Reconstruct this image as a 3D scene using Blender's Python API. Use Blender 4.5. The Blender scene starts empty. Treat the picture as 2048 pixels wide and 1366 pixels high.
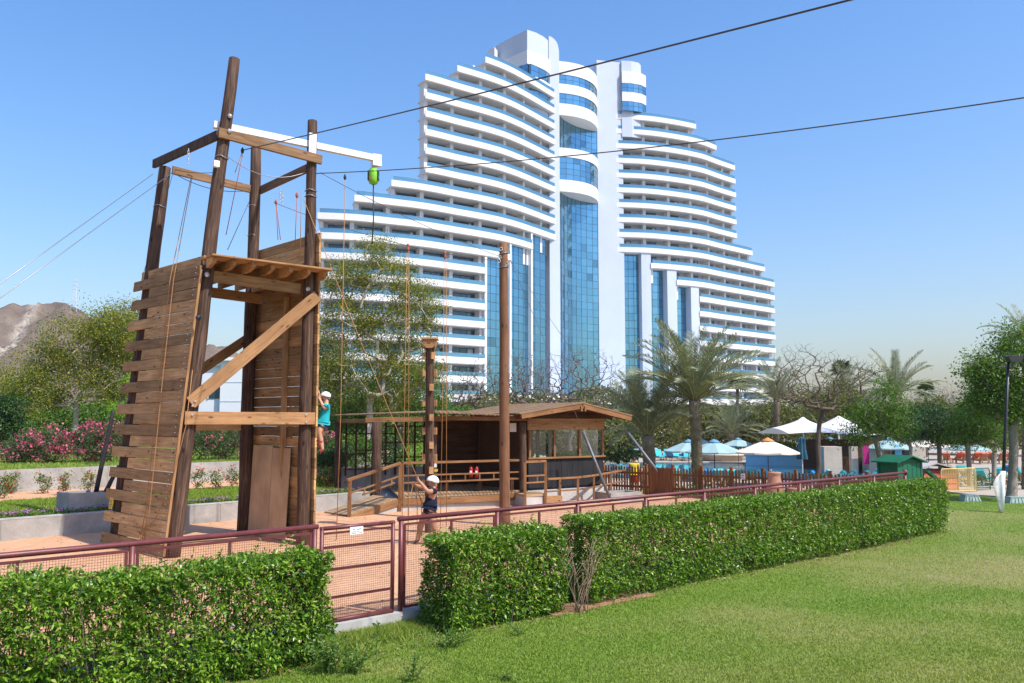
import bpy, bmesh, math, random
import numpy as np
from mathutils import Vector, Matrix, Quaternion

random.seed(7)
RNG = np.random.default_rng(7)
scene = bpy.context.scene
COL = scene.collection

# ------------------------------------------------------------------ camera
FPX, CX, CY, CAMH = 1690.0, 1024.0, 683.0, 3.1
PITCH = math.atan(157.0 / 1690.0)
cam_data = bpy.data.cameras.new('camera')
cam = bpy.data.objects.new('camera', cam_data)
COL.objects.link(cam)
cam.location = (0, 0, CAMH)
cam.rotation_euler = (math.pi / 2 + PITCH, 0, 0)
cam_data.sensor_width = 36.0
cam_data.lens = 36.0 * FPX / 2048.0
cam_data.clip_start = 0.1
cam_data.clip_end = 6000
scene.camera = cam

# ------------------------------------------------------------------ sun and sky
SUN_EL = math.radians(53)
SUN_H = Vector((0.82, -0.57)).normalized()
SUN_DIR = Vector((SUN_H.x * math.cos(SUN_EL), SUN_H.y * math.cos(SUN_EL), math.sin(SUN_EL)))
world = bpy.data.worlds.new('World')
scene.world = world
world.use_nodes = True
wn = world.node_tree.nodes
wl = world.node_tree.links
for n in list(wn):
    wn.remove(n)
w_out = wn.new('ShaderNodeOutputWorld')
w_bg = wn.new('ShaderNodeBackground')
w_sky = wn.new('ShaderNodeTexSky')
w_sky.sky_type = 'NISHITA'
w_sky.sun_disc = False
w_sky.sun_elevation = SUN_EL
w_sky.sun_rotation = math.atan2(SUN_H.x, SUN_H.y)
w_sky.altitude = 0
w_sky.air_density = 1.5
w_sky.dust_density = 2.0
w_sky.ozone_density = 6.0
w_bg.inputs['Strength'].default_value = 0.15
w_hs = wn.new('ShaderNodeHueSaturation')
w_hs.inputs['Saturation'].default_value = 1.2
wl.new(w_sky.outputs[0], w_hs.inputs['Color'])
w_tint = wn.new('ShaderNodeMix')
w_tint.data_type = 'RGBA'
w_tint.blend_type = 'MULTIPLY'
w_tint.inputs[0].default_value = 1.0
w_tint.inputs[7].default_value = (1.01, 0.98, 1.10, 1)
wl.new(w_hs.outputs[0], w_tint.inputs[6])
wl.new(w_tint.outputs[2], w_bg.inputs['Color'])
wl.new(w_bg.outputs[0], w_out.inputs['Surface'])

sun_data = bpy.data.lights.new('sun', 'SUN')
sun_data.energy = 4.75
sun_data.angle = math.radians(0.53)
sun_data.color = (1.0, 0.945, 0.86)
sun = bpy.data.objects.new('sun', sun_data)
COL.objects.link(sun)
sun.rotation_euler = (-SUN_DIR).to_track_quat('-Z', 'Y').to_euler()
sun.location = (30, -20, 40)

scene.view_settings.view_transform = 'Standard'
scene.view_settings.look = 'None'
scene.view_settings.gamma = 1.0
scene.view_settings.exposure = 0.42
scene.view_settings.use_curve_mapping = False
scene.render.engine = 'CYCLES'
scene.cycles.use_denoising = True
scene.cycles.max_bounces = 7
scene.cycles.transparent_max_bounces = 12

# ------------------------------------------------------------------ measuring helpers
_c, _s = math.cos(PITCH), math.sin(PITCH)


def ray(px, py):
    a, b = (px - CX) / FPX, (CY - py) / FPX
    return Vector((a, _c - b * _s, _s + b * _c))


def G(px, py, z=0.0):
    r = ray(px, py)
    t = (z - CAMH) / r.z
    return Vector((r.x * t, r.y * t, z))


def D(px, py, Y):
    r = ray(px, py)
    t = Y / r.y
    return Vector((r.x * t, Y, CAMH + r.z * t))


def RP(px, py, pt, nrm):
    r = ray(px, py)
    o = Vector((0, 0, CAMH))
    t = (Vector(pt) - o).dot(nrm) / r.dot(nrm)
    return o + r * t


def PX(P):
    z = P[2] - CAMH
    dc = P[1] * _c + z * _s
    return CX + FPX * P[0] / dc, CY - FPX * (-P[1] * _s + z * _c) / dc


# ------------------------------------------------------------------ objects
WLOC = {}


def thing(name, loc, label, cat, group=None):
    o = bpy.data.objects.new(name, None)
    o.empty_display_size = 0.2
    COL.objects.link(o)
    o.location = loc
    WLOC[o.name] = Vector(loc)
    tag(o, label, cat, group)
    return o


def tag(o, label=None, cat=None, group=None, kind=None):
    if label:
        o['label'] = label
    if cat:
        o['category'] = cat
    if group:
        o['group'] = group
    if kind:
        o['kind'] = kind
    return o


def link_mesh(me, name, parent=None, wloc=(0, 0, 0), rot=None, scale=None):
    o = bpy.data.objects.new(name, me)
    COL.objects.link(o)
    wloc = Vector(wloc)
    if parent is not None:
        o.parent = parent
        o.location = wloc - WLOC[parent.name]
    else:
        o.location = wloc
    if rot is not None:
        o.rotation_mode = 'QUATERNION' if isinstance(rot, Quaternion) else 'XYZ'
        if isinstance(rot, Quaternion):
            o.rotation_quaternion = rot
        else:
            o.rotation_euler = rot
    if scale is not None:
        o.scale = scale
    WLOC[o.name] = wloc
    return o


def copy_tree(o, parent=None):
    c = o.copy()
    COL.objects.link(c)
    if parent is not None:
        c.parent = parent
    for ch in o.children:
        copy_tree(ch, c)
    return c


def np_mesh(name, V, F, mat=None, smooth=False, midx=None):
    """V (n,3); F list of (m,k) int arrays"""
    V = np.asarray(V, dtype=np.float32)
    if not isinstance(F, list):
        F = [F]
    F = [np.asarray(f, dtype=np.int32) for f in F if len(f)]
    me = bpy.data.meshes.new(name)
    me.vertices.add(len(V))
    me.vertices.foreach_set('co', V.ravel())
    loops = np.concatenate([f.ravel() for f in F])
    starts, tot, off = [], 0, 0
    for f in F:
        m, k = f.shape
        starts.append(off + np.arange(m) * k)
        off += m * k
        tot += m
    me.loops.add(len(loops))
    me.loops.foreach_set('vertex_index', loops)
    me.polygons.add(tot)
    me.polygons.foreach_set('loop_start', np.concatenate(starts).astype(np.int32))
    if midx is not None:
        me.polygons.foreach_set('material_index', np.asarray(midx, dtype=np.int32))
    if smooth:
        me.polygons.foreach_set('use_smooth', np.ones(tot, dtype=bool))
    me.update(calc_edges=True)
    for m in (mat if isinstance(mat, (list, tuple)) else [mat]):
        if m is not None:
            me.materials.append(m)
    return me


class MB:
    """collects shapes into one mesh"""

    def __init__(self):
        self.v, self.f, self.m, self.sm = [], [], [], []
        self.cur = 0
        self.smooth = False

    def add(self, vs, fs):
        b = len(self.v)
        self.v += [Vector(v) for v in vs]
        for f in fs:
            self.f.append([b + i for i in f])
            self.m.append(self.cur)
            self.sm.append(self.smooth)

    def box(self, c, size, ax=None, ay=None, az=None):
        c = Vector(c)
        ax = Vector(ax or (1, 0, 0)); ay = Vector(ay or (0, 1, 0)); az = Vector(az or (0, 0, 1))
        hx, hy, hz = [s / 2 for s in size]
        vs = [c + ax * (sx * hx) + ay * (sy * hy) + az * (sz * hz)
              for sz in (-1, 1) for sy in (-1, 1) for sx in (-1, 1)]
        self.add(vs, [(0, 2, 3, 1), (4, 5, 7, 6), (0, 1, 5, 4), (2, 6, 7, 3), (0, 4, 6, 2), (1, 3, 7, 5)])

    def bar(self, p0, p1, w, t, up=(0, 0, 1)):
        """rectangular bar from p0 to p1, w across 'up', t along the third axis"""
        p0, p1 = Vector(p0), Vector(p1)
        ax = (p1 - p0).normalized()
        up = Vector(up)
        az = (up - ax * up.dot(ax)).normalized()
        ay = az.cross(ax)
        self.box((p0 + p1) / 2, ((p1 - p0).length, t, w), ax, ay, az)

    def tube(self, pts, rad, n=8, cap=True):
        pts = [Vector(p) for p in pts]
        if not isinstance(rad, (list, tuple)):
            rad = [rad] * len(pts)
        b = len(self.v)
        ref = None
        for i, p in enumerate(pts):
            d = (pts[min(i + 1, len(pts) - 1)] - pts[max(i - 1, 0)]).normalized()
            if ref is None:
                ref = Vector((1, 0, 0)) if abs(d.x) < 0.8 else Vector((0, 1, 0))
            x = (ref - d * ref.dot(d)).normalized()
            y = d.cross(x)
            ref = x
            for k in range(n):
                a = 2 * math.pi * k / n
                self.v.append(p + (x * math.cos(a) + y * math.sin(a)) * rad[i])
        sm = n > 4
        for i in range(len(pts) - 1):
            for k in range(n):
                a0 = b + i * n + k
                a1 = b + i * n + (k + 1) % n
                self.f.append([a0, a1, a1 + n, a0 + n]); self.m.append(self.cur); self.sm.append(sm)
        if cap:
            self.f.append([b + k for k in range(n)][::-1]); self.m.append(self.cur); self.sm.append(False)
            e = b + (len(pts) - 1) * n
            self.f.append([e + k for k in range(n)]); self.m.append(self.cur); self.sm.append(False)

    def lathe(self, c, prof, n=16, cap=True):
        """prof: list of (r, z)"""
        c = Vector(c)
        b = len(self.v)
        for r, z in prof:
            for k in range(n):
                a = 2 * math.pi * k / n
                self.v.append(c + Vector((r * math.cos(a), r * math.sin(a), z)))
        for i in range(len(prof) - 1):
            for k in range(n):
                a0 = b + i * n + k
                a1 = b + i * n + (k + 1) % n
                self.f.append([a0, a1, a1 + n, a0 + n]); self.m.append(self.cur); self.sm.append(True)
        if cap:
            self.f.append([b + k for k in range(n)][::-1]); self.m.append(self.cur); self.sm.append(False)
            e = b + (len(prof) - 1) * n
            self.f.append([e + k for k in range(n)]); self.m.append(self.cur); self.sm.append(False)

    def prism(self, poly, z0, z1):
        """vertical prism over a ccw xy polygon"""
        n = len(poly)
        vs = [Vector((p[0], p[1], z0)) for p in poly] + [Vector((p[0], p[1], z1)) for p in poly]
        fs = [tuple(range(n))[::-1], tuple(range(n, 2 * n))]
        for i in range(n):
            j = (i + 1) % n
            fs.append((i, j, n + j, n + i))
        self.add(vs, fs)

    def quad(self, a, b, c, d):
        self.add([a, b, c, d], [(0, 1, 2, 3)])

    def mesh(self, name, mat, origin):
        me = bpy.data.meshes.new(name)
        me.from_pydata([v - origin for v in self.v], [], self.f)
        me.polygons.foreach_set('material_index', self.m)
        me.polygons.foreach_set('use_smooth', self.sm)
        for m in (mat if isinstance(mat, (list, tuple)) else [mat]):
            me.materials.append(m)
        me.update()
        return me

    def build(self, name, mat, parent=None, origin=None):
        if origin is None:
            lo = Vector([min(v[i] for v in self.v) for i in range(3)])
            hi = Vector([max(v[i] for v in self.v) for i in range(3)])
            origin = (lo + hi) / 2
            if parent is None:
                origin.z = lo.z
        origin = Vector(origin)
        return link_mesh(self.mesh(name, mat, origin), name, parent, origin)


def frame_quat(ax, az_hint):
    ax = Vector(ax).normalized()
    h = Vector(az_hint)
    az = (h - ax * h.dot(ax)).normalized()
    ay = az.cross(ax)
    return Matrix((ax, ay, az)).transposed().to_quaternion()


_plank_cache = {}


def plank(name, p0, p1, w, t, mat, parent, up=(0, 0, 1), bevel=0.006):
    """sawn board p0->p1: w along 'up', t across; local X is the grain"""
    p0, p1 = Vector(p0), Vector(p1)
    L = (p1 - p0).length
    key = (round(L, 3), round(w, 3), round(t, 3), mat.name, bevel)
    me = _plank_cache.get(key)
    if me is None:
        b = bevel
        sec = [(-t / 2 + b, -w / 2), (t / 2 - b, -w / 2), (t / 2, -w / 2 + b), (t / 2, w / 2 - b),
               (t / 2 - b, w / 2), (-t / 2 + b, w / 2), (-t / 2, w / 2 - b), (-t / 2, -w / 2 + b)]
        vs = [(-L / 2, y, z) for y, z in sec] + [(L / 2, y, z) for y, z in sec]
        fs = [tuple(range(8))[::-1], tuple(range(8, 16))] + [(i, (i + 1) % 8, 8 + (i + 1) % 8, 8 + i) for i in range(8)]
        me = bpy.data.meshes.new(name)
        me.from_pydata(vs, [], fs)
        me.materials.append(mat)
        me.update()
        _plank_cache[key] = me
    return link_mesh(me, name, parent, (p0 + p1) / 2, frame_quat(p1 - p0, up))


def log(name, p0, p1, r0, r1, mat, parent=None, n=16, rings=10, wob=0.012):
    """round timber, local Z along the grain"""
    p0, p1 = Vector(p0), Vector(p1)
    L = (p1 - p0).length
    rs = random.Random(hash((round(p0.x, 2), round(p0.y, 2))) & 0xffff)
    ox = [0.0] * (rings + 1)
    oy = [0.0] * (rings + 1)
    for i in range(1, rings):
        ox[i] = ox[i - 1] * 0.6 + rs.uniform(-wob, wob)
        oy[i] = oy[i - 1] * 0.6 + rs.uniform(-wob, wob)
    mb = MB()
    pts = [Vector((ox[i], oy[i], L * i / rings)) for i in range(rings + 1)]
    rad = [(r0 + (r1 - r0) * i / rings) * (1 + rs.uniform(-.02, .02)) for i in range(rings + 1)]
    pts.append(Vector((0, 0, L + 0.012))); rad.append(r1 * 0.86)
    mb.tube(pts, rad, n)
    me = mb.mesh(name, mat, Vector((0, 0, 0)))
    q = Vector((0, 0, 1)).rotation_difference((p1 - p0).normalized())
    o = link_mesh(me, name, parent, p0, q)
    return o


def washer(p, nrm, parent, r=0.055, mat=None):
    key = ('washer', r)
    me = _plank_cache.get(key)
    if me is None:
        mb = MB()
        mb.lathe((0, 0, 0), [(r, 0), (r, .012), (r * .45, .014), (r * .42, .035), (0.004, .04)], 12)
        me = mb.mesh('washer', M['galv'], Vector((0, 0, 0)))
        _plank_cache[key] = me
    return link_mesh(me, 'washer', parent, p, Vector((0, 0, 1)).rotation_difference(Vector(nrm)))


# ------------------------------------------------------------------ materials
M = {}


def new_mat(name):
    m = bpy.data.materials.new(name)
    m.use_nodes = True
    nt = m.node_tree
    bsdf = nt.nodes.get('Principled BSDF')
    M[name] = m
    return m, nt, bsdf


def N(nt, kind, **kw):
    n = nt.nodes.new(kind)
    for k, v in kw.items():
        if k.startswith('i_'):
            key = k[2:]
            key = int(key) if key.isdigit() else key.replace('_', ' ')
            n.inputs[key].default_value = v
        else:
            setattr(n, k, v)
    return n


def ramp(nt, fac, stops, interp='LINEAR'):
    r = nt.nodes.new('ShaderNodeValToRGB')
    r.color_ramp.interpolation = interp
    el = r.color_ramp.elements
    while len(el) > 1:
        el.remove(el[-1])
    el[0].position = stops[0][0]
    el[0].color = tuple(stops[0][1]) + (1,)
    for p, c in stops[1:]:
        e = el.new(p)
        e.color = tuple(c) + (1,)
    nt.links.new(fac, r.inputs[0])
    return r.outputs[0]


def mixc(nt, fac, a, b, mode='MIX'):
    m = nt.nodes.new('ShaderNodeMix')
    m.data_type = 'RGBA'
    m.blend_type = mode
    for sock, v in ((m.inputs[0], fac), (m.inputs[6], a), (m.inputs[7], b)):
        if hasattr(v, 'is_linked') or hasattr(v, 'links'):
            nt.links.new(v, sock)
        elif isinstance(v, (int, float)):
            sock.default_value = v
        else:
            sock.default_value = tuple(v) + (1,)
    return m.outputs[2]


def coords(nt, kind='Object', scale=(1, 1, 1), rnd=False):
    tc = nt.nodes.new('ShaderNodeTexCoord')
    mp = nt.nodes.new('ShaderNodeMapping')
    mp.inputs['Scale'].default_value = scale
    nt.links.new(tc.outputs[kind], mp.inputs[0])
    if rnd:
        oi = nt.nodes.new('ShaderNodeObjectInfo')
        mul = nt.nodes.new('ShaderNodeMath'); mul.operation = 'MULTIPLY'; mul.inputs[1].default_value = 37.0
        nt.links.new(oi.outputs['Random'], mul.inputs[0])
        cb = nt.nodes.new('ShaderNodeCombineXYZ')
        for i in range(3):
            nt.links.new(mul.outputs[0], cb.inputs[i])
        nt.links.new(cb.outputs[0], mp.inputs['Location'])
    return mp.outputs[0]


def noise(nt, vec, scale, detail=4, rough=0.55, dist=0.0):
    n = nt.nodes.new('ShaderNodeTexNoise')
    n.inputs['Scale'].default_value = scale
    n.inputs['Detail'].default_value = detail
    n.inputs['Roughness'].default_value = rough
    n.inputs['Distortion'].default_value = dist
    nt.links.new(vec, n.inputs['Vector'])
    return n.outputs['Fac']


def bump(nt, bsdf, h, strength=0.3, dist=0.02):
    b = nt.nodes.new('ShaderNodeBump')
    b.inputs['Strength'].default_value = strength
    b.inputs['Distance'].default_value = dist
    nt.links.new(h, b.inputs['Height'])
    nt.links.new(b.outputs[0], bsdf.inputs['Normal'])


def simple(name, c1, c2=None, rough=0.6, scale=3.0, spec=0.4, metal=0.0, bmp=0.0, bscale=None, coord='Object', det=5):
    m, nt, b = new_mat(name)
    b.inputs['Roughness'].default_value = rough
    b.inputs['Specular IOR Level'].default_value = spec
    b.inputs['Metallic'].default_value = metal
    vec = coords(nt, coord)
    if c2 is None:
        c2 = tuple(x * 0.82 for x in c1)
    f = noise(nt, vec, scale, det, 0.6)
    col = ramp(nt, f, [(0.3, c2), (0.7, c1)])
    nt.links.new(col, b.inputs['Base Color'])
    if bmp:
        bump(nt, b, noise(nt, vec, bscale or scale * 6, 4), bmp, 0.02)
    return m


def wood(name, dark, mid, light, axis='X', rough=0.75, knots=True, vary=0.35, bmp=0.35):
    """sawn or round timber: grain along a local axis, knots, a shade for each piece"""
    m, nt, b = new_mat(name)
    b.inputs['Roughness'].default_value = rough
    b.inputs['Specular IOR Level'].default_value = 0.25
    sc = {'X': (0.9, 14, 14), 'Z': (16, 16, 0.8)}[axis]
    vec = coords(nt, 'Object', sc, rnd=True)
    g = noise(nt, vec, 1.6, 6, 0.65, 0.6)
    col = ramp(nt, g, [(0.25, dark), (0.5, mid), (0.75, light)])
    vec2 = coords(nt, 'Object', (1, 1, 1), rnd=True)
    big = noise(nt, vec2, 1.3, 3, 0.5)
    col = mixc(nt, 0.55, col, ramp(nt, big, [(0.3, (0.45, 0.42, 0.40)), (0.7, (1.0, 1.0, 1.0))]), 'MULTIPLY')
    if knots:
        vk = coords(nt, 'Object', {'X': (2.2, 6, 6), 'Z': (5, 5, 2.0)}[axis], rnd=True)
        vo = nt.nodes.new('ShaderNodeTexVoronoi')
        vo.inputs['Scale'].default_value = 1.0
        nt.links.new(vk, vo.inputs['Vector'])
        kf = ramp(nt, vo.outputs['Distance'], [(0.06, (1, 1, 1)), (0.20, (0, 0, 0))])
        col = mixc(nt, kf, col, tuple(x * 0.35 for x in dark))
    oi = nt.nodes.new('ShaderNodeObjectInfo')
    hs = nt.nodes.new('ShaderNodeHueSaturation')
    mr = nt.nodes.new('ShaderNodeMapRange')
    mr.inputs['To Min'].default_value = 1 - vary
    mr.inputs['To Max'].default_value = 1 + vary
    nt.links.new(oi.outputs['Random'], mr.inputs['Value'])
    nt.links.new(mr.outputs[0], hs.inputs['Value'])
    nt.links.new(col, hs.inputs['Color'])
    nt.links.new(hs.outputs[0], b.inputs['Base Color'])
    bump(nt, b, g, bmp, 0.01)
    return m


def leaf_mat(name, stops, trans=0.3, rough=0.45, tcol=None, spec=0.35):
    """foliage: every leaf (mesh island) takes its own shade"""
    m, nt, b = new_mat(name)
    geo = nt.nodes.new('ShaderNodeNewGeometry')
    col = ramp(nt, geo.outputs['Random Per Island'], stops)
    b.inputs['Roughness'].default_value = rough
    b.inputs['Specular IOR Level'].default_value = spec
    nt.links.new(col, b.inputs['Base Color'])
    tr = nt.nodes.new('ShaderNodeBsdfTranslucent')
    tc = mixc(nt, 1.0, col, tcol or (1.0, 1.25, 0.45), 'MULTIPLY')
    nt.links.new(tc, tr.inputs['Color'])
    mx = nt.nodes.new('ShaderNodeMixShader')
    mx.inputs[0].default_value = trans
    nt.links.new(b.outputs[0], mx.inputs[1])
    nt.links.new(tr.outputs[0], mx.inputs[2])
    nt.links.new(mx.outputs[0], nt.nodes['Material Output'].inputs['Surface'])
    return m


wood('plank_wood', (0.22, 0.115, 0.045), (0.44, 0.255, 0.108), (0.60, 0.38, 0.18), 'X', vary=0.42)
wood('fresh_wood', (0.22, 0.11, 0.045), (0.38, 0.205, 0.09), (0.48, 0.285, 0.135), 'X', vary=0.14)
wood('rail_wood', (0.15, 0.070, 0.028), (0.26, 0.130, 0.055), (0.34, 0.185, 0.082), 'X', vary=0.15)
wood('picket_wood', (0.13, 0.05, 0.02), (0.22, 0.09, 0.035), (0.30, 0.135, 0.055), 'X', vary=0.25, knots=False)
wood('log_wood', (0.022, 0.012, 0.008), (0.080, 0.044, 0.028), (0.22, 0.140, 0.094), 'Z', vary=0.15, bmp=0.8)
wood('pole_wood', (0.10, 0.045, 0.022), (0.19, 0.09, 0.045), (0.27, 0.14, 0.075), 'Z', vary=0.1, bmp=0.5)
wood('beam_wood', (0.11, 0.058, 0.028), (0.21, 0.120, 0.060), (0.30, 0.185, 0.095), 'X', vary=0.2)
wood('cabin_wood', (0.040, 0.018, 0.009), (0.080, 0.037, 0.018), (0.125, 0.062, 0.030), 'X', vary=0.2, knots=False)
wood('roof_wood', (0.15, 0.092, 0.050), (0.23, 0.145, 0.080), (0.30, 0.20, 0.115), 'X', vary=0.2, knots=False)
wood('deck_wood', (0.26, 0.16, 0.085), (0.38, 0.25, 0.14), (0.46, 0.32, 0.19), 'X', vary=0.12, knots=False)
wood('plywood', (0.58, 0.36, 0.20), (0.65, 0.43, 0.25), (0.70, 0.48, 0.29), 'Z', vary=0.05, knots=False, bmp=0.1)
wood('black_board', (0.012, 0.012, 0.014), (0.020, 0.020, 0.022), (0.035, 0.034, 0.036), 'Z', vary=0.15, knots=False)
simple('galv', (0.62, 0.63, 0.64), (0.45, 0.46, 0.47), 0.35, 8, 0.5, 0.6)
simple('white_steel', (0.78, 0.79, 0.80), (0.70, 0.71, 0.72), 0.35, 5)
simple('red_paint', (0.155, 0.036, 0.036), (0.105, 0.024, 0.024), 0.42, 4.0, 0.45, bmp=0.06, bscale=40)
simple('mesh_wire', (0.14, 0.05, 0.04), (0.08, 0.03, 0.025), 0.5, 9)
simple('cable', (0.075, 0.058, 0.048), (0.05, 0.04, 0.035), 0.45, 20, 0.5, 0.3)
simple('steel_wire', (0.30, 0.30, 0.31), (0.20, 0.20, 0.21), 0.4, 20, 0.5, 0.6)
simple('rope', (0.42, 0.22, 0.085), (0.28, 0.13, 0.045), 0.85, 60)
simple('rope_red', (0.42, 0.13, 0.07), (0.28, 0.07, 0.04), 0.85, 60)
simple('dark_metal', (0.05, 0.05, 0.055), (0.03, 0.03, 0.033), 0.5, 12, 0.4, 0.3)
simple('tar_pole', (0.032, 0.031, 0.034), (0.018, 0.017, 0.02), 0.55, 6, bmp=0.3)
simple('grey_pole', (0.17, 0.175, 0.185), (0.10, 0.105, 0.11), 0.5, 5, 0.4, 0.2)
simple('plastic_white', (0.80, 0.80, 0.79), (0.74, 0.74, 0.73), 0.3, 6)
simple('yellow_sign', (0.70, 0.46, 0.05), (0.62, 0.40, 0.04), 0.5, 9)
simple('black_paint', (0.012, 0.012, 0.013), (0.02, 0.02, 0.021), 0.4, 9)
simple('sign_ink', (0.05, 0.06, 0.08), (0.03, 0.04, 0.06), 0.6, 9)
simple('device_green', (0.20, 0.52, 0.03), (0.16, 0.44, 0.02), 0.35, 6)
simple('strap_teal', (0.02, 0.36, 0.34), (0.02, 0.28, 0.27), 0.7, 20)


def concrete(name, a, b_, sc=1.1):
    m, nt, b = new_mat(name)
    b.inputs['Roughness'].default_value = 0.9
    b.inputs['Specular IOR Level'].default_value = 0.2
    vec = coords(nt, 'Object')
    n1 = noise(nt, vec, sc, 6, 0.65, 0.3)
    n2 = noise(nt, vec, sc * 14, 4, 0.6)
    col = ramp(nt, n1, [(0.28, b_), (0.62, a), (0.85, tuple(x * 1.08 for x in a))])
    col = mixc(nt, 0.35, col, ramp(nt, n2, [(0.3, (0.7, 0.7, 0.7)), (0.7, (1, 1, 1))]), 'MULTIPLY')
    nt.links.new(col, b.inputs['Base Color'])
    bump(nt, b, n2, 0.35, 0.012)
    return m


concrete('concrete', (0.40, 0.375, 0.345), (0.22, 0.205, 0.19))
concrete('plinth', (0.48, 0.465, 0.44), (0.34, 0.325, 0.305), 0.7)
concrete('kerb', (0.44, 0.43, 0.41), (0.28, 0.27, 0.25), 2.0)

# ================================================================== GROUND
def vnoise(x, y, seed=0):
    """smooth value noise"""
    x = np.asarray(x, float); y = np.asarray(y, float)
    xi, yi = np.floor(x).astype(np.int64), np.floor(y).astype(np.int64)
    xf, yf = x - xi, y - yi

    def h(a, b):
        n = (a * 374761393 + b * 668265263 + seed * 1274126177) & 0x7fffffff
        n = ((n ^ (n >> 13)) * 1274126177) & 0x7fffffff
        return ((n ^ (n >> 16)) & 0xffff) / 65535.0
    u, v = xf * xf * (3 - 2 * xf), yf * yf * (3 - 2 * yf)
    return (h(xi, yi) * (1 - u) + h(xi + 1, yi) * u) * (1 - v) + (h(xi, yi + 1) * (1 - u) + h(xi + 1, yi + 1) * u) * v


def fbm(x, y, seed=0, octv=4):
    r, a, t = 0, 1.0, 0
    for i in range(octv):
        r = r + a * vnoise(x * 2 ** i, y * 2 ** i, seed + i * 17)
        t += a
        a *= 0.5
    return r / t - 0.5


# fence line frame: s along it to the right and away, t towards the lawn
FA = Vector((-6.05, 10.18, 0))
FD = Vector((18.08, 15.94, 0)).normalized()
FN = Vector((FD.y, -FD.x, 0))
FEND = 24.1


def ST(s, t, z=0.0):
    return FA + FD * s + FN * t + Vector((0, 0, z))


def grid_mesh(name, s, t, zf, keep, mat):
    S, T = np.meshgrid(s, t, indexing='ij')
    X = FA.x + FD.x * S + FN.x * T
    Y = FA.y + FD.y * S + FN.y * T
    Z = zf(X, Y, S, T)
    n, m = S.shape
    idx = np.arange(n * m).reshape(n, m)
    a, b, c, d = idx[:-1, :-1], idx[1:, :-1], idx[1:, 1:], idx[:-1, 1:]
    k = keep(X, Y, S, T)
    kk = k[:-1, :-1] & k[1:, :-1] & k[1:, 1:] & k[:-1, 1:]
    F = np.stack([a[kk], d[kk], c[kk], b[kk]], axis=1)
    V = np.stack([X, Y, Z], axis=-1).reshape(-1, 3)
    used = np.unique(F)
    rem = -np.ones(n * m, int)
    rem[used] = np.arange(len(used))
    me = np_mesh(name, V[used], rem[F], mat, smooth=True)
    return link_mesh(me, name)


def lawn_z(X, Y):
    return -0.2 + 0.10 * fbm(X * 0.22, Y * 0.22, 3, 3)


def lawn_keep(X, Y, S, T):
    return ((T > 0.0) | (S > FEND + 1.2)) & (Y < 41) & (Y > 2.0)


# dryness is a matter of the place (thin, scuffed turf), shared by soil and blades
def lawn_dry(X, Y):
    d = fbm(X * 0.16 + 3.1, Y * 0.30, 21, 4) * 1.7 + 0.36 * fbm(X * 1.1, Y * 1.1, 5, 3)
    for (cx, cy, rx, ry, k) in ((4.1, 14.9, 1.5, 0.8, 0.5), (5.3, 13.6, 2.6, 0.9, 0.22), (9.8, 18.0, 3.0, 1.3, 0.45), (-1.5, 11.6, 1.2, .7, .5),
                                (8.6, 15.4, 2.2, .8, .25), (3.0, 11.2, 2.5, .6, .15)):
        d = d + k * np.exp(-((X - cx) / rx) ** 2 - ((Y - cy) / ry) ** 2)
    return np.clip(d * 1.15 + 0.12, 0, 1)


def sand_mat():
    m, nt, b = new_mat('sand')
    b.inputs['Roughness'].default_value = 0.95
    b.inputs['Specular IOR Level'].default_value = 0.1
    vec = coords(nt, 'Object')
    n1 = noise(nt, vec, 0.5, 5, 0.6)
    n2 = noise(nt, vec, 6.0, 5, 0.6)
    n3 = noise(nt, vec, 60.0, 3, 0.6)
    col = ramp(nt, n1, [(0.3, (0.52, 0.290, 0.165)), (0.7, (0.61, 0.365, 0.220))])
    col = mixc(nt, 0.5, col, ramp(nt, n2, [(0.3, (0.80, 0.76, 0.72)), (0.65, (1.0, 1.0, 1.0))]), 'MULTIPLY')
    col = mixc(nt, 0.35, col, ramp(nt, n3, [(0.3, (0.75, 0.75, 0.75)), (0.7, (1, 1, 1))]), 'MULTIPLY')
    nt.links.new(col, b.inputs['Base Color'])
    n4 = noise(nt, vec, 2.2, 4, 0.55)
    ad = nt.nodes.new('ShaderNodeMath'); ad.operation = 'MULTIPLY_ADD'; ad.inputs[1].default_value = 0.45
    nt.links.new(n2, ad.inputs[0]); nt.links.new(n4, ad.inputs[2])
    bump(nt, b, ad.outputs[0], 0.9, 0.09)
    return m


def soil_mat(name, a, b_, sc=2.0, bs=0.6):
    m, nt, b = new_mat(name)
    b.inputs['Roughness'].default_value = 0.95
    b.inputs['Specular IOR Level'].default_value = 0.1
    vec = coords(nt, 'Object')
    n1 = noise(nt, vec, sc, 6, 0.65)
    n2 = noise(nt, vec, sc * 12, 4, 0.6)
    col = ramp(nt, n1, [(0.3, b_), (0.7, a)])
    col = mixc(nt, 0.5, col, ramp(nt, n2, [(0.25, (0.55, 0.55, 0.55)), (0.7, (1, 1, 1))]), 'MULTIPLY')
    nt.links.new(col, b.inputs['Base Color'])
    bump(nt, b, n2, bs, 0.03)
    return m


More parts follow.
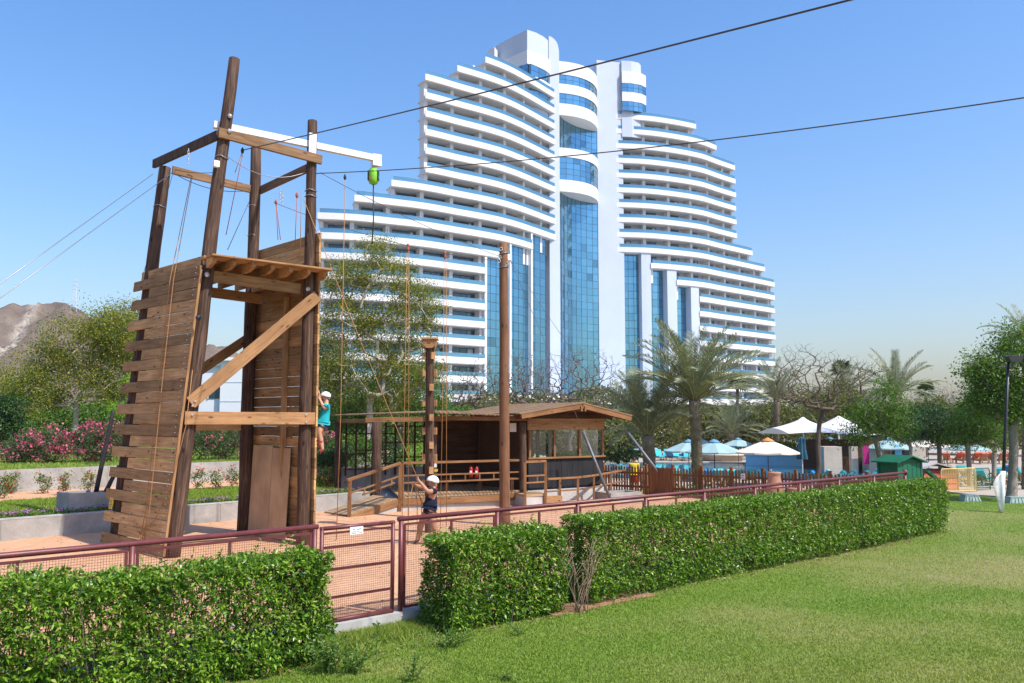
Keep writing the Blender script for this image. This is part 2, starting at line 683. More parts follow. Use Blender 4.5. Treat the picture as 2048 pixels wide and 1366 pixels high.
def lawn_mat(name, blades):
    """turf; the 'dry' attribute holds where it is worn thin"""
    m, nt, b = new_mat(name)
    b.inputs['Roughness'].default_value = 0.7
    b.inputs['Specular IOR Level'].default_value = 0.2
    at = nt.nodes.new('ShaderNodeAttribute'); at.attribute_name = 'dry'
    if blades:
        geo = nt.nodes.new('ShaderNodeNewGeometry')
        g = ramp(nt, geo.outputs['Random Per Island'], [(0, (0.140, 0.230, 0.026)), (0.45, (0.190, 0.290, 0.036)), (0.85, (0.245, 0.340, 0.052)), (1, (0.34, 0.36, 0.10))])
        d = ramp(nt, geo.outputs['Random Per Island'], [(0, (0.31, 0.32, 0.07)), (0.5, (0.40, 0.365, 0.10)), (1, (0.48, 0.42, 0.16))])
    else:
        vec = coords(nt, 'Object')
        n2 = noise(nt, vec, 22.0, 5, 0.7)
        g = ramp(nt, n2, [(0.3, (0.100, 0.165, 0.022)), (0.7, (0.175, 0.250, 0.040))])
        d = ramp(nt, n2, [(0.3, (0.17, 0.165, 0.06)), (0.7, (0.31, 0.27, 0.115))])
        bump(nt, b, n2, 0.8, 0.04)
    col = mixc(nt, at.outputs['Fac'], g, d)
    nt.links.new(col, b.inputs['Base Color'])
    if blades:
        tr = nt.nodes.new('ShaderNodeBsdfTranslucent')
        nt.links.new(mixc(nt, 1.0, col, (1.0, 1.2, 0.5), 'MULTIPLY'), tr.inputs['Color'])
        mx = nt.nodes.new('ShaderNodeMixShader'); mx.inputs[0].default_value = 0.35
        nt.links.new(b.outputs[0], mx.inputs[1]); nt.links.new(tr.outputs[0], mx.inputs[2])
        nt.links.new(mx.outputs[0], nt.nodes['Material Output'].inputs['Surface'])
    return m


def set_dry(me, vals):
    a = me.attributes.new('dry', 'FLOAT', 'POINT')
    a.data.foreach_set('value', np.asarray(vals, dtype=np.float32))


def blades(name, X, Y, Z, h, mat, dry=None, w=0.012, lean=0.5):
    n = len(X)
    ang = RNG.uniform(0, 2 * np.pi, n)
    la = RNG.uniform(0, 2 * np.pi, n)
    hh = h * RNG.uniform(0.6, 1.4, n)
    ww = w * RNG.uniform(0.7, 1.4, n)
    B = np.stack([X, Y, Z], 1)
    sx = np.stack([np.cos(ang), np.sin(ang), 0 * ang], 1) * ww[:, None]
    tip = B + np.stack([np.cos(la) * lean * hh, np.sin(la) * lean * hh, hh], 1)
    V = np.stack([B - sx, B + sx, tip], 1).reshape(-1, 3)
    F = np.arange(3 * n).reshape(n, 3)
    me = np_mesh(name, V, F, mat)
    set_dry(me, np.repeat(dry if dry is not None else np.zeros(n), 3))
    return me


sand_mat()
soil_mat('earth', (0.34, 0.20, 0.115), (0.22, 0.125, 0.07))
soil_mat('desert', (0.40, 0.31, 0.22), (0.30, 0.23, 0.165), 0.05)
soil_mat('paving', (0.46, 0.40, 0.335), (0.37, 0.32, 0.27), 1.2, 0.15)
lawn_mat('turf_soil', False)
lawn_mat('turf_blade', True)

# the plain everything stands on
mb = MB()
mb.quad((-2500, -300, -1.4), (2500, -300, -1.4), (2500, 4500, -1.4), (-2500, 4500, -1.4))
tag(mb.build('ground', M['desert']), kind='structure')

# sand yard
tag(grid_mesh('sand_yard', np.linspace(-16, 30, 150), np.linspace(-30, -0.02, 110),
              lambda X, Y, S, T: 0.10 * fbm(X * 0.5, Y * 0.5, 11, 4) * np.clip((-T - .1) / 1.0, 0, 1) - 0.0,
              lambda X, Y, S, T: (S < FEND + 1.6) & (Y < 37.4 - np.maximum(0, X - 4.2) * 0.735 + 0.6) & (X > -26), M['sand']), kind='structure')

# leaves and twigs blown over the sand
n = 900
Xl = RNG.uniform(-14, 6, n); Yl_ = RNG.uniform(12, 31, n)
LITTER = (Xl, Yl_)

# lawn
lawn = grid_mesh('lawn', np.linspace(-14, 52, 220), np.linspace(-16, 34, 160), lambda X, Y, S, T: lawn_z(X, Y), lawn_keep, M['turf_soil'])
tag(lawn, kind='structure')
co = np.empty(len(lawn.data.vertices) * 3, dtype=np.float32)
lawn.data.vertices.foreach_get('co', co)
co = co.reshape(-1, 3)
set_dry(lawn.data, lawn_dry(co[:, 0], co[:, 1]))

# short turf standing on the lawn, thinning out with distance
Yr = 9.0 + 31.0 * RNG.random(800000) ** 1.9
Xr = RNG.uniform(-0.66, 0.66, len(Yr)) * Yr
S_ = (Xr - FA.x) * FD.x + (Yr - FA.y) * FD.y
T_ = (Xr - FA.x) * FN.x + (Yr - FA.y) * FN.y
k = (((T_ > 0.12) | (S_ > FEND + 1.3)) & (Yr < 40.5))
dry = lawn_dry(Xr, Yr)
k &= RNG.random(len(Yr)) > dry * 0.55
Xr, Yr, dry = Xr[k], Yr[k], dry[k]
me = blades('lawn_grass', Xr, Yr, lawn_z(Xr, Yr), 0.026, M['turf_blade'], dry, 0.0085)
tag(link_mesh(me, 'lawn_grass'), 'short green turf with dry yellowish patches', 'grass', kind='stuff')

# kerb under the red fence
mb = MB()
mb.bar(ST(-12, 0, -0.19), ST(FEND + 0.3, 0, -0.19), 0.46, 0.22)
tag(mb.build('kerb', M['kerb']), kind='structure')

# terraced garden on the left
W1A, W1B = G(0, 1083, 0), G(474, 1039.6, 0)
WD = (W1B - W1A); WD.z = 0; WD.normalize()
WN = Vector((-WD.y, WD.x, 0))        # away from the camera
W2A = G(0, 942, 1.26); W2A.z = 0
W2OFF = (W2A - W1A).dot(WN)


def WT(a, b, z=0.0):
    return W1A + WD * a + WN * b + Vector((0, 0, z))


LW = 12.0                            # the low wall ends beside the deck
o = thing('garden_wall', WT(0, 0), 'low concrete retaining wall in front of the flower bed', 'wall')
for i in range(-4, 4):
    mb = MB()
    a0, a1 = i * 3.0 + 0.004, i * 3.0 + 2.996
    mb.bar(WT(a0, 0.1, 0.22), WT(a1, 0.1, 0.22), 0.64, 0.2)
    mb.build('wall_panel', M['concrete'], o)
mb = MB(); mb.bar(WT(-12, .1, .55), WT(LW, .1, .55), .035, .215); mb.build('coping', M['kerb'], o)
o = thing('garden_wall', WT(0, W2OFF), 'higher concrete retaining wall behind the flower bed', 'wall')
for i in range(-4, 7):
    mb = MB()
    a0, a1 = i * 3.2 + 0.004, i * 3.2 + 3.196
    mb.bar(WT(a0, W2OFF, 0.83), WT(a1, W2OFF, 0.83), 0.92, 0.2)
    mb.build('wall_panel', M['concrete'], o)

mb = MB()
mb.prism([WT(-14, .2)[:2], WT(LW, .2)[:2], WT(LW, W2OFF - .1)[:2], WT(-14, W2OFF - .1)[:2]], -.2, .47)
tag(mb.build('flower_bed', M['earth'] if False else M['sand']), kind='structure')
mb = MB()
mb.prism([WT(-20, W2OFF + .1)[:2], WT(22.5, W2OFF + .1)[:2], WT(30, W2OFF + 40)[:2], WT(-40, W2OFF + 60)[:2]], -.2, 1.2)
tag(mb.build('upper_terrace', M['turf_soil']), kind='structure')
# strip of grass in the bed and turf on the terrace
n = 70000
a = RNG.uniform(-3, LW, n); b = 0.35 + (W2OFF - 2.3) * RNG.random(n) ** 1.0
bb = b + 0.5 * fbm(a * 0.9, b * 0, 9, 3)
k = bb < W2OFF * 0.62
P = np.array(W1A)[None] + np.outer(a, np.array(WD)) + np.outer(b, np.array(WN))
me = blades('bed_grass', P[k, 0], P[k, 1], 0.47 + 0 * P[k, 0], 0.075, M['turf_blade'], 0 * P[k, 0], .018)
tag(link_mesh(me, 'bed_grass'), 'strip of green grass in the flower bed', 'grass', kind='stuff')
n = 40000
a = RNG.uniform(-8, 22, n); b = W2OFF + .15 + 16 * RNG.random(n) ** 1.5
P = np.array(W1A)[None] + np.outer(a, np.array(WD)) + np.outer(b, np.array(WN))
me = blades('terrace_grass', P[:, 0], P[:, 1], 1.2 + 0 * P[:, 0], 0.08, M['turf_blade'], RNG.random(n) * .3, .02)
tag(link_mesh(me, 'terrace_grass'), 'grass on the raised terrace', 'grass', kind='stuff')

# pool terrace, lower than the yard, with its pool
simple('pool_tile', (0.36, 0.62, 0.76), (0.30, 0.55, 0.70), 0.3, 3)
m, nt, b = new_mat('water')
b.inputs['Base Color'].default_value = (0.02, 0.16, 0.24, 1)
b.inputs['Roughness'].default_value = 0.04
b.inputs['Specular IOR Level'].default_value = 0.6
vec = coords(nt, 'Object', (1, 0.5, 1))
bump(nt, b, noise(nt, vec, 1.4, 3, 0.5), 0.18, 0.1)
PT = -0.9
mb = MB()
mb.prism([(2, 39.5), (34, 28.2 + 12), (90, 41.2), (120, 160), (-10, 160)], PT - .3, PT)
tag(mb.build('pool_terrace', M['paving']), kind='structure')
mb = MB()
pool = [(6.5, 58), (12, 56.5), (22, 57), (31, 60), (33, 66), (30, 74), (20, 80), (10, 81), (5, 78), (4, 66)]
mb.prism(pool, PT - .02, PT + .012)
tag(mb.build('pool_water', M['water']), kind='structure')
o = thing('pool_coping', (18, 68, PT), 'pale stone coping round the pool', 'coping')
for i in range(len(pool)):
    mb = MB()
    p0, p1 = Vector(pool[i] + (PT + .03,)), Vector(pool[(i + 1) % len(pool)] + (PT + .03,))
    mb.bar(p0, p1, .06, .4)
    mb.build('coping_stone', M['paving'], o)

# ================================================================== CLIMBING TOWER
B1, B2, B3, B4 = G(340, 1115), G(605, 1088), G(487, 1065), G(232, 1088)
TU = (B2 - B1).normalized()          # along the front, to the right
TN = Vector((TU.y, -TU.x, 0))        # out of the front face, towards the lawn
TV = -TN                             # to the back
tw = thing('climbing_tower', B1, 'tall wooden climbing tower of dark logs and brown planks standing in the sand', 'tower')


def FP(px, py, off=0.0):
    """point on the front plane of the tower (off = metres in front of the post axes)"""
    return RP(px, py, B1 + TN * off, TN)


T1, T2 = FP(469, 118), FP(625, 242)
T2 = Vector((B2.x + (T2.x - B2.x) * 1.0, B2.y + (T2.y - B2.y) * 1.0, T2.z))
# rear posts stand in a plane behind
T3 = RP(512, 296, B3, TN)
T4 = RP(330, 335, B4, TN)
for p0, p1, r0, r1 in ((B1, T1, .20, .135), (B2, T2, .17, .125), (B3, T3, .19, .145), (B4, T4, .20, .15)):
    log('post', p0 - Vector((0, 0, .3)), p1, r0, r1, M['log_wood'], tw, 18, 14, .014)


def on(p0, p1, z):
    return p0 + (p1 - p0) * ((z - p0.z) / (p1.z - p0.z))


UP = Vector((0, 0, 1))
# leaning left wall of planks, every other plank longer
WO = 0.215                           # planks on the outer side of the posts
lean1 = (T1 - B1).normalized()
wall_n = (B4 - B1).cross(lean1).normalized()
if wall_n.dot(TU) > 0:
    wall_n = -wall_n
zt = 6.72
npl = 25
for i in range(npl):
    z0 = 0.03 + (zt - 0.03) * i / npl
    z1 = 0.03 + (zt - 0.03) * (i + 1) / npl - 0.016
    zc = (z0 + z1) / 2
    a = on(B1, T1, zc) + wall_n * WO + TN * 0.17
    b = on(B4, T4, zc) + wall_n * WO
    d = (b - a).normalized()
    L = (b - a).length
    end = a + d * (L + (0.42 if i % 2 == 0 else -0.62) + random.uniform(-.04, .04))
    w = (z1 - z0) / abs(lean1.z)
    tilt = lean1 + d * random.uniform(-.004, .004)
    plank('wall_plank', a + d * random.uniform(0, .015), end + UP * random.uniform(-.015, .015), w, 0.05, M['plank_wood'], tw, up=tilt)
    # bolts near the front edge
# batten closing the front edge of the left wall
plank('edge_batten', on(B1, T1, .05) + wall_n * WO + TN * .195, on(B1, T1, 6.6) + wall_n * WO + TN * .195, 0.06, 0.035, M['fresh_wood'], tw, up=wall_n)

# right wall, planks on the outer side, rising above the deck
for i in range(30):
    z0, z1 = 0.03 + i * .264, 0.03 + i * .264 + .257
    a = B2 + TU * .205 + TN * .22 + UP * ((z0 + z1) / 2)
    b = B3 + TU * .205 + TV * .25 + UP * ((z0 + z1) / 2)
    d = (b - a).normalized()
    plank('wall_plank', a + d * random.uniform(-.01, .02), b + d * random.uniform(-.05, .05), z1 - z0, 0.055, M['plank_wood'], tw)
# studs on the inside of the right wall
for t in (0.42,):
    q = B2.lerp(B3, t) + TU * .12
    plank('stud', q + UP * .05, q + UP * 6.4, 0.16, 0.10, M['plank_wood'], tw, up=TV)
# two plywood sheets standing against it
for t0, t1, h in ((0.28, 0.58, 2.36), (0.58, 0.93, 2.40)):
    q0, q1 = B2.lerp(B3, t0 + .004), B2.lerp(B3, t1 - .004)
    mb = MB()
    off = TU * -.0
    mb.add([q0 + TU * .0, q1 + TU * .0, q1 + TU * .10 + UP * h, q0 + TU * .10 + UP * h,
            q0 + TU * .02, q1 + TU * .02, q1 + TU * .12 + UP * h, q0 + TU * .12 + UP * h],
           [(0, 1, 2, 3), (7, 6, 5, 4), (0, 3, 7, 4), (1, 5, 6, 2), (3, 2, 6, 7), (0, 4, 5, 1)])
    mb.build('plywood_sheet', M['plywood'], tw)

# bracing on the front face
FO = 0.22
plank('brace', FP(381, 806, FO), FP(634, 592, FO), .30, .075, M['fresh_wood'], tw)
plank('cross_beam', FP(369, 836, FO), FP(629, 837, FO), .30, .075, M['fresh_wood'], tw)
plank('rear_beam', B4 + UP * 2.95 + TU * .2, B3 + UP * 2.95, .26, .07, M['plank_wood'], tw)
plank('rear_brace', on(B4, T4, 3.35) + TV * .1 + TU * .2, B3 + UP * 5.4 + TV * .1, .26, .07, M['plank_wood'], tw)
plank('left_tie', on(B1, T1, 2.8), on(B4, T4, 2.8), .24, .07, M['plank_wood'], tw)
# deck and joists
ZD = 6.92
dl, dr = on(B1, T1, ZD), B2 + UP * ZD
dl = Vector((dl.x, dl.y, ZD))
dlb = on(B4, T4, ZD)
dlb = Vector((dlb.x, dlb.y, ZD))
for j in range(17):
    t0 = -0.58 + j * 0.205
    a = dl + TN * (-t0) + TU * -.16
    b = dr + TN * (-t0) + TU * .18
    if t0 < -0.1:
        b = b + TU * .14
    plank('deck_board', a, b, .198, .045, M['fresh_wood' if j == 0 else 'plank_wood'], tw, up=TN)
for j in range(7):
    f = j / 6.0
    q = dl.lerp(dr, f) + TU * (-.06 + .28 * f)
    top = q - UP * .13
    mb = MB()
    # joist with a cut nose
    x = TU * .045
    o1, o2, o3, o4 = TN * .52, TN * .52, TN * .30, TV * 2.9
    h = .105
    sec = [top + TN * .54 + UP * h, top + TN * .54 + UP * (-.02), top + TN * .26 - UP * h, top + TV * 2.9 - UP * h, top + TV * 2.9 + UP * h]
    vs = [p - x for p in sec] + [p + x for p in sec]
    mb.add(vs, [(0, 1, 2, 3, 4), (9, 8, 7, 6, 5)] + [(i, 5 + i, 5 + (i + 1) % 5, (i + 1) % 5) for i in range(5)])
    mb.build('joist', M['plank_wood'], tw)
for j in range(7):
    f = j / 6.0
    q = dl.lerp(dr, f) + TU * (-.06 + .28 * f) - UP * .13 + TN * .545
    mb = MB(); mb.add([q + TU * .046 + UP * .105, q - TU * .046 + UP * .105, q - TU * .046 - UP * .02, q + TU * .046 - UP * .02], [(0, 1, 2, 3)])
    q2 = q - TN * .28 - UP * .105
    mb.add([q + TU * .046 - UP * .02, q - TU * .046 - UP * .02, q2 - TU * .046 + TN * .003 - UP * .002, q2 + TU * .046 + TN * .003 - UP * .002], [(0, 1, 2, 3)])
    mb.build('joist_nose', M['fresh_wood'], tw)
plank('header_beam', FP(424, 552, -.1) , FP(600, 578, -.1), .27, .09, M['plank_wood'], tw)
plank('header_beam', FP(424, 552, -.1) + TV * 2.4, FP(600, 578, -.1) + TV * 2.4, .27, .09, M['plank_wood'], tw)
# board ends of the left parapet
for k, (za, zb) in enumerate(((6.78, 6.99), )):
    a = on(B1, T1, 6.86) + wall_n * .12 + TN * .1
    b = on(B4, T4, 6.86) + wall_n * .12 - TN * .3
    plank('parapet_board', a, b, .22, .05, M['plank_wood'], tw)

# top ring of beams
plank('ring_beam', FP(437, 265, .17), FP(643, 320, .17), .24, .09, M['beam_wood'], tw)
r1, r4 = on(B1, T1, 9.9), T4 - UP * .12
q1 = RP(436, 270, on(B1, T1, 9.9) + wall_n * .17, wall_n)
q4 = RP(308, 328, on(B1, T1, 9.9) + wall_n * .17, wall_n)
plank('ring_beam', q1, q4, .23, .09, M['log_wood'], tw)
plank('ring_beam', RP(345, 340, T4 + TN * .17, TN), RP(500, 378, T4 + TN * .17, TN), .22, .08, M['beam_wood'], tw)
plank('ring_beam', RP(520, 381, T3 + TU * .13, TU), RP(614, 337, T3 + TU * .13, TU), .22, .08, M['beam_wood'], tw)
# white steel beam with its end plate
wa, wb = FP(425, 249, -.20), FP(752, 317, -.20)
wb = RP(752, 317, B2 + TN * .18, TN)
wa = RP(427, 249, B1 + TV * .22, TN)
mb = MB(); mb.bar(wa, wb, .165, .14); wbm = mb.build('white_beam', M['white_steel'], tw)
bd = (wb - wa).normalized()
mb = MB(); mb.bar(wb - bd * .12 - UP * .06, wb + bd * .13 - UP * .05, .32, .17); mb.build('end_plate', M['white_steel'], tw)
pc = B2 + UP * (wb.z + .35) + TN * .13
mb = MB(); mb.box(FP(625, 290, .14), (.05, .20, .62), TN, TU, UP); mb.build('bracket_plate', M['white_steel'], tw)
mb = MB(); mb.box(FP(432, 328, .17), (.12, .13, .15), TN, TU, UP); mb.build('junction_box', M['plastic_white'], tw)
for px, py in ((460, 232), (459, 262)):
    washer(FP(px, py, .23 if py > 250 else .165), TN, tw, .055)
for px, py in ((414, 549), (616, 578), ):
    washer(FP(px, py, .205), TN, tw, .06)
for px, py in ((385, 812), (390, 803), (612, 830), (612, 845), (384, 830)):
    washer(FP(px, py, .262), TN, tw, .028)
for i in range(0, npl):
    zc = 0.17 + (zt - 0.03) * i / npl
    for dz in (-.06, .07):
        washer(on(B1, T1, zc + dz) + wall_n * (WO + .026) + TV * .02 * (i % 2), wall_n, tw, .018)
# split scars, pale wood showing on the lower posts
mb = MB()
# yellow notice on the left wall
q = RP(222, 1007, on(B1, T1, 1.2) + wall_n * (WO + .03), wall_n)
e1 = (B4 - B1).normalized()
e2 = lean1
mb = MB()
mb.box(q, (.20, .27, .012), e1, e2, wall_n)
sg = mb.build('notice', M['yellow_sign'], tw)
mb = MB()
for r in range(6):
    mb.box(q + e2 * (.085 - r * .036) + wall_n * .008, (.15 - .03 * (r % 3), .014, .003), e1, e2, wall_n)
mb.build('printed_text', M['sign_ink'], sg)
# chain shackles and wire collars round the post tops
for (p0, p1, zz) in ((B1, T1, 9.45), (B2, T2, 9.05), (B3, T3, 9.2), (B4, T4, 8.75), (B2, T2, 8.9), (B3, T3, 8.35)):
    c = on(p0, p1, zz)
    ax = (p1 - p0).normalized()
    q_ = UP.rotation_difference(ax)
    rr = .155
    mb = MB()
    mb.tube([c + q_ @ Vector((rr * math.cos(a), rr * math.sin(a), .02 * math.sin(3 * a))) for a in np.linspace(0, 2 * math.pi, 17)], .012, 6)
    mb.build('wire_collar', M['steel_wire'], tw)


# ================================================================== CABLES AND ROPES
def sag(p0, p1, s, n=24):
    return [p0.lerp(p1, i / n) - UP * (4 * s * (i / n) * (1 - i / n)) for i in range(n + 1)]


def cable(name, pts, r, mat, label, cat='cable', n=6, group=None):
    mb = MB(); mb.tube(pts, r, n)
    return tag(mb.build(name, mat, None), label, cat, group)


zp1 = on(B1, T1, 9.55) + TN * .05
zp2 = on(B2, T2, 9.0) + TU * .1
# the two zip lines run over the lawn to the upper right
e1_ = D(1676, -2, 9.0)
pA = RP(487, 300, zp1, TN)
cable('zip_line', sag(pA, e1_ + (e1_ - pA) * .35, .06, 30), .0125, M['cable'], 'thicker black zip line cable climbing to the top edge of the picture')
e2_ = D(2060, 178, 13.0)
pB = RP(630, 347, zp2, TN)
cable('zip_line', sag(pB, e2_ + (e2_ - pB) * .15, .28, 30), .0115, M['cable'], 'lower zip line cable running past the hotel to the right edge')
# guys to the left
for py0, py1, px0, lab in ((348, 571, 306, 'upper of the two pale guy wires slanting down to the left'), (345, 600, 345, 'lower of the two pale guy wires slanting down to the left')):
    s_ = RP(px0, py0, T4, TN)
    cable('guy_wire', [s_, D(-60, py1 + 40, 13.5)], .008, M['steel_wire'], lab, 'cable')
# wires to the tall pole
POLE_B = G(1010, 1050)
POLE_T = RP(1007, 486, POLE_B, Vector((0, 1, 0)))
c1 = RP(1000, 513, POLE_B - Vector((0, .12, 0)), Vector((0, 1, 0)))
c2 = RP(1000, 523, POLE_B - Vector((0, .12, 0)), Vector((0, 1, 0)))
cable('steel_cable', sag(RP(640, 345, T2, TN), c1, .12), .008, M['cable'], 'steel cable from the tower top to the tall pole, upper one', 'cable')
k1 = sag(RP(548, 405, T3, TN), c2, .25)
cable('steel_cable', k1, .008, M['cable'], 'steel cable carrying two pulleys between tower and tall pole', 'cable')
cable('steel_cable', sag(RP(345, 338, T4 , TN), RP(430, 345, T1, TN), .05) , .009, M['cable'], 'short wire between the two left posts near the top', 'cable')
cable('steel_cable', sag(RP(440, 300, T1, TN), RP(610, 345, T2, TN), .35), .009, M['steel_wire'], 'slack wire across the front below the top beam', 'cable')
cable('steel_cable', sag(RP(345, 345, T4, TN), RP(505, 380, T3, TN), .22), .009, M['cable'], 'slack wire across the back below the rear top beam', 'cable')
cable('steel_cable', sag(RP(515, 385, T3, TN), RP(615, 330, T2, TN), -.03), .009, M['cable'], 'wire from the rear post up to the right front post', 'cable')
cable('guy_wire', [RP(345, 350, T4, TN), RP(283, 560, T4 + TV * .5, TN), G(255, 700, 4.6)][:2], .007, M['cable'], 'thin dark wire down the outside of the rear left post', 'cable')
cable('guy_wire', [RP(500, 400, T3, TN), RP(455, 500, T3 - TU * 0.2, TN)], .010, M['cable'], 'short dark wire slanting from the rear right post to the deck', 'cable')
# ropes on the leaning wall
def LWP(px, py, off=.10):
    return RP(px, py, on(B1, T1, 3) + wall_n * (WO + off), wall_n)


hang = RP(383, 350, on(B1, T1, 9.3), wall_n)
cable('rope', [hang, LWP(340, 560), LWP(318, 760), LWP(292, 1020), LWP(281, 1072)], .010, M['rope'], 'left strand of the climbing rope hanging down the leaning plank wall', 'rope')
cable('rope', [hang + UP * -.02 + TU * .02, LWP(347, 560), LWP(325, 760), LWP(299, 1020), LWP(287, 1072)], .010, M['rope'], 'right strand of the climbing rope hanging down the leaning plank wall', 'rope')
cable('rope', [LWP(281, 1066), LWP(310, 1040), LWP(345, 960), LWP(372, 850), LWP(385, 740)], .009, M['rope'], 'loose rope end looping from the knot up to the wall edge', 'rope')
cable('rope', [LWP(281, 1068), LWP(268, 1060), LWP(258, 1046)], .009, M['rope'], 'short tail of rope left of the knot', 'rope')
mb = MB()
kc = LWP(282, 1076, .12)
for i in range(5):
    mb.tube([kc + Vector((random.uniform(-.05, .05), random.uniform(-.03, .03), random.uniform(-.10, .06))) for _ in range(4)], .016, 6)
tag(mb.build('rope_knot', M['rope']), 'bunched rope knot at the foot of the leaning wall', 'rope')
# descender on the wall edge
mb = MB(); q = LWP(397, 636, .06)
mb.lathe(q, [(.03, -.06), (.06, -.04), (.07, 0), (.06, .04), (.02, .07)], 10)
mb.bar(q, q + TN * .22 + UP * .02, .03, .03)
tag(mb.build('pulley', M['dark_metal']), 'small dark pulley at the edge of the leaning wall', 'pulley')
# ropes inside the top
for (a, b_, mt, lab) in (((485, 310), (452, 470), 'rope_red', 'reddish rope slanting behind the tallest post'), ((486, 300), (470, 345), 'rope', 'short orange sling below the top beam'),
                         ((552, 405), (556, 480), 'rope_red', 'thin red rope hanging inside the tower top, left strand'), ((552, 405), (561, 480), 'rope_red', 'thin red rope hanging inside the tower top, right strand'),
                         ((594, 390), (590, 490), 'rope_red', 'knotted red rope beside the right front post'), ((603, 380), (600, 520), 'rope', 'orange rope running down the right front post')):
    pl = T2 if a[0] > 560 else (T3 if a[0] > 520 else T1)
    cable('rope', [RP(a[0], a[1], pl, TN), RP(b_[0], b_[1], pl, TN)], .010, M[mt], lab, 'rope')
for (px, py, pl, lab) in ((552, 402, T3, 'red pulley hanging inside the tower top'), (485, 299, T1, 'dark pulley on the cable beside the tallest post'), (690, 352, T2, 'dark pulley block on the lower zip line'),
                          (594, 388, T2, 'small red pulley beside the right front post')):
    mb = MB(); q = RP(px, py, pl, TN)
    mb.lathe(q - UP * .04, [(.012, -.07), (.034, -.04), (.042, .01), (.032, .05), (.012, .09)], 10)
    tag(mb.build('pulley', M['dark_metal'] if 'dark' in lab else M['rope_red']), lab, 'pulley')
# chains of the ring
for (px, py, pl) in ((377, 300, T1), (560, 380, T3), (565, 385, T3)):
    mb = MB(); q = RP(px, py, pl, TN)
    for i in range(6):
        c = q - UP * (.06 * i)
        ax = TU if i % 2 else TN
        mb.tube([c + ax * (.02 * math.cos(a)) + UP * (.042 * math.sin(a)) for a in np.linspace(0, 2 * math.pi, 9)], .007, 5)
    tag(mb.build('chain', M['galv']), {377: 'short galvanised chain hanging from the left top beam', 560: 'galvanised chain inside the tower top, left of two', 565: 'galvanised chain inside the tower top, right of two'}[px], 'chain')

# green auto belay below the white beam
ab = wb + bd * .10 - UP * .27
abt = D(747, 352, wb.y)
dv = thing('auto_belay', abt, 'bright green auto belay drum hanging from the white beam', 'belay device')
mb = MB()
mb.lathe(abt - UP * .18, [(.06, -.06), (.115, -.03), (.135, .06), (.14, .18), (.135, .29), (.10, .38), (.03, .42)], 20)
mb.build('drum', M['device_green'], dv)
mb = MB(); mb.tube([abt + Vector((math.cos(a) * .148, -.03, math.sin(a) * .235)) for a in np.linspace(0, 2 * math.pi, 25)], .012, 6); mb.build('strap', M['strap_teal'], dv)
for sx in (-1, 1):
    mb = MB(); mb.box(abt + Vector((sx * .135, -.01, 0)), (.03, .16, .26)); mb.build('side_guard', M['black_paint'], dv)
mb = MB(); mb.box(abt + Vector((-.05, -.13, -.10)), (.06, .03, .07)); mb.build('red_tag', M['rope_red'], dv)
mb = MB(); mb.tube([abt + UP * .22, abt + UP * .33], .022, 8); mb.tube([abt + UP * .3 + TU * (.05 * math.cos(a)) + UP * (.06 * math.sin(a)) for a in np.linspace(0, 2 * math.pi, 13)], .012, 6)
mb.build('shackle', M['galv'], dv)
cable('webbing', [abt - UP * .25, D(747, 440, wb.y), D(744, 488, wb.y)], .018, M['tar_pole'], 'dark webbing hanging from the green auto belay', 'strap')
# long ropes
vr = RP(690, 362, T2, TN)
cable('rope', [vr, Vector((vr.x, vr.y, 3.2)), Vector((vr.x - .05, vr.y, 0.02))], .0095, M['rope'], 'single rope hanging straight from the lower zip line pulley to the sand', 'rope')
mb = MB(); q = D(686, 637, vr.y - .03); mb.lathe(q - UP * .05, [(.02, 0), (.045, .03), (.04, .08), (.015, .11)], 8)
tag(mb.build('carabiner', M['galv']), 'small steel carabiner halfway down the single rope', 'carabiner')

# ================================================================== RED FENCE, GATE, HEDGES
gs0, gs1 = (G(634, 1052, 1.5) - FA).dot(FD), (G(788, 1038, 1.5) - FA).dot(FD)
gs0, gs1 = gs0 - .02, gs1


def wire_panel(mb, s0, s1, z0, z1, t=0.0, step=.034):
    """square weld mesh"""
    nx = int((s1 - s0) / step)
    nz = int((z1 - z0) / step)
    r = .0024
    for i in range(nx + 1):
        s = s0 + (s1 - s0) * i / nx
        mb.tube([ST(s, t, z0), ST(s, t, z1)], r, 3, False)
    for i in range(nz + 1):
        z = z0 + (z1 - z0) * i / nz
        mb.tube([ST(s0, t + .004, z), ST(s1, t + .004, z)], r, 3, False)


def fence_run(label, s0, s1, posts, wires=True):
    o = thing('mesh_fence', ST(s0, 0), label, 'fence')
    mb = MB(); mb.tube([ST(s0 - .03, 0, 1.5), ST((s0 + s1) / 2, 0, 1.5), ST(s1 + .03, 0, 1.5)], .039, 12); mb.build('top_rail', M['red_paint'], o)
    for s in posts:
        mb = MB(); mb.tube([ST(s, 0, .0), ST(s, 0, 1.47)], .040, 10); mb.build('post', M['red_paint'], o)
    for a, b in zip(posts[:-1], posts[1:]):
        mb = MB()
        a_, b_ = a + .07, b - .07
        for (p, q) in ((ST(a_, 0, 1.41), ST(b_, 0, 1.41)), (ST(a_, 0, .1), ST(b_, 0, .1)), (ST(a_, 0, .1), ST(a_, 0, 1.41)), (ST(b_, 0, .1), ST(b_, 0, 1.41)), (ST((a + b) / 2, 0, .1), ST((a + b) / 2, 0, 1.41))):
            mb.bar(p, q, .035, .035, up=FN if abs((q - p).z) > .5 else UP)
        mb.build('panel_frame', M['red_paint'], o)
        if wires:
            mb = MB(); wire_panel(mb, a_, b_, .1, 1.41, .012)
            tag(mb.build('wire_mesh', M['mesh_wire'], o), kind='stuff')
    return o


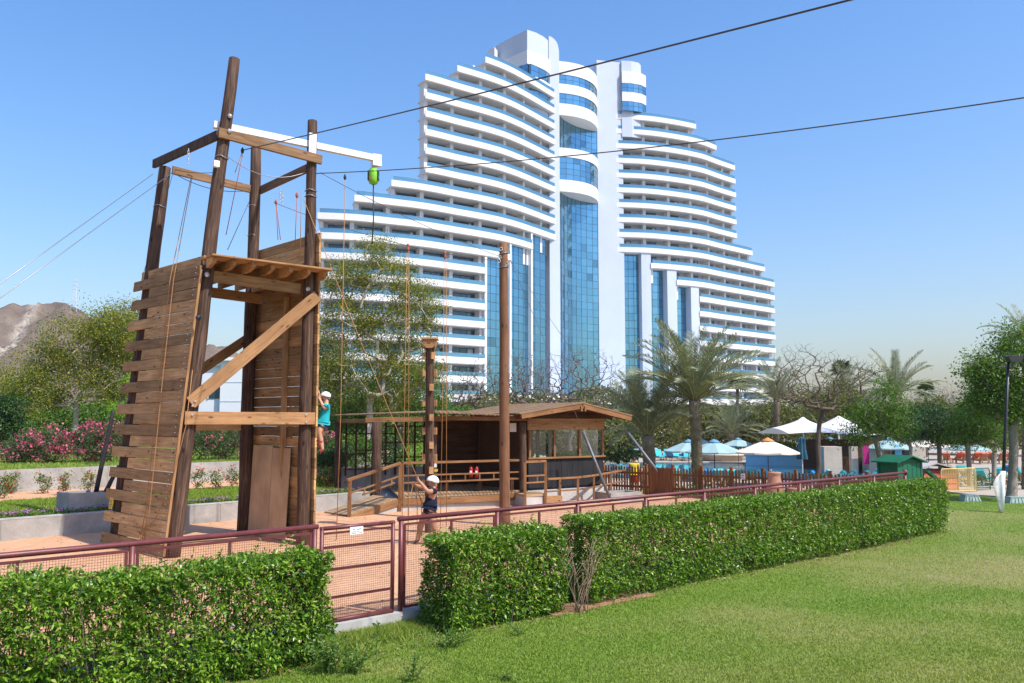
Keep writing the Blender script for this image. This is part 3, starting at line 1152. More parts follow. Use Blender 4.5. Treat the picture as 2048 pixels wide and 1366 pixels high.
lp = [gs0 - .06 - 2.62 * i for i in range(4)][::-1]
fence_run('dark red pipe fence with wire mesh left of the gate', lp[0], gs0 - .04, lp)
n_r = 9
rp_ = [gs1 + .09 + (FEND - gs1 - .09) * i / n_r for i in range(n_r + 1)]
rf = fence_run('long dark red pipe fence right of the gate, behind the clipped hedges', gs1 + .06, FEND, rp_)
mb = MB(); mb.lathe(ST(FEND, 0, 1.44), [(.05, 0), (.075, .03), (.08, .09), (.05, .14), (.01, .155)], 12); mb.build('post_cap', M['red_paint'], rf)

gt = thing('mesh_gate', ST(gs0, 0), 'dark red wire mesh gate with a small white notice', 'gate')
ga, gb = gs0 + .035, gs1 - .04
for (p, q) in ((ST(ga, 0, 1.46), ST(gb, 0, 1.46)), (ST(ga, 0, .08), ST(gb, 0, .08)), (ST(ga + .025, 0, .055), ST(ga + .025, 0, 1.485)), (ST(gb - .025, 0, .055), ST(gb - .025, 0, 1.485))):
    mb = MB(); mb.tube([p, q], .032, 10); mb.build('frame_tube', M['red_paint'], gt)
for z in (.42, .84, 1.17):
    mb = MB(); mb.bar(ST(ga + .04, 0, z), ST(gb - .04, 0, z), .04, .03); mb.build('crossbar', M['red_paint'], gt)
mb = MB(); mb.bar(ST(ga + .05, 0, 1.385), ST(gb - .05, 0, 1.385), .03, .02); mb.build('crossbar', M['red_paint'], gt)
mb = MB(); wire_panel(mb, ga + .05, gb - .05, .10, 1.40, .02)
tag(mb.build('wire_mesh', M['mesh_wire'], gt), kind='stuff')
# notice with two lines of arabic-looking script and two of small latin
nq = RP(713, 1061, ST(0, .035), FN)
mb = MB(); mb.box(nq, (.235, .008, .115), FD, FN, UP); sg = mb.build('notice', M['plastic_white'], gt)


def stroke(mb, pts, r, base):
    mb.tube([base + FD * p[0] + UP * p[1] + FN * .006 for p in pts], r, 4)


mb = MB()
stroke(mb, [(-.075, .018), (-.06, .014), (-.045, .02), (-.03, .016), (-.025, .03)], .0035, nq)
stroke(mb, [(-.055, .03), (-.05, .033)], .0035, nq)
stroke(mb, [(0.0, .018), (.02, .014), (.04, .018), (.055, .024), (.07, .022), (.072, .042)], .0035, nq)
stroke(mb, [(.03, .032), (.035, .034)], .0035, nq)
stroke(mb, [(.055, .012), (.06, .010)], .0035, nq)
for w0, w1, z in ((-.075, -.035, -.014), (-.025, .0, -.012), (.015, .05, -.014), (-.08, .0, -.036), (.045, .095, -.036)):
    x = w0
    while x < w1:
        stroke(mb, [(x, z - .007), (x, z + .006)], .0022, nq)
        x += .0095
mb.build('lettering', M['sign_ink'], sg)

# ---------------------------------------------------------------- leaves
def leaf_quads(C, Dr, L, W, fold=0.18, droop=0.0):
    """C base points (n,3), Dr leaf axes (n,3), L, W arrays"""
    n = len(C)
    Dr = Dr / (np.linalg.norm(Dr, axis=1, keepdims=True) + 1e-9)
    R = RNG.normal(size=(n, 3)) + np.array([0, 0, 0.6])
    S = np.cross(Dr, R)
    S /= (np.linalg.norm(S, axis=1, keepdims=True) + 1e-9)
    Nn = np.cross(S, Dr)
    mid = C + Dr * (L * 0.48)[:, None]
    tip = C + Dr * L[:, None] - np.array([0, 0, 1.0]) * (droop * L)[:, None]
    lf = mid + S * (W * .5)[:, None] + Nn * (W * fold)[:, None]
    rt = mid - S * (W * .5)[:, None] + Nn * (W * fold)[:, None]
    V = np.stack([C, rt, tip, lf], 1).reshape(-1, 3)
    F = np.arange(4 * n).reshape(n, 4)
    return V, F


leaf_mat('hedge_leaf', [(0, (0.022, 0.070, 0.006)), (0.3, (0.070, 0.170, 0.010)), (0.65, (0.165, 0.300, 0.022)), (0.93, (0.28, 0.41, 0.045)), (0.97, (0.36, 0.38, 0.08)), (0.985, (0.26, 0.16, 0.06)), (1.0, (0.20, 0.11, 0.05))], .24, .36, spec=.45)
leaf_mat('dry_twig_leaf', [(0, (0.20, 0.13, 0.06)), (1, (0.30, 0.22, 0.12))], .2)
simple('bark_brown', (0.16, 0.12, 0.09), (0.085, 0.062, 0.046), 0.9, 12, 0.1)
simple('dry_twig', (0.30, 0.22, 0.155), (0.19, 0.13, 0.09), 0.9, 12, 0.1)


def hedge(label, s0, s1, t0, t1, zb, ztop, bulge, density, leaf=.088, seed=1, ragged=.0, open_l=0.0):
    """clipped hedge: whorls of leaves at shoot tips all over its sides and top, twiggy core"""
    o = thing('clipped_hedge', ST((s0 + s1) / 2, (t0 + t1) / 2, zb), label, 'hedge')
    h = ztop - zb
    L, Wd = s1 - s0, t1 - t0
    areas = dict(front=L * h, top=L * Wd, left=Wd * h, right=Wd * h, back=L * h * .5)
    Cs, Ds = [], []
    for face, ar in areas.items():
        n = int(ar * density)
        a, b = RNG.random(n), RNG.random(n)
        dep = RNG.exponential(.11, n)
        if face == 'front':
            s, t, z = s0 + L * a, t1 - dep, zb + h * b; d = np.array([0, 1.0, .45])
        elif face == 'back':
            s, t, z = s0 + L * a, t0 + dep, zb + h * b; d = np.array([0, -1.0, .45])
        elif face == 'top':
            s, t, z = s0 + L * a, t0 + Wd * b, ztop - dep; d = np.array([0, .15, 1.0])
        elif face == 'left':
            s, t, z = s0 + dep, t0 + Wd * a, zb + h * b; d = np.array([-1.0, 0.1, .45])
        else:
            s, t, z = s1 - dep, t0 + Wd * a, zb + h * b; d = np.array([1.0, 0.1, .45])
        # swellings and hollows of the clipped surface
        lump = fbm(s * .9 + seed * 7, z * 1.1 + t * .9, seed, 3) * bulge
        fine = fbm(s * 3.1 + seed * 3, z * 3.3 + t * 3.0, seed + 5, 2) * bulge * .7
        off = (lump + fine)
        s = s + d[0] * off; t = t + d[1] * off
        if face == 'top':
            z = z + off * .9 + ragged * np.maximum(0, RNG.normal(size=n)) ** 2
        # rounded shoulders, narrower foot
        zr = np.clip((z - zb) / h, 0, 1)
        if face in ('front', 'back'):
            t = t - np.sign(d[1]) * (.10 * np.clip((zr - .85) / .15, 0, 1) ** 2 + .10 * np.clip((.22 - zr) / .22, 0, 1))
        keep = np.ones(n, bool)
        # thin places where the twigs show
        thin = fbm(s * 1.3 + 11 + seed, z * 1.6 + t, seed + 9, 2)
        keep &= RNG.random(n) > np.clip((thin - .19) * 5, 0, .85)
        if face in ('front', 'left', 'right'):
            keep &= RNG.random(n) > np.clip((.16 - zr) * 4, 0, .6)
        P = np.stack([FA.x + FD.x * s + FN.x * t, FA.y + FD.y * s + FN.y * t, z], 1)[keep]
        dd = np.array(FD) * d[0] + np.array(FN) * d[1] + np.array([0, 0, d[2]])
        m = len(P)
        Cs.append(P)
        Ds.append(dd[None] + RNG.normal(size=(m, 3)) * .45)
    C = np.concatenate(Cs); Dv = np.concatenate(Ds)
    Dv /= np.linalg.norm(Dv, axis=1, keepdims=True)
    k = 5
    n = len(C)
    ang = np.linspace(0, 2 * np.pi, k, endpoint=False)[None] + RNG.uniform(0, 6.28, (n, 1)) + RNG.normal(size=(n, k)) * .35
    ref = np.cross(Dv, RNG.normal(size=(n, 3))); ref /= np.linalg.norm(ref, axis=1, keepdims=True)
    bi = np.cross(Dv, ref)
    open_ = RNG.uniform(.5, 1.35, (n, k))
    ax = (np.cos(ang)[..., None] * ref[:, None] + np.sin(ang)[..., None] * bi[:, None]) * np.sin(open_)[..., None] + Dv[:, None] * np.cos(open_)[..., None]
    base = C[:, None] - Dv[:, None] * RNG.uniform(0, .05, (n, k))[..., None]
    Ln = leaf * RNG.uniform(.35, 1.25, (n, k)) * RNG.uniform(.75, 1.15, (n, 1))
    V, F = leaf_quads(base.reshape(-1, 3), ax.reshape(-1, 3), Ln.ravel(), (Ln * .40).ravel(), .16, .12)
    me = np_mesh('foliage', V - np.array(WLOC[o.name]), F, M['hedge_leaf'])
    link_mesh(me, 'foliage', o, WLOC[o.name])
    # twigs
    mb = MB()
    rs = random.Random(seed)
    for i in range(int(L * 14)):
        s, t = rs.uniform(s0 + .1, s1 - .1), rs.uniform(t0 + .12, t1 - .12)
        p = [ST(s, t, zb - .05)]
        tx, ty = rs.uniform(-.3, .3), rs.uniform(-.3, .3)
        for q in range(1, 5):
            f = q / 4
            p.append(ST(min(max(s + tx * f + rs.uniform(-.04, .04), s0), s1), min(max(t + ty * f + rs.uniform(-.04, .04), t0), t1 - .04), zb + (h - .1) * f))
        mb.tube(p, [.013, .011, .009, .006, .003], 4, False)
    mb.build('twigs', M['bark_brown'], o)
    return o


def s_of(P):
    return (P - FA).dot(FD)


def t_of(P):
    return (P - FA).dot(FN)


hL = s_of(G(640, 1320, -.2)); hM0 = s_of(G(852, 1278, -.2)); hM1 = s_of(G(1142, 1228, -.2)); hR0 = s_of(G(1190, 1215, -.2)); hR1 = s_of(G(1864, 1060, -.2))
HT1 = 1.12
hedge('large clipped hedge in the left foreground with ragged leafy top', -6.2, hL + .05, .2, HT1, -.22, 1.28, .34, 860, .076, 1, .026)
hedge('short block of clipped hedge right of the mesh gate', hM0 + .34, hM1, .25, HT1 + .02, -.22, 1.24, .20, 880, .074, 2, .020)
hedge('long clipped hedge running away along the lawn to the right', hR0, hR1, .25, HT1, -.2, 1.34, .15, 760, .068, 3, .010)
# leggy dry stems in the gap between the hedges
o = thing('dry_shrub', G(1160, 1222, -.2), 'leggy dry shrub with bare pale stems in the gap between hedges', 'shrub')
rs = random.Random(5)
base = G(1158, 1226, -.2)
mb = MB()
tw_tips = []
for i in range(15):
    a = rs.uniform(-.5, .62)
    h = rs.uniform(.7, 1.35)
    st = base + FD * rs.uniform(-.06, .18) + FN * rs.uniform(-.12, .05)
    p = [st + FD * (a * f * h + .05 * rs.uniform(-1, 1) * f) + FN * (rs.uniform(-.05, .05)) + UP * (h * f) for f in (0, .25, .5, .75, 1)]
    mb.tube(p, [.008, .007, .0055, .004, .0025], 5)
    for f in (2, 3):
        q = p[f]
        e = q + FD * rs.uniform(-.3, .3) + FN * rs.uniform(-.1, .15) + UP * rs.uniform(.1, .35)
        mb.tube([q, (q + e) / 2 + UP * .03, e], [.005, .004, .002], 4)
        tw_tips.append(e)
    tw_tips.append(p[-1])
mb.build('stems', M['dry_twig'], o)
Ct = np.array([np.array(t) for t in tw_tips for _ in range(4)]) + RNG.normal(size=(len(tw_tips) * 4, 3)) * .05
V, F = leaf_quads(Ct, RNG.normal(size=Ct.shape), RNG.uniform(.03, .06, len(Ct)), RNG.uniform(.012, .022, len(Ct)))
me = np_mesh('leaves', V - np.array(WLOC[o.name]), F, M['hedge_leaf']); link_mesh(me, 'leaves', o, WLOC[o.name])

# weeds by the kerb and the gate
leaf_mat('weed_leaf', [(0, (0.065, 0.13, 0.02)), (.5, (0.12, 0.21, 0.04)), (1, (0.20, 0.29, 0.07))], .35, .5)


def weed(loc, h, nst, spread, label, leaf=.05, seed=0):
    rs = random.Random(seed)
    o = thing('weed_plant', loc, label, 'weed')
    mb = MB(); C, Dv = [], []
    for i in range(nst):
        a = rs.uniform(0, 6.28); lean = rs.uniform(.0, spread)
        hh = h * rs.uniform(.6, 1.05)
        d = Vector((math.cos(a), math.sin(a), 0))
        st = Vector(loc) + d * rs.uniform(0, spread * .35)
        pts = [st + d * (lean * f * f) + UP * (hh * f) for f in (0, .33, .66, 1)]
        mb.tube(pts, [.006, .005, .004, .002], 4, False)
        m = max(4, int(hh / .035))
        for j in range(m):
            f = .2 + .8 * j / m
            p = st + d * (lean * f * f) + UP * (hh * f)
            for q in range(2):
                b = rs.uniform(0, 6.28)
                C.append(p); Dv.append((math.cos(b), math.sin(b), rs.uniform(.1, .9)))
    mb.build('stems', M['weed_leaf'], o)
    C = np.array([np.array(c) for c in C]); Dv = np.array(Dv)
    Ln = RNG.uniform(.6, 1.2, len(C)) * leaf
    V, F = leaf_quads(C, Dv, Ln, Ln * .42)
    me = np_mesh('leaves', V - np.array(loc), F, M['weed_leaf'])
    link_mesh(me, 'leaves', o, loc)


weed(G(752, 1345, -.2), .85, 1, .03, 'tall single weed stem with small leaves in the foreground', .085, 3)
weed(G(705, 1345, -.2), .36, 22, .38, 'low leafy weeds beside the end of the left hedge', .06, 4)
weed(G(655, 1345, -.2), .46, 26, .36, 'bushy weeds at the foot of the left hedge', .06, 5)
weed(G(826, 1362, -.2), .34, 9, .2, 'small weed clump at the bottom edge near the middle', .055, 6)
weed(G(895, 1296, -.2), .28, 30, .45, 'spreading weeds at the foot of the short hedge block', .05, 7)
weed(G(1040, 1272, -.2), .22, 9, .30, 'low weeds in front of the short hedge block', .045, 8)
weed(G(860, 1262, -.2), .5, 8, .22, 'leafy shoots at the left foot of the short hedge block', .07, 9)
weed(G(760, 1285, -.2), .12, 14, .3, 'grassy tuft along the kerb below the gate', .05, 10)
weed(G(1010, 1362, -.2), .10, 5, .12, 'tiny leafy weed on the lawn at the bottom edge', .06, 11)
# bare soil strip at the foot of the right hedge
sv = np.linspace(hM1 - .35, hR0 + 1.6, 40)
v_, f_ = [], []
for i, s in enumerate(sv):
    w = -.10 + .8 * max(0, float(fbm(np.array([s * .7]), np.array([2.0]), 44, 3)[0]) + .12) + (.22 * math.exp(-((s - hM1 - .2) / .6) ** 2))
    for j, t in enumerate((HT1 - .45, HT1 - .05, HT1 + w)):
        p = ST(s, t)
        v_.append((p.x, p.y, float(lawn_z(np.array([p.x]), np.array([p.y]))[0]) + (.03, .026, .006)[j]))
    if i:
        b0 = (i - 1) * 3
        f_ += [(b0, b0 + 1, b0 + 4, b0 + 3), (b0 + 1, b0 + 2, b0 + 5, b0 + 4)]
tag(link_mesh(np_mesh('soil_strip', v_, [np.array(f_)], M['earth'], smooth=True), 'soil_strip'), kind='structure')
# longer grass along the kerb in the shade
n = 9000
s = RNG.uniform(hL, hM0 + .4, n); t = .14 + np.abs(RNG.normal(size=n)) * .28
P = np.array(FA)[None] + np.outer(s, np.array(FD)) + np.outer(t, np.array(FN))
me = blades('kerb_grass', P[:, 0], P[:, 1], lawn_z(P[:, 0], P[:, 1]), .11, M['turf_blade'], RNG.random(n) * .35, .008, .7)
tag(link_mesh(me, 'kerb_grass'), 'longer unmown grass along the kerb by the gate', 'grass', kind='stuff')
# leaf litter and earth at the hedge foot
n = 1800
s = RNG.uniform(-6, hR1 + .3, n); t = HT1 + RNG.normal(size=n) * .16 + .02
P = np.array(FA)[None] + np.outer(s, np.array(FD)) + np.outer(t, np.array(FN))
P[:, 2] = lawn_z(P[:, 0], P[:, 1]) + .03
V, F = leaf_quads(P, RNG.normal(size=(n, 3)) * np.array([1, 1, .2]), RNG.uniform(.03, .07, n), RNG.uniform(.015, .03, n))
tag(link_mesh(np_mesh('leaf_litter', V, F, M['dry_twig_leaf']), 'leaf_litter'), 'dry fallen leaves along the hedge foot', 'leaf litter', kind='stuff')
P = np.stack([LITTER[0], LITTER[1], 0.09 + 0 * LITTER[0]], 1)
k = (P[:, 0] - FA.x) * FN.x + (P[:, 1] - FA.y) * FN.y < -.4
P = P[k]
P[:, 2] = .10 * fbm(P[:, 0] * .5, P[:, 1] * .5, 11, 4) + .012
n = len(P)
V, F = leaf_quads(P, RNG.normal(size=(n, 3)) * np.array([1, 1, .15]), RNG.uniform(.03, .09, n), RNG.uniform(.015, .035, n))
tag(link_mesh(np_mesh('sand_litter', V, F, M['dry_twig_leaf']), 'sand_litter'), 'dry leaves scattered over the sand yard', 'leaf litter', kind='stuff')

# ================================================================== HOTEL
simple('hotel_white', (0.66, 0.66, 0.655), (0.625, 0.63, 0.625), 0.55, 0.25, 0.3)
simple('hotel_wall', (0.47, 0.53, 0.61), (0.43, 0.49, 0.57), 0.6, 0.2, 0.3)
simple('frame_dark', (0.035, 0.07, 0.10), (0.03, 0.06, 0.09), 0.4, 1)
simple('rail_metal', (0.20, 0.32, 0.42), (0.16, 0.27, 0.36), 0.35, 1, .5, .3)
simple('curtain_cloth', (0.62, 0.66, 0.70), (0.5, 0.54, 0.6), 0.8, 0.6)


def glass_mat(name, col, rough=0.05, metal=0.75, vary=0.25):
    m, nt, b = new_mat(name)
    geo = nt.nodes.new('ShaderNodeNewGeometry')
    c = ramp(nt, geo.outputs['Random Per Island'], [(0, tuple(x * .6 for x in col)), (.03, tuple(x * .7 for x in col)), (.045, tuple(x * (1 - vary) for x in col)), (1, tuple(min(1, x * (1 + vary)) for x in col))])
    nt.links.new(c, b.inputs['Base Color'])
    b.inputs['Roughness'].default_value = rough
    b.inputs['Metallic'].default_value = metal
    b.inputs['Specular IOR Level'].default_value = 0.6
    return m


glass_mat('blue_glass', (0.135, 0.33, 0.46), 0.07, 0.85, 0.10)
glass_mat('door_glass', (0.035, 0.085, 0.13), 0.08, 0.5, 0.6)
# tinted balustrade glass: part mirror, part clear
m, nt, b = new_mat('rail_glass')
b.inputs['Base Color'].default_value = (0.13, 0.33, 0.47, 1)
b.inputs['Roughness'].default_value = 0.08
b.inputs['Metallic'].default_value = 0.45
tr = nt.nodes.new('ShaderNodeBsdfTransparent'); tr.inputs[0].default_value = (0.50, 0.74, 0.90, 1)
mx = nt.nodes.new('ShaderNodeMixShader'); mx.inputs[0].default_value = 0.24
nt.links.new(b.outputs[0], mx.inputs[1]); nt.links.new(tr.outputs[0], mx.inputs[2])
nt.links.new(mx.outputs[0], nt.nodes['Material Output'].inputs['Surface'])

FH = 3.3
H1 = 67.1 + CAMH


def lev(k):
    """top of the parapet band of level k (1 = highest)"""
    return H1 - FH * (k - 1)


class Arc:
    def __init__(self, pts):
        P = [Vector((x, y, 0)) for x, y in pts]
        # Catmull-Rom resample
        Q = [P[0] * 2 - P[1]] + P + [P[-1] * 2 - P[-2]]
        self.p = []
        for i in range(1, len(Q) - 2):
            for j in range(24):
                t = j / 24
                a, b_, c, d = Q[i - 1], Q[i], Q[i + 1], Q[i + 2]
                self.p.append(.5 * ((2 * b_) + (c - a) * t + (2 * a - 5 * b_ + 4 * c - d) * t * t + (3 * b_ - a - 3 * c + d) * t ** 3))
        self.p.append(P[-1])
        self.s = [0.0]
        for a, b_ in zip(self.p[:-1], self.p[1:]):
            self.s.append(self.s[-1] + (b_ - a).length)
        self.L = self.s[-1]

    def at(self, s, off=0.0):
        """point at arc length s, off metres outwards (towards the viewer)"""
        i = 0
        if s <= 0:
            i = 0
        elif s >= self.L:
            i = len(self.p) - 2
        else:
            lo, hi = 0, len(self.s) - 1
            while hi - lo > 1:
                mid = (lo + hi) // 2
                if self.s[mid] <= s:
                    lo = mid
                else:
                    hi = mid
            i = lo
        d = (self.p[i + 1] - self.p[i])
        t = (s - self.s[i]) / d.length
        d2 = self.p[min(i + 2, len(self.p) - 1)] - self.p[max(i - 1, 0)]
        n = Vector((d2.y, -d2.x, 0)).normalized()
        return self.p[i] + d * t + n * off

    def tan(self, s):
        return (self.at(s + .2) - self.at(s - .2)).normalized()

    def s_at_px(self, px, z):
        lo, hi = -2.0, self.L + 6
        for _ in range(40):
            mid = (lo + hi) / 2
            q = self.at(mid)
            if PX((q.x, q.y, z))[0] < px:
                lo = mid
            else:
                hi = mid
        return (lo + hi) / 2


def sweep(mb, arc, s0, s1, prof, step=1.6, caps=True):
    """sweep a closed (offset, z) profile along the arc"""
    n = max(2, int((s1 - s0) / step) + 1)
    k = len(prof)
    b0 = len(mb.v)
    for i in range(n):
        s = s0 + (s1 - s0) * i / (n - 1)
        for off, z in prof:
            p = arc.at(s, off)
            mb.v.append(Vector((p.x, p.y, z)))
    for i in range(n - 1):
        for j in range(k):
            a, b_ = b0 + i * k + j, b0 + i * k + (j + 1) % k
            mb.f.append([a, b_, b_ + k, a + k]); mb.m.append(mb.cur); mb.sm.append(False)
    if caps:
        mb.f.append([b0 + j for j in range(k)][::-1]); mb.m.append(mb.cur); mb.sm.append(False)
        e = b0 + (n - 1) * k
        mb.f.append([e + j for j in range(k)]); mb.m.append(mb.cur); mb.sm.append(False)


AL = Arc([(-38, 136.2), (-32.1, 136.7), (-26.2, 137.9), (-20.6, 140.4), (-15.2, 143.2), (-10.2, 147), (-.85, 154.9), (8.9, 168.6)])
AR = Arc([(21.5, 180.3), (31, 182), (41.8, 187), (48.9, 193.2), (62.1, 205), (66.5, 209.5)])
ht = thing('resort_hotel', (12, 172, -1.4), 'large white curved high-rise resort hotel with blue glass and stepped balconies', 'hotel')
BAY = 6.25
DEP = 2.5


def balcony_level(arc, k, s0, s1, bays0, cap0=True, cap1=True, window_side=1, bottom=True):
    z = lev(k)
    # parapet band with floor slab behind, soffit below
    mb = MB()
    sweep(mb, arc, s0, s1, [(0, z), (0, z - 1.08), (-.25, z - 1.2), (-DEP - .6, z - 1.2), (-DEP - .6, z - .95), (-.22, z - .95), (-.22, z)])
    bd = mb.build('balcony_band', M['hotel_white'], ht)
    # glass rail on the band
    mb = MB()
    sweep(mb, arc, s0 + .35, s1 - .25, [(-.10, z + .003), (-.06, z + .003), (-.06, z + .66), (-.10, z + .66)], caps=True)
    mb.build('glass_rail', M['rail_glass'], bd)
    mb = MB()
    sweep(mb, arc, s0 + .35, s1 - .25, [(-.13, z + .665), (-.03, z + .665), (-.03, z + .73), (-.13, z + .73)])
    mb.build('handrail', M['rail_metal'], bd)
    if not bottom:
        return
    # storey below this band: back wall, partitions, doors
    zt, zb = z - 1.2, z - FH - .95
    mb = MB()
    sweep(mb, arc, s0 + .3, s1 - .2, [(-DEP, zb), (-DEP, zt), (-DEP - .3, zt), (-DEP - .3, zb)])
    mb.build('back_wall', M['hotel_wall'], ht)
    ss = []
    s = bays0
    while s > s0 + 1.0:
        s -= BAY
    while s < s1 - .3:
        if s > s0 + .45:
            ss.append(s)
        s += BAY
    parts = [s0 + .55] + [q for q in ss if q > s0 + 2.2 and q < s1 - 1.2] + [s1 - .55]
    for q in parts:
        t = arc.tan(q)
        c = arc.at(q, -DEP / 2 - .45)
        n = Vector((t.y, -t.x, 0))
        mb = MB()
        mb.box((c.x, c.y, (zt + zb) / 2), (.7, DEP - .92, zt - zb - .004), t, -n, UP)
        mb.build('partition_wall', M['hotel_white'], ht)
    for a, b_ in zip(parts[:-1], parts[1:]):
        if b_ - a < 3.0:
            continue
        w1 = b_ - .5 if window_side > 0 else a + .5 + (b_ - a - 1.0) * .62
        w0 = w1 - (b_ - a - 1.0) * (.84 if window_side > 0 else .62)
        mid = (w0 + w1) / 2
        t = arc.tan(mid)
        n = Vector((t.y, -t.x, 0))
        pA, pB = arc.at(w0, -DEP + .03), arc.at(w1, -DEP + .03)
        t = (pB - pA).normalized(); n = Vector((t.y, -t.x, 0))
        Lw = (pB - pA).length
        c = (pA + pB) / 2
        hz = zt - zb - .35
        mb = MB()
        npn = 3
        mb.cur = 0
        for i in range(npn):
            cc = c + t * (Lw * ((i + .5) / npn - .5)) + n * (.02 + .006 * random.random())
            yaw = random.uniform(-.03, .03)
            tt = (t + n * yaw).normalized()
            mb.box((cc.x, cc.y, zb + .02 + hz / 2), (Lw / npn - .09, .04, hz - .1), tt, Vector((-tt.y, tt.x, 0)), UP)
        mb.cur = 1
        for i in range(npn + 1):
            cc = c + t * (Lw * (i / npn - .5)) + n * .04
            mb.box((cc.x, cc.y, zb + .02 + hz / 2), (.1, .09, hz), t, -n, UP)
        mb.box((c.x + n.x * .04, c.y + n.y * .04, zb + .02 + hz + .03), (Lw + .1, .1, .1), t, -n, UP)
        if random.random() < .35:
            mb.cur = 2
            i = random.choice((0, 2))
            cc = c + t * (Lw * ((i + .5) / npn - .5)) + n * .048
            mb.box((cc.x, cc.y, zb + .02 + hz / 2), (Lw / npn * random.uniform(.3, .8), .012, hz - .12), t, -n, UP)
        mb.build('balcony_door', [M['door_glass'], M['frame_dark'], M['curtain_cloth']], ht)


sL0 = AL.s_at_px(966.5, lev(8))           # a partition line to hang the bays on
sR0 = AR.s_at_px(1291, lev(6))
left_start = {1: 971, 2: 915, 3: 851, 4: 851, 5: 851, 6: 851, 7: 851, 8: 851, 9: 783, 10: 709}
right_end_L = {11: 1066, 12: 1023}
NLEV = 20
SEND = {}
for k in range(1, NLEV + 1):
    px0 = left_start.get(k, 635 + (k - 11) * .6)
    px1 = 1112 if k <= 10 else right_end_L.get(k, 973)
    s0 = AL.s_at_px(px0, lev(k))
    s1 = AL.s_at_px(px1, lev(k)) if px1 < 1100 else AL.L
    SEND[k] = s1
    nxt = True
    balcony_level(AL, k, s0, s1, sL0)
right_end = {1: 1392, 2: 1433, 3: 1470, 4: 1471, 5: 1472, 6: 1472, 7: 1473, 8: 1474, 9: 1505, 10: 1530}
right_start = {11: 1302, 12: 1354}
for k in range(1, NLEV + 1):
    px1 = right_end.get(k, 1549 + (k - 11) * .45)
    px0 = 1220 + k * .5 if k <= 10 else right_start.get(k, 1400)
    s0 = AR.s_at_px(px0, lev(k))
    s1 = AR.s_at_px(px1, lev(k))
    balcony_level(AR, k, s0 if k > 10 else s0, s1, sR0, window_side=-1)


# curtain walls: grid of slightly uneven panes with mullions
def curtain(arc_or_pts, s0, s1, z0, z1, off, cols, rh=1.65, name='curtain_wall', tilt=.006, mat='blue_glass'):
    arc = arc_or_pts
    rows = max(1, int(round((z1 - z0) / rh)))
    mb = MB()
    for i in range(cols):
        a, b_ = arc.at(s0 + (s1 - s0) * i / cols, off), arc.at(s0 + (s1 - s0) * (i + 1) / cols, off)
        d = (b_ - a); L = d.length; d.normalize(); n = Vector((d.y, -d.x, 0))
        for j in range(rows):
            za, zb = z0 + (z1 - z0) * j / rows, z0 + (z1 - z0) * (j + 1) / rows
            g = .04
            y1, y2, y3 = [random.gauss(0, tilt) for _ in range(3)]
            q = [a + d * g + n * (y1 * .5), b_ - d * g + n * (y2 * .5), b_ - d * g + n * (y2 * .5 + y3), a + d * g + n * (y1 * .5 + y3)]
            zz = (za + g, za + g, zb - g, zb - g)
            mb.add([Vector((q[m_].x, q[m_].y, zz[m_])) for m_ in range(4)], [(0, 1, 2, 3)])
    pn = mb.build(name, M[mat], ht)
    pn['kind'] = 'stuff'
    mb = MB()
    for i in range(cols + 1):
        a = arc.at(s0 + (s1 - s0) * i / cols, off - .02)
        t = arc.tan(s0 + (s1 - s0) * i / cols); n = Vector((t.y, -t.x, 0))
        mb.box((a.x, a.y, (z0 + z1) / 2), (.07, .10, z1 - z0), t, -n, UP)
    for j in range(rows + 1):
        z = z0 + (z1 - z0) * j / rows
        for i in range(cols):
            a, b_ = arc.at(s0 + (s1 - s0) * i / cols, off - .02), arc.at(s0 + (s1 - s0) * (i + 1) / cols, off - .02)
            mb.bar(Vector((a.x, a.y, z)), Vector((b_.x, b_.y, z)), .055, .09)
    mb.build('mullions', M['frame_dark'], pn)


def slab(poly, z0, z1, name='wall', mat='hotel_white'):
    a = sum(poly[i][0] * poly[(i + 1) % len(poly)][1] - poly[(i + 1) % len(poly)][0] * poly[i][1] for i in range(len(poly)))
    if a < 0:
        poly = poly[::-1]
    mb = MB(); mb.prism([(p[0], p[1]) for p in poly], z0, z1)
    return mb.build(name, M[mat], ht)


def arc_poly(arc, s0, s1, o0, o1, n=10):
    a = [arc.at(s0 + (s1 - s0) * i / n, o0) for i in range(n + 1)]
    b_ = [arc.at(s1 + (s0 - s1) * i / n, o1) for i in range(n + 1)]
    return [(p.x, p.y) for p in a + b_]


BASE = -1.4
# glass strips and piers below the stepped ends, left wing
steps = [(973, 1023, 12, 4), (1023, 1066, 11, 4), (1066, 1101, 10, 3)]
for px0, px1, k, c in steps:
    zz = lev(k) - 1.2
    s0, s1 = AL.s_at_px(px0, 20), AL.s_at_px(px1, 20)
    curtain(AL, s0 + .25, s1 - .25, BASE, zz, -1.0, c, 1.65)
    mb = MB()
    for s in (s0,):
        t = AL.tan(s); c_ = AL.at(s, -1.4); n = Vector((t.y, -t.x, 0))
        mb.box((c_.x, c_.y, (BASE + zz) / 2), (.5, 2.4, zz - BASE - .006), t, -n, UP)
    mb.build('fin', M['hotel_white'], ht)
# body behind the left wing so nothing shows through
slab(arc_poly(AL, AL.s_at_px(921, 40), AL.L, -DEP - .62, -DEP - 9), BASE, lev(3) - 1.0, 'core_block', 'hotel_wall')
slab(arc_poly(AL, AL.s_at_px(690, 20), AL.s_at_px(921, 30) - .01, -DEP - .62, -DEP - 9), BASE, lev(11) - 1.0, 'core_block', 'hotel_wall')
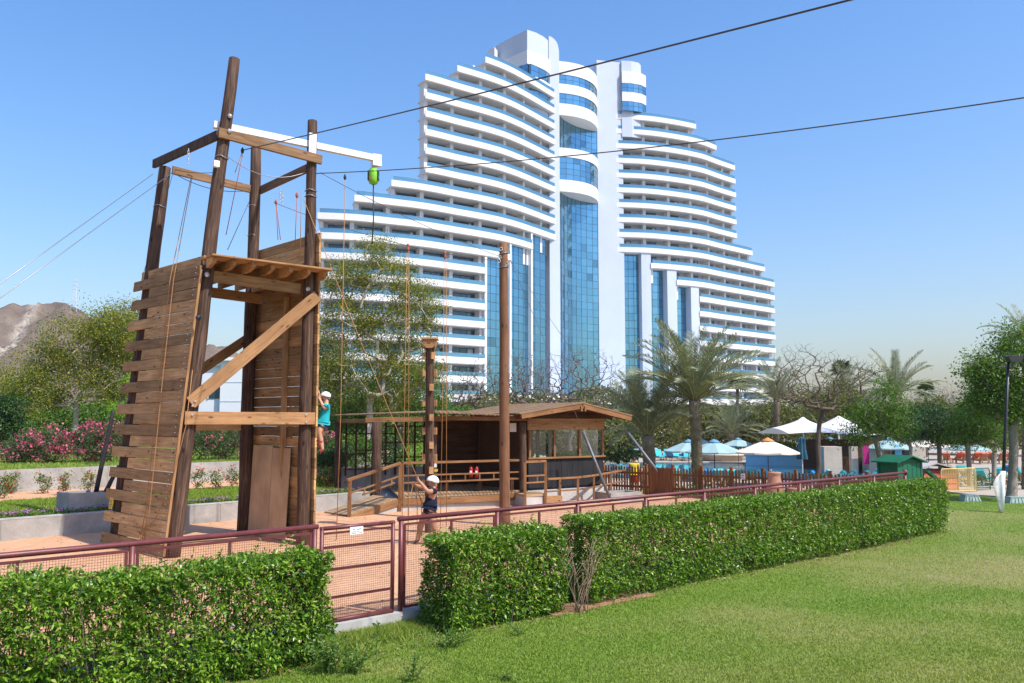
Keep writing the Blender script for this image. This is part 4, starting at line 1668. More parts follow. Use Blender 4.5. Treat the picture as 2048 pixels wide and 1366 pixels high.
# right wing
steps = [(1251, 1303, 10, 3, .55), (1303, 1355, 11, 3, .58), (1355, 1400, 12, 3, .58)]
for px0, px1, k, c, fr in steps:
    zz = lev(k) - 1.2
    s0, s1 = AR.s_at_px(px0, 20), AR.s_at_px(px1, 20)
    sm_ = s0 + (s1 - s0) * .66
    curtain(AR, s0 + .1, sm_, BASE, zz, -2.1, c, 1.65)
    slab(arc_poly(AR, sm_, s1 + .25, -.25, -3.6, 2), BASE, zz - .006, 'pier', 'hotel_wall')
slab(arc_poly(AR, AR.s_at_px(1222, 40), AR.s_at_px(1455, 45), -DEP - .62, -DEP - 12), BASE, lev(3) - 1.0, 'core_block', 'hotel_wall')
slab(arc_poly(AR, AR.s_at_px(1455, 40), AR.s_at_px(1540, 30), -DEP - .62, -DEP - 10), BASE, lev(11) - 1.0, 'core_block', 'hotel_wall')

# centre: left pier, drums and concave glass, right pier
PL, PR = Vector((9.6, 169.2, 0)), Vector((18.7, 179.6, 0))
ch = (PR - PL); CL = ch.length; chn = Vector((ch.y, -ch.x, 0)).normalized()


def bulge(sag_, n=9):
    pts = []
    for i in range(n):
        t = i / (n - 1)
        p = PL.lerp(PR, t) + chn * (sag_ * 4 * t * (1 - t))
        pts.append((p.x, p.y))
    return Arc(pts)


CV, CC = bulge(2.6), bulge(-1.5)


def drum(z0, z1, name='drum_band'):
    mb = MB()
    sweep(mb, CV, 0, CV.L, [(0, z1), (0, z0), (-7, z0), (-7, z1)], .8)
    return mb.build(name, M['hotel_white'], ht)


C0 = CAMH
drum(C0 + 71.4, C0 + 74.2); curtain(CV, 0, CV.L, C0 + 69.4, C0 + 71.4, -.15, 9, 1.2, 'window_band')
drum(C0 + 67.4, C0 + 69.4); curtain(CV, 0, CV.L, C0 + 65.2, C0 + 67.4, -.15, 9, 1.2, 'window_band')
drum(C0 + 62.7, C0 + 65.2)
curtain(CC, 0, CC.L, C0 + 55.8, C0 + 62.7, 0, 9, 1.3, 'curtain_wall', .009)
drum(C0 + 53.9, C0 + 55.8); curtain(CV, 0, CV.L, C0 + 49.1, C0 + 53.9, -.15, 9, 1.2, 'window_band', .009)
drum(C0 + 46.6, C0 + 49.1)
curtain(CC, 0, CC.L, BASE, C0 + 46.6, 0, 9, 1.55, 'curtain_wall', .010)
# left pier: slab with a rounded top
q0, q1 = Vector((7.6, 168.0, 0)), Vector((9.75, 168.9, 0))
mb = MB()
nseg = 8
bk = Vector((-.55, .83, 0)) * 11
fr = [(q0.x, q0.y, BASE), (q1.x, q1.y, BASE)]
prof = []
for i in range(nseg + 1):
    t = i / nseg
    p = q1.lerp(q0, t)
    prof.append(Vector((p.x, p.y, C0 + 76.2 + 2.8 * math.sqrt(max(0, 1 - (1 - t) ** 2)))))
front = [Vector(fr[0]), Vector(fr[1])] + prof
n_ = len(front)
mb.add(front + [p + bk for p in front], [tuple(range(n_)), tuple(range(2 * n_ - 1, n_ - 1, -1))] + [(i, n_ + i, n_ + (i + 1) % n_, (i + 1) % n_) for i in range(n_)])
mb.build('pier', M['hotel_wall'], ht)
# right pier: broad flat white slab
slab([(18.6, 179.4), (24.35, 180.9), (23.5, 192), (17.6, 190)], BASE, C0 + 78.9, 'pier', 'hotel_wall')
# penthouse on the left, corner towards the camera
pc = [(-5.2, 174.5), (-4.2, 171.3), (-3.0, 169.2), (.2, 165.6), (3.05, 162.9), (5.0, 164.2), (6.7, 166.1), (8.2, 168.6), (6, 176)]
slab(pc, C0 + 70.9, C0 + 73.7, 'penthouse_band')
pci = [(-4.6, 174.2), (-3.7, 171.5), (-2.6, 169.6), (.4, 166.1), (3.05, 163.3), (4.8, 164.5), (6.4, 166.3), (7.8, 168.7), (5.8, 175.8)]
slab(pci, C0 + 73.702, C0 + 78.1, 'penthouse_wall', 'hotel_wall')
slab(pc, C0 + 66.2, C0 + 68.6, 'penthouse_band')
pa = Arc(pc[3:8]); pb = Arc(pc[0:5])
curtain(pa, 0, pa.L, C0 + 68.6, C0 + 70.9, -.1, 5, 1.2, 'window_band')
curtain(pb, 0, pb.L, C0 + 68.6, C0 + 70.9, -.1, 8, 1.2, 'window_band')
slab(pci, C0 + 60, C0 + 66.1, 'penthouse_wall', 'hotel_wall')
curtain(pa, 0, pa.L, C0 + 64.0, C0 + 66.1, -.1, 5, 1.2, 'window_band')
slab([(-4.9, 168.6), (-3.6, 167.2), (-3.0, 169), (-4.2, 170.2)], C0 + 66, C0 + 76.3, 'fin')
# small plant room left of the penthouse
slab([(-8.5, 158), (-6.0, 159.5), (-8, 163), (-10.2, 161)], C0 + 62, C0 + 66.9, 'plant_room')
mb = MB()
for i in range(5):
    mb.tube([(-8.0 + i * .22, 159.3 + i * .1, C0 + 66.9), (-8.0 + i * .22, 159.3, C0 + 68.5 + .5 * (i % 2))], .07, 5)
mb.lathe((-7.6, 159.2, C0 + 68.4), [(.1, -.4), (.5, -.2), (.55, .1), (.2, .5)], 8)
mb.build('roof_antenna', M['galv'], ht)
# block on top of the right wing
pr_ = [(24.2, 179.9), (26.5, 180.2), (28.7, 181.2), (29.9, 182.6), (29.4, 190), (24.2, 190)]
ar2 = Arc(pr_[0:4])
slab(pr_, C0 + 73.9, C0 + 76.6, 'penthouse_band')
slab([(24.2, 180.4), (26.4, 180.7), (28.2, 181.6), (28.9, 183), (28.4, 189), (24.2, 189)], C0 + 76.602, C0 + 79.2, 'penthouse_wall', 'hotel_wall')
slab(pr_, C0 + 69.8, C0 + 71.9, 'penthouse_band')
curtain(ar2, 0, ar2.L, C0 + 71.9, C0 + 73.9, -.1, 5, 1.2, 'window_band')
slab([(24.2, 180.6), (26.4, 180.9), (28.4, 181.8), (29.1, 183), (28.6, 189), (24.2, 189)], C0 + 62, C0 + 76, 'penthouse_wall', 'hotel_wall')
curtain(ar2, 0, ar2.L, C0 + 67.7, C0 + 69.8, -.1, 5, 1.2, 'window_band')
# low podium in front
slab([(-40, 133), (-5, 137), (12, 152), (22, 162), (45, 170), (75, 190), (72, 200), (40, 190), (0, 176), (-40, 150)], BASE, 2.6, 'podium')
pod = Arc([(-40, 134.0), (-5, 138.0), (12, 153.0), (22, 163.0), (45, 171.0), (75, 191.0)])
curtain(pod, 0, pod.L, 2.6, 6.0, 0, 60, 1.7, 'curtain_wall')
slab([(-39, 137), (-5, 141), (11, 156), (21, 166), (44, 174), (71, 193), (71, 199), (40, 189), (0, 175), (-39, 149)], 2.6, 6.0, 'podium_wall', 'hotel_wall')
slab([(-36, 131), (-4, 135), (13, 150), (24, 160), (47, 168), (76, 187), (75, 192), (44, 178), (10, 160), (-36, 138)], 6.0, 7.2, 'podium_band')

# ================================================================== TALL POLE, CLIMBING POLE
pl = thing('tall_pole', POLE_B, 'tall plain wooden pole in front of the cabin', 'pole')
log('shaft', POLE_B - UP * .3, POLE_T, .165, .125, M['pole_wood'], pl, 18, 16, .008)
mb = MB()
zc = RP(1005, 535, POLE_B, Vector((0, 1, 0))).z
for z in (zc, zc + .42):
    c = on(POLE_B, POLE_T, z)
    mb.tube([c + Vector((.145 * math.cos(a), .145 * math.sin(a), .03 * math.cos(a))) for a in np.linspace(0, 2 * math.pi, 19)], .013, 6)
mb.build('wire_collar', M['steel_wire'], pl)
mb = MB()
for dx, dz in ((-.12, .30), (-.14, .18), (-.08, .55), (.10, .1)):
    c = on(POLE_B, POLE_T, zc + dz) + Vector((dx, -.12, 0))
    mb.tube([c + Vector((.045 * math.cos(a), 0, .055 * math.sin(a))) for a in np.linspace(0, 2 * math.pi, 11)], .010, 5)
mb.build('shackle', M['galv'], pl)

CP = G(859, 1066)
CPT = RP(860, 680, CP, Vector((0, 1, 0)))
cp = thing('climbing_pole', CP, 'shorter climbing pole studded with wooden hold blocks and a small top platform', 'pole')
log('shaft', CP - UP * .3, CPT, .135, .115, M['log_wood'], cp, 16, 14, .006)
for py, kind in ((712, 'b'), (746, 'a'), (775, 'f'), (806, 'a'), (835, 'f'), (862, 'a'), (890, 'f'), (915, 'a'), (940, 'f'), (966, 'a'), (1000, 'f'), (1030, 'a')):
    z = RP(859, py, CP, Vector((0, 1, 0))).z
    c = on(CP, CPT, z)
    dirs = {'a': ((-1, -.25), (1, -.25)), 'f': ((.35, -1),), 'b': ((-1, -.2), (.55, -.85))}[kind]
    for dx, dy in dirs:
        d = Vector((dx, dy, 0)).normalized()
        mb = MB()
        w = .07 if kind == 'a' else .13
        mb.box(c + d * .165, (.085, w if kind == 'a' else .12, .19), d, Vector((-d.y, d.x, 0)), UP)
        mb.build('hold_block', M['fresh_wood'], cp)
mb = MB(); mb.box(CPT + UP * .03, (.46, .46, .05)); mb.build('top_platform', M['plank_wood'], cp)
for sx in (-1, 1):
    mb = MB()
    x = sx * .14
    sec = [(-.20, .0), (.20, .0), (.20, -.10), (.10, -.24), (-.10, -.24), (-.20, -.10)]
    if True:
        vs = [CPT + Vector((x - .025, y, z)) for y, z in sec] + [CPT + Vector((x + .025, y, z)) for y, z in sec]
        mb.add(vs, [(5, 4, 3, 2, 1, 0), (6, 7, 8, 9, 10, 11)] + [(i, (i + 1) % 6, 6 + (i + 1) % 6, 6 + i) for i in range(6)])
    mb.build('bracket', M['fresh_wood'], cp)
mb = MB()
sec = [(-.22, .0), (.22, .0), (.22, -.10), (.08, -.24), (-.08, -.24), (-.22, -.10)]
vs = [CPT + Vector((y, -.19, z)) for y, z in sec] + [CPT + Vector((y, -.145, z)) for y, z in sec]
mb.add(vs, [(0, 1, 2, 3, 4, 5)[::-1], (6, 7, 8, 9, 10, 11)] + [(i, (i + 1) % 6, 6 + (i + 1) % 6, 6 + i) for i in range(6)])
mb.build('bracket', M['fresh_wood'], cp)

# pulleys on the cable and their rope pairs
for px, px2, gy, lab in ((825, 829, 1012, 'left'), (889, 894, 1020, 'right')):
    j = min(range(len(k1)), key=lambda i: abs(PX(k1[i])[0] - px))
    q = k1[j]
    mb = MB(); mb.lathe(q - UP * .07, [(.015, -.10), (.036, -.07), (.040, -.01), (.02, .04), (.045, .07), (.036, .11), (.015, .13)], 10)
    tag(mb.build('pulley', M['rope_red']), lab + ' of the two red and orange pulleys on the cable to the tall pole', 'pulley')
    for dx, n_ in ((-.05, 'left'), (.06, 'right')):
        top = q + Vector((dx * .5, 0, -.16))
        bot = Vector((q.x + dx * 1.6, q.y, .02))
        cable('rope', [top, top.lerp(bot, .5) + Vector((.01, 0, 0)), bot], .009, M['rope'], '%s strand of the thin rope pair hanging from the %s pulley' % (n_, lab), 'rope')

# ================================================================== CABIN, DECK AND RAMP
DZ = .46
dA, dB_ = G(800, 1023), G(1002, 1011.5)
cabin = thing('wooden_cabin', (0, 33, 0), 'low brown wooden cabin with shaded porch, windowed room and sloping board roof', 'cabin')
CU = Vector((.815, .58, 0)).normalized()     # along the room front
CN = Vector((CU.y, -CU.x, 0))
R0 = Vector((.62, 32.0, 0))                 # left front corner of the windowed room
R1_ = RP(1207, 900, R0, CN); R1_.z = 0
RW = (R1_ - R0).length
RD = 3.4


def RM(a, b, z):
    """room coordinates: a along the front, b back from it"""
    return R0 + CU * a - CN * b + UP * z


# room: black weatherboard below, board band above, window openings between
ZS, ZW, ZTOP = 1.66, 2.72, 3.12
nb = 14
for i in range(nb):
    mb = MB()
    a0, a1 = RW * i / nb + .004, RW * (i + 1) / nb - .004
    mb.box(RM((a0 + a1) / 2, .03 + .004 * (i % 2), (DZ + ZS) / 2 + .05), (a1 - a0, .04, ZS - DZ - .1), CU, -CN, UP)
    mb.build('black_board', M['black_board'], cabin)
for i in range(4):
    plank('band_board', RM(-.04, .0, ZW + .06 + i * .115), RM(RW + .04, .0, ZW + .06 + i * .115), .111, .05, M['fresh_wood'], cabin)
plank('sill', RM(-.05, -.03, ZS), RM(RW + .05, -.03, ZS), .07, .10, M['rail_wood'], cabin)
for a in (.05, RW * .33, RW * .665, RW - .05):
    plank('window_post', RM(a, .0, ZS), RM(a, .0, ZW), .09, .08, M['rail_wood'], cabin, up=CU)
m, nt, b = new_mat('clear_glass')
gl = nt.nodes.new('ShaderNodeBsdfGlossy'); gl.inputs['Roughness'].default_value = .02
tr = nt.nodes.new('ShaderNodeBsdfTransparent'); tr.inputs[0].default_value = (.86, .9, .9, 1)
fr_ = nt.nodes.new('ShaderNodeFresnel'); fr_.inputs[0].default_value = 1.5
mx = nt.nodes.new('ShaderNodeMixShader')
nt.links.new(fr_.outputs[0], mx.inputs[0]); nt.links.new(tr.outputs[0], mx.inputs[1]); nt.links.new(gl.outputs[0], mx.inputs[2])
nt.links.new(mx.outputs[0], nt.nodes['Material Output'].inputs['Surface'])
for a0, a1 in ((.1, RW * .33 - .05), (RW * .33 + .05, RW * .665 - .05), (RW * .665 + .05, RW - .1)):
    mb = MB(); mb.box(RM((a0 + a1) / 2, .03, (ZS + ZW) / 2 + .01), (a1 - a0, .008, ZW - ZS - .06), CU, -CN, UP)
    mb.build('window_pane', M['clear_glass'], cabin)
# side and back of the room: left third of the back is closed, the rest open windows
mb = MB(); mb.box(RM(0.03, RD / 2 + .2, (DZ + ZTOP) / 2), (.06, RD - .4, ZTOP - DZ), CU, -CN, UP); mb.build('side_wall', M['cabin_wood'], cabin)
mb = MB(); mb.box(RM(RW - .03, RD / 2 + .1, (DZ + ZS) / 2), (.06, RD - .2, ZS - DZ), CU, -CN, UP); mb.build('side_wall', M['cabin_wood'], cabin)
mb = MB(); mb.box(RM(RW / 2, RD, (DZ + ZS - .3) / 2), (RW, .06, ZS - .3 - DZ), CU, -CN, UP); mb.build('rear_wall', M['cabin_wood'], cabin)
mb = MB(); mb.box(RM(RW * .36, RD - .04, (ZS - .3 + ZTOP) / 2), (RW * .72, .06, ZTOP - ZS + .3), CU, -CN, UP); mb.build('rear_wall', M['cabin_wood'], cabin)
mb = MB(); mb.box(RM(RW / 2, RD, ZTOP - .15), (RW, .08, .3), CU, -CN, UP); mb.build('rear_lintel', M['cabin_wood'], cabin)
for a in (.05, RW * .5, RW * .8, RW - .06):
    mb = MB(); mb.box(RM(a, RD - .01, 2.0), (.12, .12, 2.2), CU, -CN, UP); mb.build('rear_post', M['log_wood'], cabin)
mb = MB(); mb.prism([RM(-.02, .02, 0)[:2], RM(RW + .02, .02, 0)[:2], RM(RW + .02, RD, 0)[:2], RM(-.02, RD, 0)[:2]], -.1, DZ); mb.build('plinth', M['plinth'], cabin)
# gable roof over the room: ridge runs back
ov = 1.05
rm_ = RW * .5 - .05
el, er = -1.15, RW + .62
ze, zr = 3.30, 3.73


def roof_slab(p00, p01, p11, p10, th, n_, mat, nm):
    """boards laid side by side from the eave (p00-p01) to the ridge (p10-p11)"""
    for i in range(n_):
        f0, f1 = i / n_ + .003, (i + 1) / n_ - .003
        a, b_ = p00.lerp(p01, f0), p00.lerp(p01, f1)
        c, d = p10.lerp(p11, f1), p10.lerp(p11, f0)
        u = UP * th
        j = UP * random.uniform(0, .012)
        mb = MB()
        mb.add([a + j, b_ + j, c + j, d + j, a + u + j, b_ + u + j, c + u + j, d + u + j],
               [(3, 2, 1, 0), (4, 5, 6, 7), (0, 1, 5, 4), (1, 2, 6, 5), (2, 3, 7, 6), (3, 0, 4, 7)])
        mb.build(nm, M[mat], cabin)


roof_slab(RM(el, -ov, ze), RM(el, RD + .5, ze), RM(rm_, RD + .5, zr), RM(rm_, -ov, zr), .045, 24, 'roof_wood', 'roof_board')
roof_slab(RM(er, -ov, ze - .05), RM(er, RD + .5, ze - .05), RM(rm_, RD + .5, zr), RM(rm_, -ov, zr), .045, 24, 'roof_wood', 'roof_board')
plank('barge_board', RM(el + .1, -ov + .06, ze - .06), RM(rm_ - .02, -ov + .06, zr - .10), .2, .05, M['rail_wood'], cabin)
plank('barge_board', RM(er - .02, -ov + .06, ze - .13), RM(rm_ + .02, -ov + .06, zr - .10), .2, .05, M['rail_wood'], cabin)
for b in (-ov + .35, .1, 1.2, 2.4):
    plank('rafter', RM(el + .1, b, ze - .08), RM(rm_, b, zr - .12), .16, .06, M['cabin_wood'], cabin)
    plank('rafter', RM(er - .05, b, ze - .13), RM(rm_, b, zr - .12), .16, .06, M['cabin_wood'], cabin)
for a in (rm_ - .09, rm_ + .09):
    plank('ridge_beam', RM(a, -ov - .02, zr - .2), RM(a, RD, zr - .2), .2, .08, M['rail_wood'], cabin)
plank('wall_plate', RM(-.1, .0, ZTOP + .12), RM(RW + .1, .0, ZTOP + .12), .18, .07, M['cabin_wood'], cabin)
plank('gable_board', RM(.4, .02, ZTOP + .30), RM(RW - .35, .02, ZTOP + .30), .16, .05, M['cabin_wood'], cabin)
# porch: posts, beam, plank back wall, roof
PFL, PFR = Vector((-4.85, 30.5, 0)), Vector((.40, 31.3, 0))
PLL = D(676, 900, 33.5); PLL.z = 0
pmid = Vector((-2.82, 30.95, 0))
for q, r in ((PFL, .19), (pmid, .10), (PFR, .13), (PLL, .14)):
    log('porch_post', q + UP * (.1), q + UP * 3.02, r, r * .96, M['log_wood'], cabin, 14, 8, .006)
backL, backR = Vector((-3.4, 35.0, 0)), Vector((.45, 35.6, 0))
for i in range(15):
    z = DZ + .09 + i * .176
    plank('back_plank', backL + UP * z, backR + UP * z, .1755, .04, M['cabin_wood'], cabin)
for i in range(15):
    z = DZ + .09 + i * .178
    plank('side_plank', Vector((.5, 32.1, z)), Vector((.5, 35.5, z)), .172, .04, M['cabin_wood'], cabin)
plank('porch_beam', PFL + UP * 3.1 + Vector((-.4, -.05, 0)), Vector((-2.4, 30.75, 3.14)), .17, .1, M['rail_wood'], cabin)
plank('porch_beam', Vector((-2.9, 30.6, 3.17)), PFR + UP * 3.14 + Vector((.3, -.12, 0)), .15, .1, M['rail_wood'], cabin)
plank('porch_beam', PLL + UP * 3.06, PFL + UP * 3.06, .15, .1, M['rail_wood'], cabin)
# porch roof sheets: front part and left part
fl, fr2 = Vector((-2.75, 30.3, 3.34)), Vector((.75, 30.95, 3.20))
roof_slab(fl, fr2, Vector((.45, 36, 3.40)), Vector((-3.3, 35.6, 3.46)), .04, 22, 'roof_wood', 'roof_board')
roof_slab(D(664, 832, 33.2), fl + Vector((-.01, 0, -.0)), Vector((-3.31, 35.6, 3.46)), Vector((-7.4, 36.0, 3.30)), .04, 26, 'roof_wood', 'roof_board')
for i in range(9):
    f = (i + .5) / 9
    a = fl.lerp(fr2, f)
    plank('rafter', a + UP * -.055 + Vector((0, -.02, 0)), a + Vector((-.1, 4.6, .10)), .08, .06, M['cabin_wood'], cabin)
# trellis of the open left side
tr0, tr1 = PLL + Vector((.25, .3, 0)), Vector((-3.6, 34.9, 0))
for i in range(9):
    q = tr0.lerp(tr1, i / 8)
    plank('trellis_post', q + UP * .9, q + UP * 3.1, .07, .06, M['cabin_wood'], cabin, up=CU)
for z, i0, i1 in ((1.15, 0, 3), (1.35, 3, 6), (1.9, 1, 4), (2.2, 3, 8), (2.55, 0, 5), (2.85, 4, 8), (1.6, 5, 8), (1.75, 0, 2)):
    plank('trellis_rail', tr0.lerp(tr1, i0 / 8) + UP * z, tr0.lerp(tr1, i1 / 8) + UP * z, .05, .05, M['cabin_wood'], cabin)
mb = MB(); mb.bar(Vector((PLL.x - .2, PLL.y + .5, .55)), Vector((-3.3, 35.2, .55)), 1.3, .2); mb.build('low_wall', M['concrete'], cabin)

# deck
dk = thing('timber_deck', dA, 'raised timber deck with concrete edge under the cabin porch', 'deck')
dC = Vector((.46, 31.2, 0))
mb = MB()
poly = [dA[:2], dB_[:2], (.5, 31.5), (.7, 36), (-5.3, 35.2), (-5.2, 30.6)]
mb.prism([Vector((p[0], p[1], 0)) for p in poly], -.2, DZ - .2)
mb.build('concrete_edge', M['plinth'], dk)
n_b = 34
for i in range(n_b):
    f0, f1 = i / n_b, (i + 1) / n_b
    y0 = Vector((dA.x - .0, dA.y, 0)).lerp(Vector((.5, 31.55, 0)), 0)
    pa_, pb_ = dA.lerp(Vector((.5, 31.55, 0)), f0 + .002), dA.lerp(Vector((.5, 31.55, 0)), f1 - .002)
    pc_, pd_ = Vector((-5.2, 35.2, 0)).lerp(Vector((.6, 35.6, 0)), f1 - .002), Vector((-5.2, 35.2, 0)).lerp(Vector((.6, 35.6, 0)), f0 + .002)
    mb = MB()
    zo = random.uniform(0, .004)
    mb.add([p + UP * (DZ - .04 + zo) for p in (pa_, pb_, pc_, pd_)] + [p + UP * (DZ + zo) for p in (pa_, pb_, pc_, pd_)],
           [(3, 2, 1, 0), (4, 5, 6, 7), (0, 1, 5, 4), (1, 2, 6, 5), (2, 3, 7, 6), (3, 0, 4, 7)])
    mb.build('deck_board', M['deck_wood'], dk)
fdn = Vector(((dB_ - dA).y, -(dB_ - dA).x, 0)).normalized()
plank('fascia_board', dA + fdn * .03 + UP * (DZ - .16), Vector((.5, 31.5, 0)) + fdn * .03 + UP * (DZ - .16), .22, .05, M['rail_wood'], dk)
# ramp
ra = G(696, 1034); rb = dA + Vector((-.05, 0, 0))
rback = Vector((-1.25, .75, 0))
ra2, rb2 = ra + Vector((-1.0, 1.05, 0)), rb + Vector((-1.05, 1.1, 0))
rp = thing('timber_ramp', ra, 'sloping timber ramp leading up to the cabin deck', 'ramp')
for i in range(16):
    f0, f1 = i / 16 + .003, (i + 1) / 16 - .003
    za, zb_ = .06 + (DZ - .06) * f0, .06 + (DZ - .06) * f1
    mb = MB()
    q = [ra.lerp(rb, f0) + UP * za, ra.lerp(rb, f1) + UP * zb_, ra2.lerp(rb2, f1) + UP * zb_, ra2.lerp(rb2, f0) + UP * za]
    mb.add([p - UP * .04 for p in q] + q, [(3, 2, 1, 0), (4, 5, 6, 7), (0, 1, 5, 4), (1, 2, 6, 5), (2, 3, 7, 6), (3, 0, 4, 7)])
    mb.build('ramp_board', M['deck_wood'], rp)
rn = Vector(((rb - ra).y, -(rb - ra).x, 0)).normalized()
plank('side_board', ra + rn * .03 - UP * .06, rb + rn * .03 + UP * (DZ - .14), .22, .05, M['rail_wood'], rp)
mb = MB(); mb.add([ra + rn * .01 - UP * .2, rb + rn * .01 - UP * .2, rb + rn * .01 + UP * (DZ - .26), ra + rn * .01 - UP * .05,
                   ra2 - UP * .2, rb2 - UP * .2, rb2 + UP * (DZ - .26), ra2 - UP * .05], [(0, 1, 2, 3), (7, 6, 5, 4), (3, 2, 6, 7), (0, 3, 7, 4), (1, 5, 6, 2), (0, 4, 5, 1)])
mb.build('concrete_base', M['plinth'], rp)


def railing(label, pts, ztop, mids, gaps, zb0, name='railing', posts=None):
    o = thing(name, pts[0], label, 'railing')
    for a in pts:
        plank('post', a + UP * zb0, a + UP * (a.z + ztop - a.z if False else ztop), .10, .10, M['rail_wood'], o, up=(1, 0, 0))
    for a, b_ in zip(pts[:-1], pts[1:]):
        plank('top_rail', a + UP * ztop, b_ + UP * ztop, .08, .10, M['rail_wood'], o)
        for m_ in mids:
            plank('mid_rail', a + UP * m_, b_ + UP * m_, .055, .05, M['rail_wood'], o)
        for g in gaps:
            q = a.lerp(b_, g)
            if len(mids) > 1:
                plank('baluster', q + UP * mids[0], q + UP * mids[1], .05, .04, M['rail_wood'], o, up=(1, 0, 0))
    return o


# ramp rail follows the slope
o = thing('railing', ra, 'sloping orange wood handrail along the ramp', 'railing')
pa_, pb_ = ra + rn * .06, rb + rn * .06
plank('post', pa_ - UP * .1, pa_ + UP * 1.18, .11, .11, M['rail_wood'], o, up=(1, 0, 0))
plank('post', pb_ - UP * .05, pb_ + UP * 1.62, .11, .11, M['rail_wood'], o, up=(1, 0, 0))
e_ = (pb_ - pa_).normalized()
plank('top_rail', pa_ - e_ * .12 + UP * 1.17, pb_ + UP * 1.63, .09, .11, M['rail_wood'], o)
plank('mid_rail', pa_ + UP * .75, pb_ + UP * 1.20, .055, .05, M['rail_wood'], o)
plank('mid_rail', pa_.lerp(pb_, .25) + UP * .67, pa_.lerp(pb_, .88) + UP * .98, .055, .05, M['rail_wood'], o)
for f in (.28, .55, .82):
    q = pa_.lerp(pb_, f)
    plank('baluster', q + UP * (.53 + .45 * f), q + UP * (.75 + .45 * f), .05, .04, M['rail_wood'], o, up=e_)
# deck rail
dR = Vector((.45, 31.35, 0))
railing('orange wood railing along the front of the cabin deck', [dA + fdn * .02 + Vector((.06, 0, 0)), dR + fdn * -.05], DZ + 1.17, (DZ + .50, DZ + .74), (.12, .25, .38, .5, .62, .74, .86), DZ - .2)
# porch bench
bn = thing('bench', (-1.2, 31.9, DZ), 'long dark wooden bench on the shaded deck', 'bench')
for j in range(3):
    plank('seat_slat', Vector((-2.6, 31.75 + j * .13, DZ + .45)), Vector((.2, 32.1 + j * .13, DZ + .45)), .12, .04, M['cabin_wood'], bn, up=(0, 1, 0))
for f in (.06, .5, .93):
    for dy in (0, .26):
        plank('leg', Vector((-2.6 + 2.8 * f, 31.75 + .35 * f + dy, DZ)), Vector((-2.6 + 2.8 * f, 31.75 + .35 * f + dy, DZ + .43)), .12, .07, M['cabin_wood'], bn, up=(1, 0, 0))
# steps block in front of the room and the outer rail
q0, q1 = G(1050, 1016), G(1091, 1012.6)
st = thing('porch_step', q0, 'small concrete landing with an open timber rail beside the cabin room', 'landing')
mb = MB(); mb.prism([q0[:2], q1[:2], (q1.x - .35, q1.y + 1.0), (q0.x - .4, q0.y + 1.1)], -.2, DZ - .08); mb.build('concrete_base', M['plinth'], st)
mb = MB(); mb.prism([(q0.x - .03, q0.y - .03), (q1.x + .03, q1.y - .03), (q1.x - .35, q1.y + 1.0), (q0.x - .4, q0.y + 1.1)], DZ - .078, DZ); mb.build('board_top', M['deck_wood'], st)
o = railing('timber rail on the landing at the cabin corner', [q0 + Vector((0, -.09, 0)), q1 + Vector((0, -.09, 0))], 1.62, (.88, 1.12), (.6,), -.1)
r_pts = [G(1120, 1009), G(1156, 1006), G(1188, 1000.5), G(1222, 992), G(1250, 985)]
o = thing('railing', r_pts[0], 'low open post and rail fence in front of the windowed cabin room', 'railing')
for a in r_pts:
    plank('post', a - UP * .1, a + UP * .93, .085, .085, M['rail_wood'], o, up=(1, 0, 0))
st0 = G(1094, 1011)
for a, b_ in zip([st0] + r_pts[:-1], r_pts):
    plank('top_rail', a + UP * .95, b_ + UP * .95, .07, .10, M['rail_wood'], o)
    plank('mid_rail', a + UP * .50, b_ + UP * .50, .06, .05, M['rail_wood'], o)
# wooden crate by the landing
q = G(1106, 1011)
mb = MB(); mb.box(q + UP * .17, (.62, .3, .34), (.97, .24, 0), (-.24, .97, 0), UP)
tag(mb.build('timber_box', M['fresh_wood']), 'small timber box beside the landing post', 'box')
# signs, clock board and fire extinguishers in the porch
q = D(1026, 855, 31.9)
cb = thing('notice_board', q, 'white square notice board high on the porch wall', 'board')
mb = MB(); mb.box(q, (.24, .03, .32)); bd_ = mb.build('panel', M['plastic_white'], cb)
mb = MB()
for i in range(4):
    for j in range(3):
        mb.box(q + Vector((-.07 + j * .07, -.018, .1 - i * .065)), (.02, .004, .02))
mb.build('marks', M['sign_ink'], bd_)
simple('extinguisher_red', (0.45, 0.02, 0.02), (0.36, 0.015, 0.015), .35, 5)
for px, lab in ((942, 'left'), (953, 'right')):
    q = D(px, 942, 31.6)
    ex = thing('fire_extinguisher', q - UP * .25, '%s of two red fire extinguishers hanging on the deck rail' % lab, 'extinguisher')
    mb = MB(); mb.lathe(q, [(.03, -.24), (.07, -.22), (.075, .08), (.05, .14), (.025, .17)], 12); mb.build('cylinder', M['extinguisher_red'], ex)
    mb = MB(); mb.tube([q + UP * .17, q + UP * .22], .018, 6); mb.tube([q + UP * .20, q + Vector((.08, 0, .17)), q + Vector((.09, 0, -.1))], .010, 5); mb.build('valve_hose', M['black_paint'], ex)
    mb = MB(); mb.box(q + Vector((0, -.073, -.05)), (.08, .01, .13)); mb.build('label_plate', M['plastic_white'], ex)
q = D(871, 930, 30.7)
mb = MB(); mb.box(q, (.09, .02, .16)); tag(mb.build('notice', M['plastic_white']), 'small white notice on the porch post', 'notice')
mb = MB(); mb.box(q - UP * .19 + Vector((.02, 0, 0)), (.12, .05, .09)); tag(mb.build('hanging_box', M['yellow_sign']), 'small yellow box hung on the porch post', 'box')

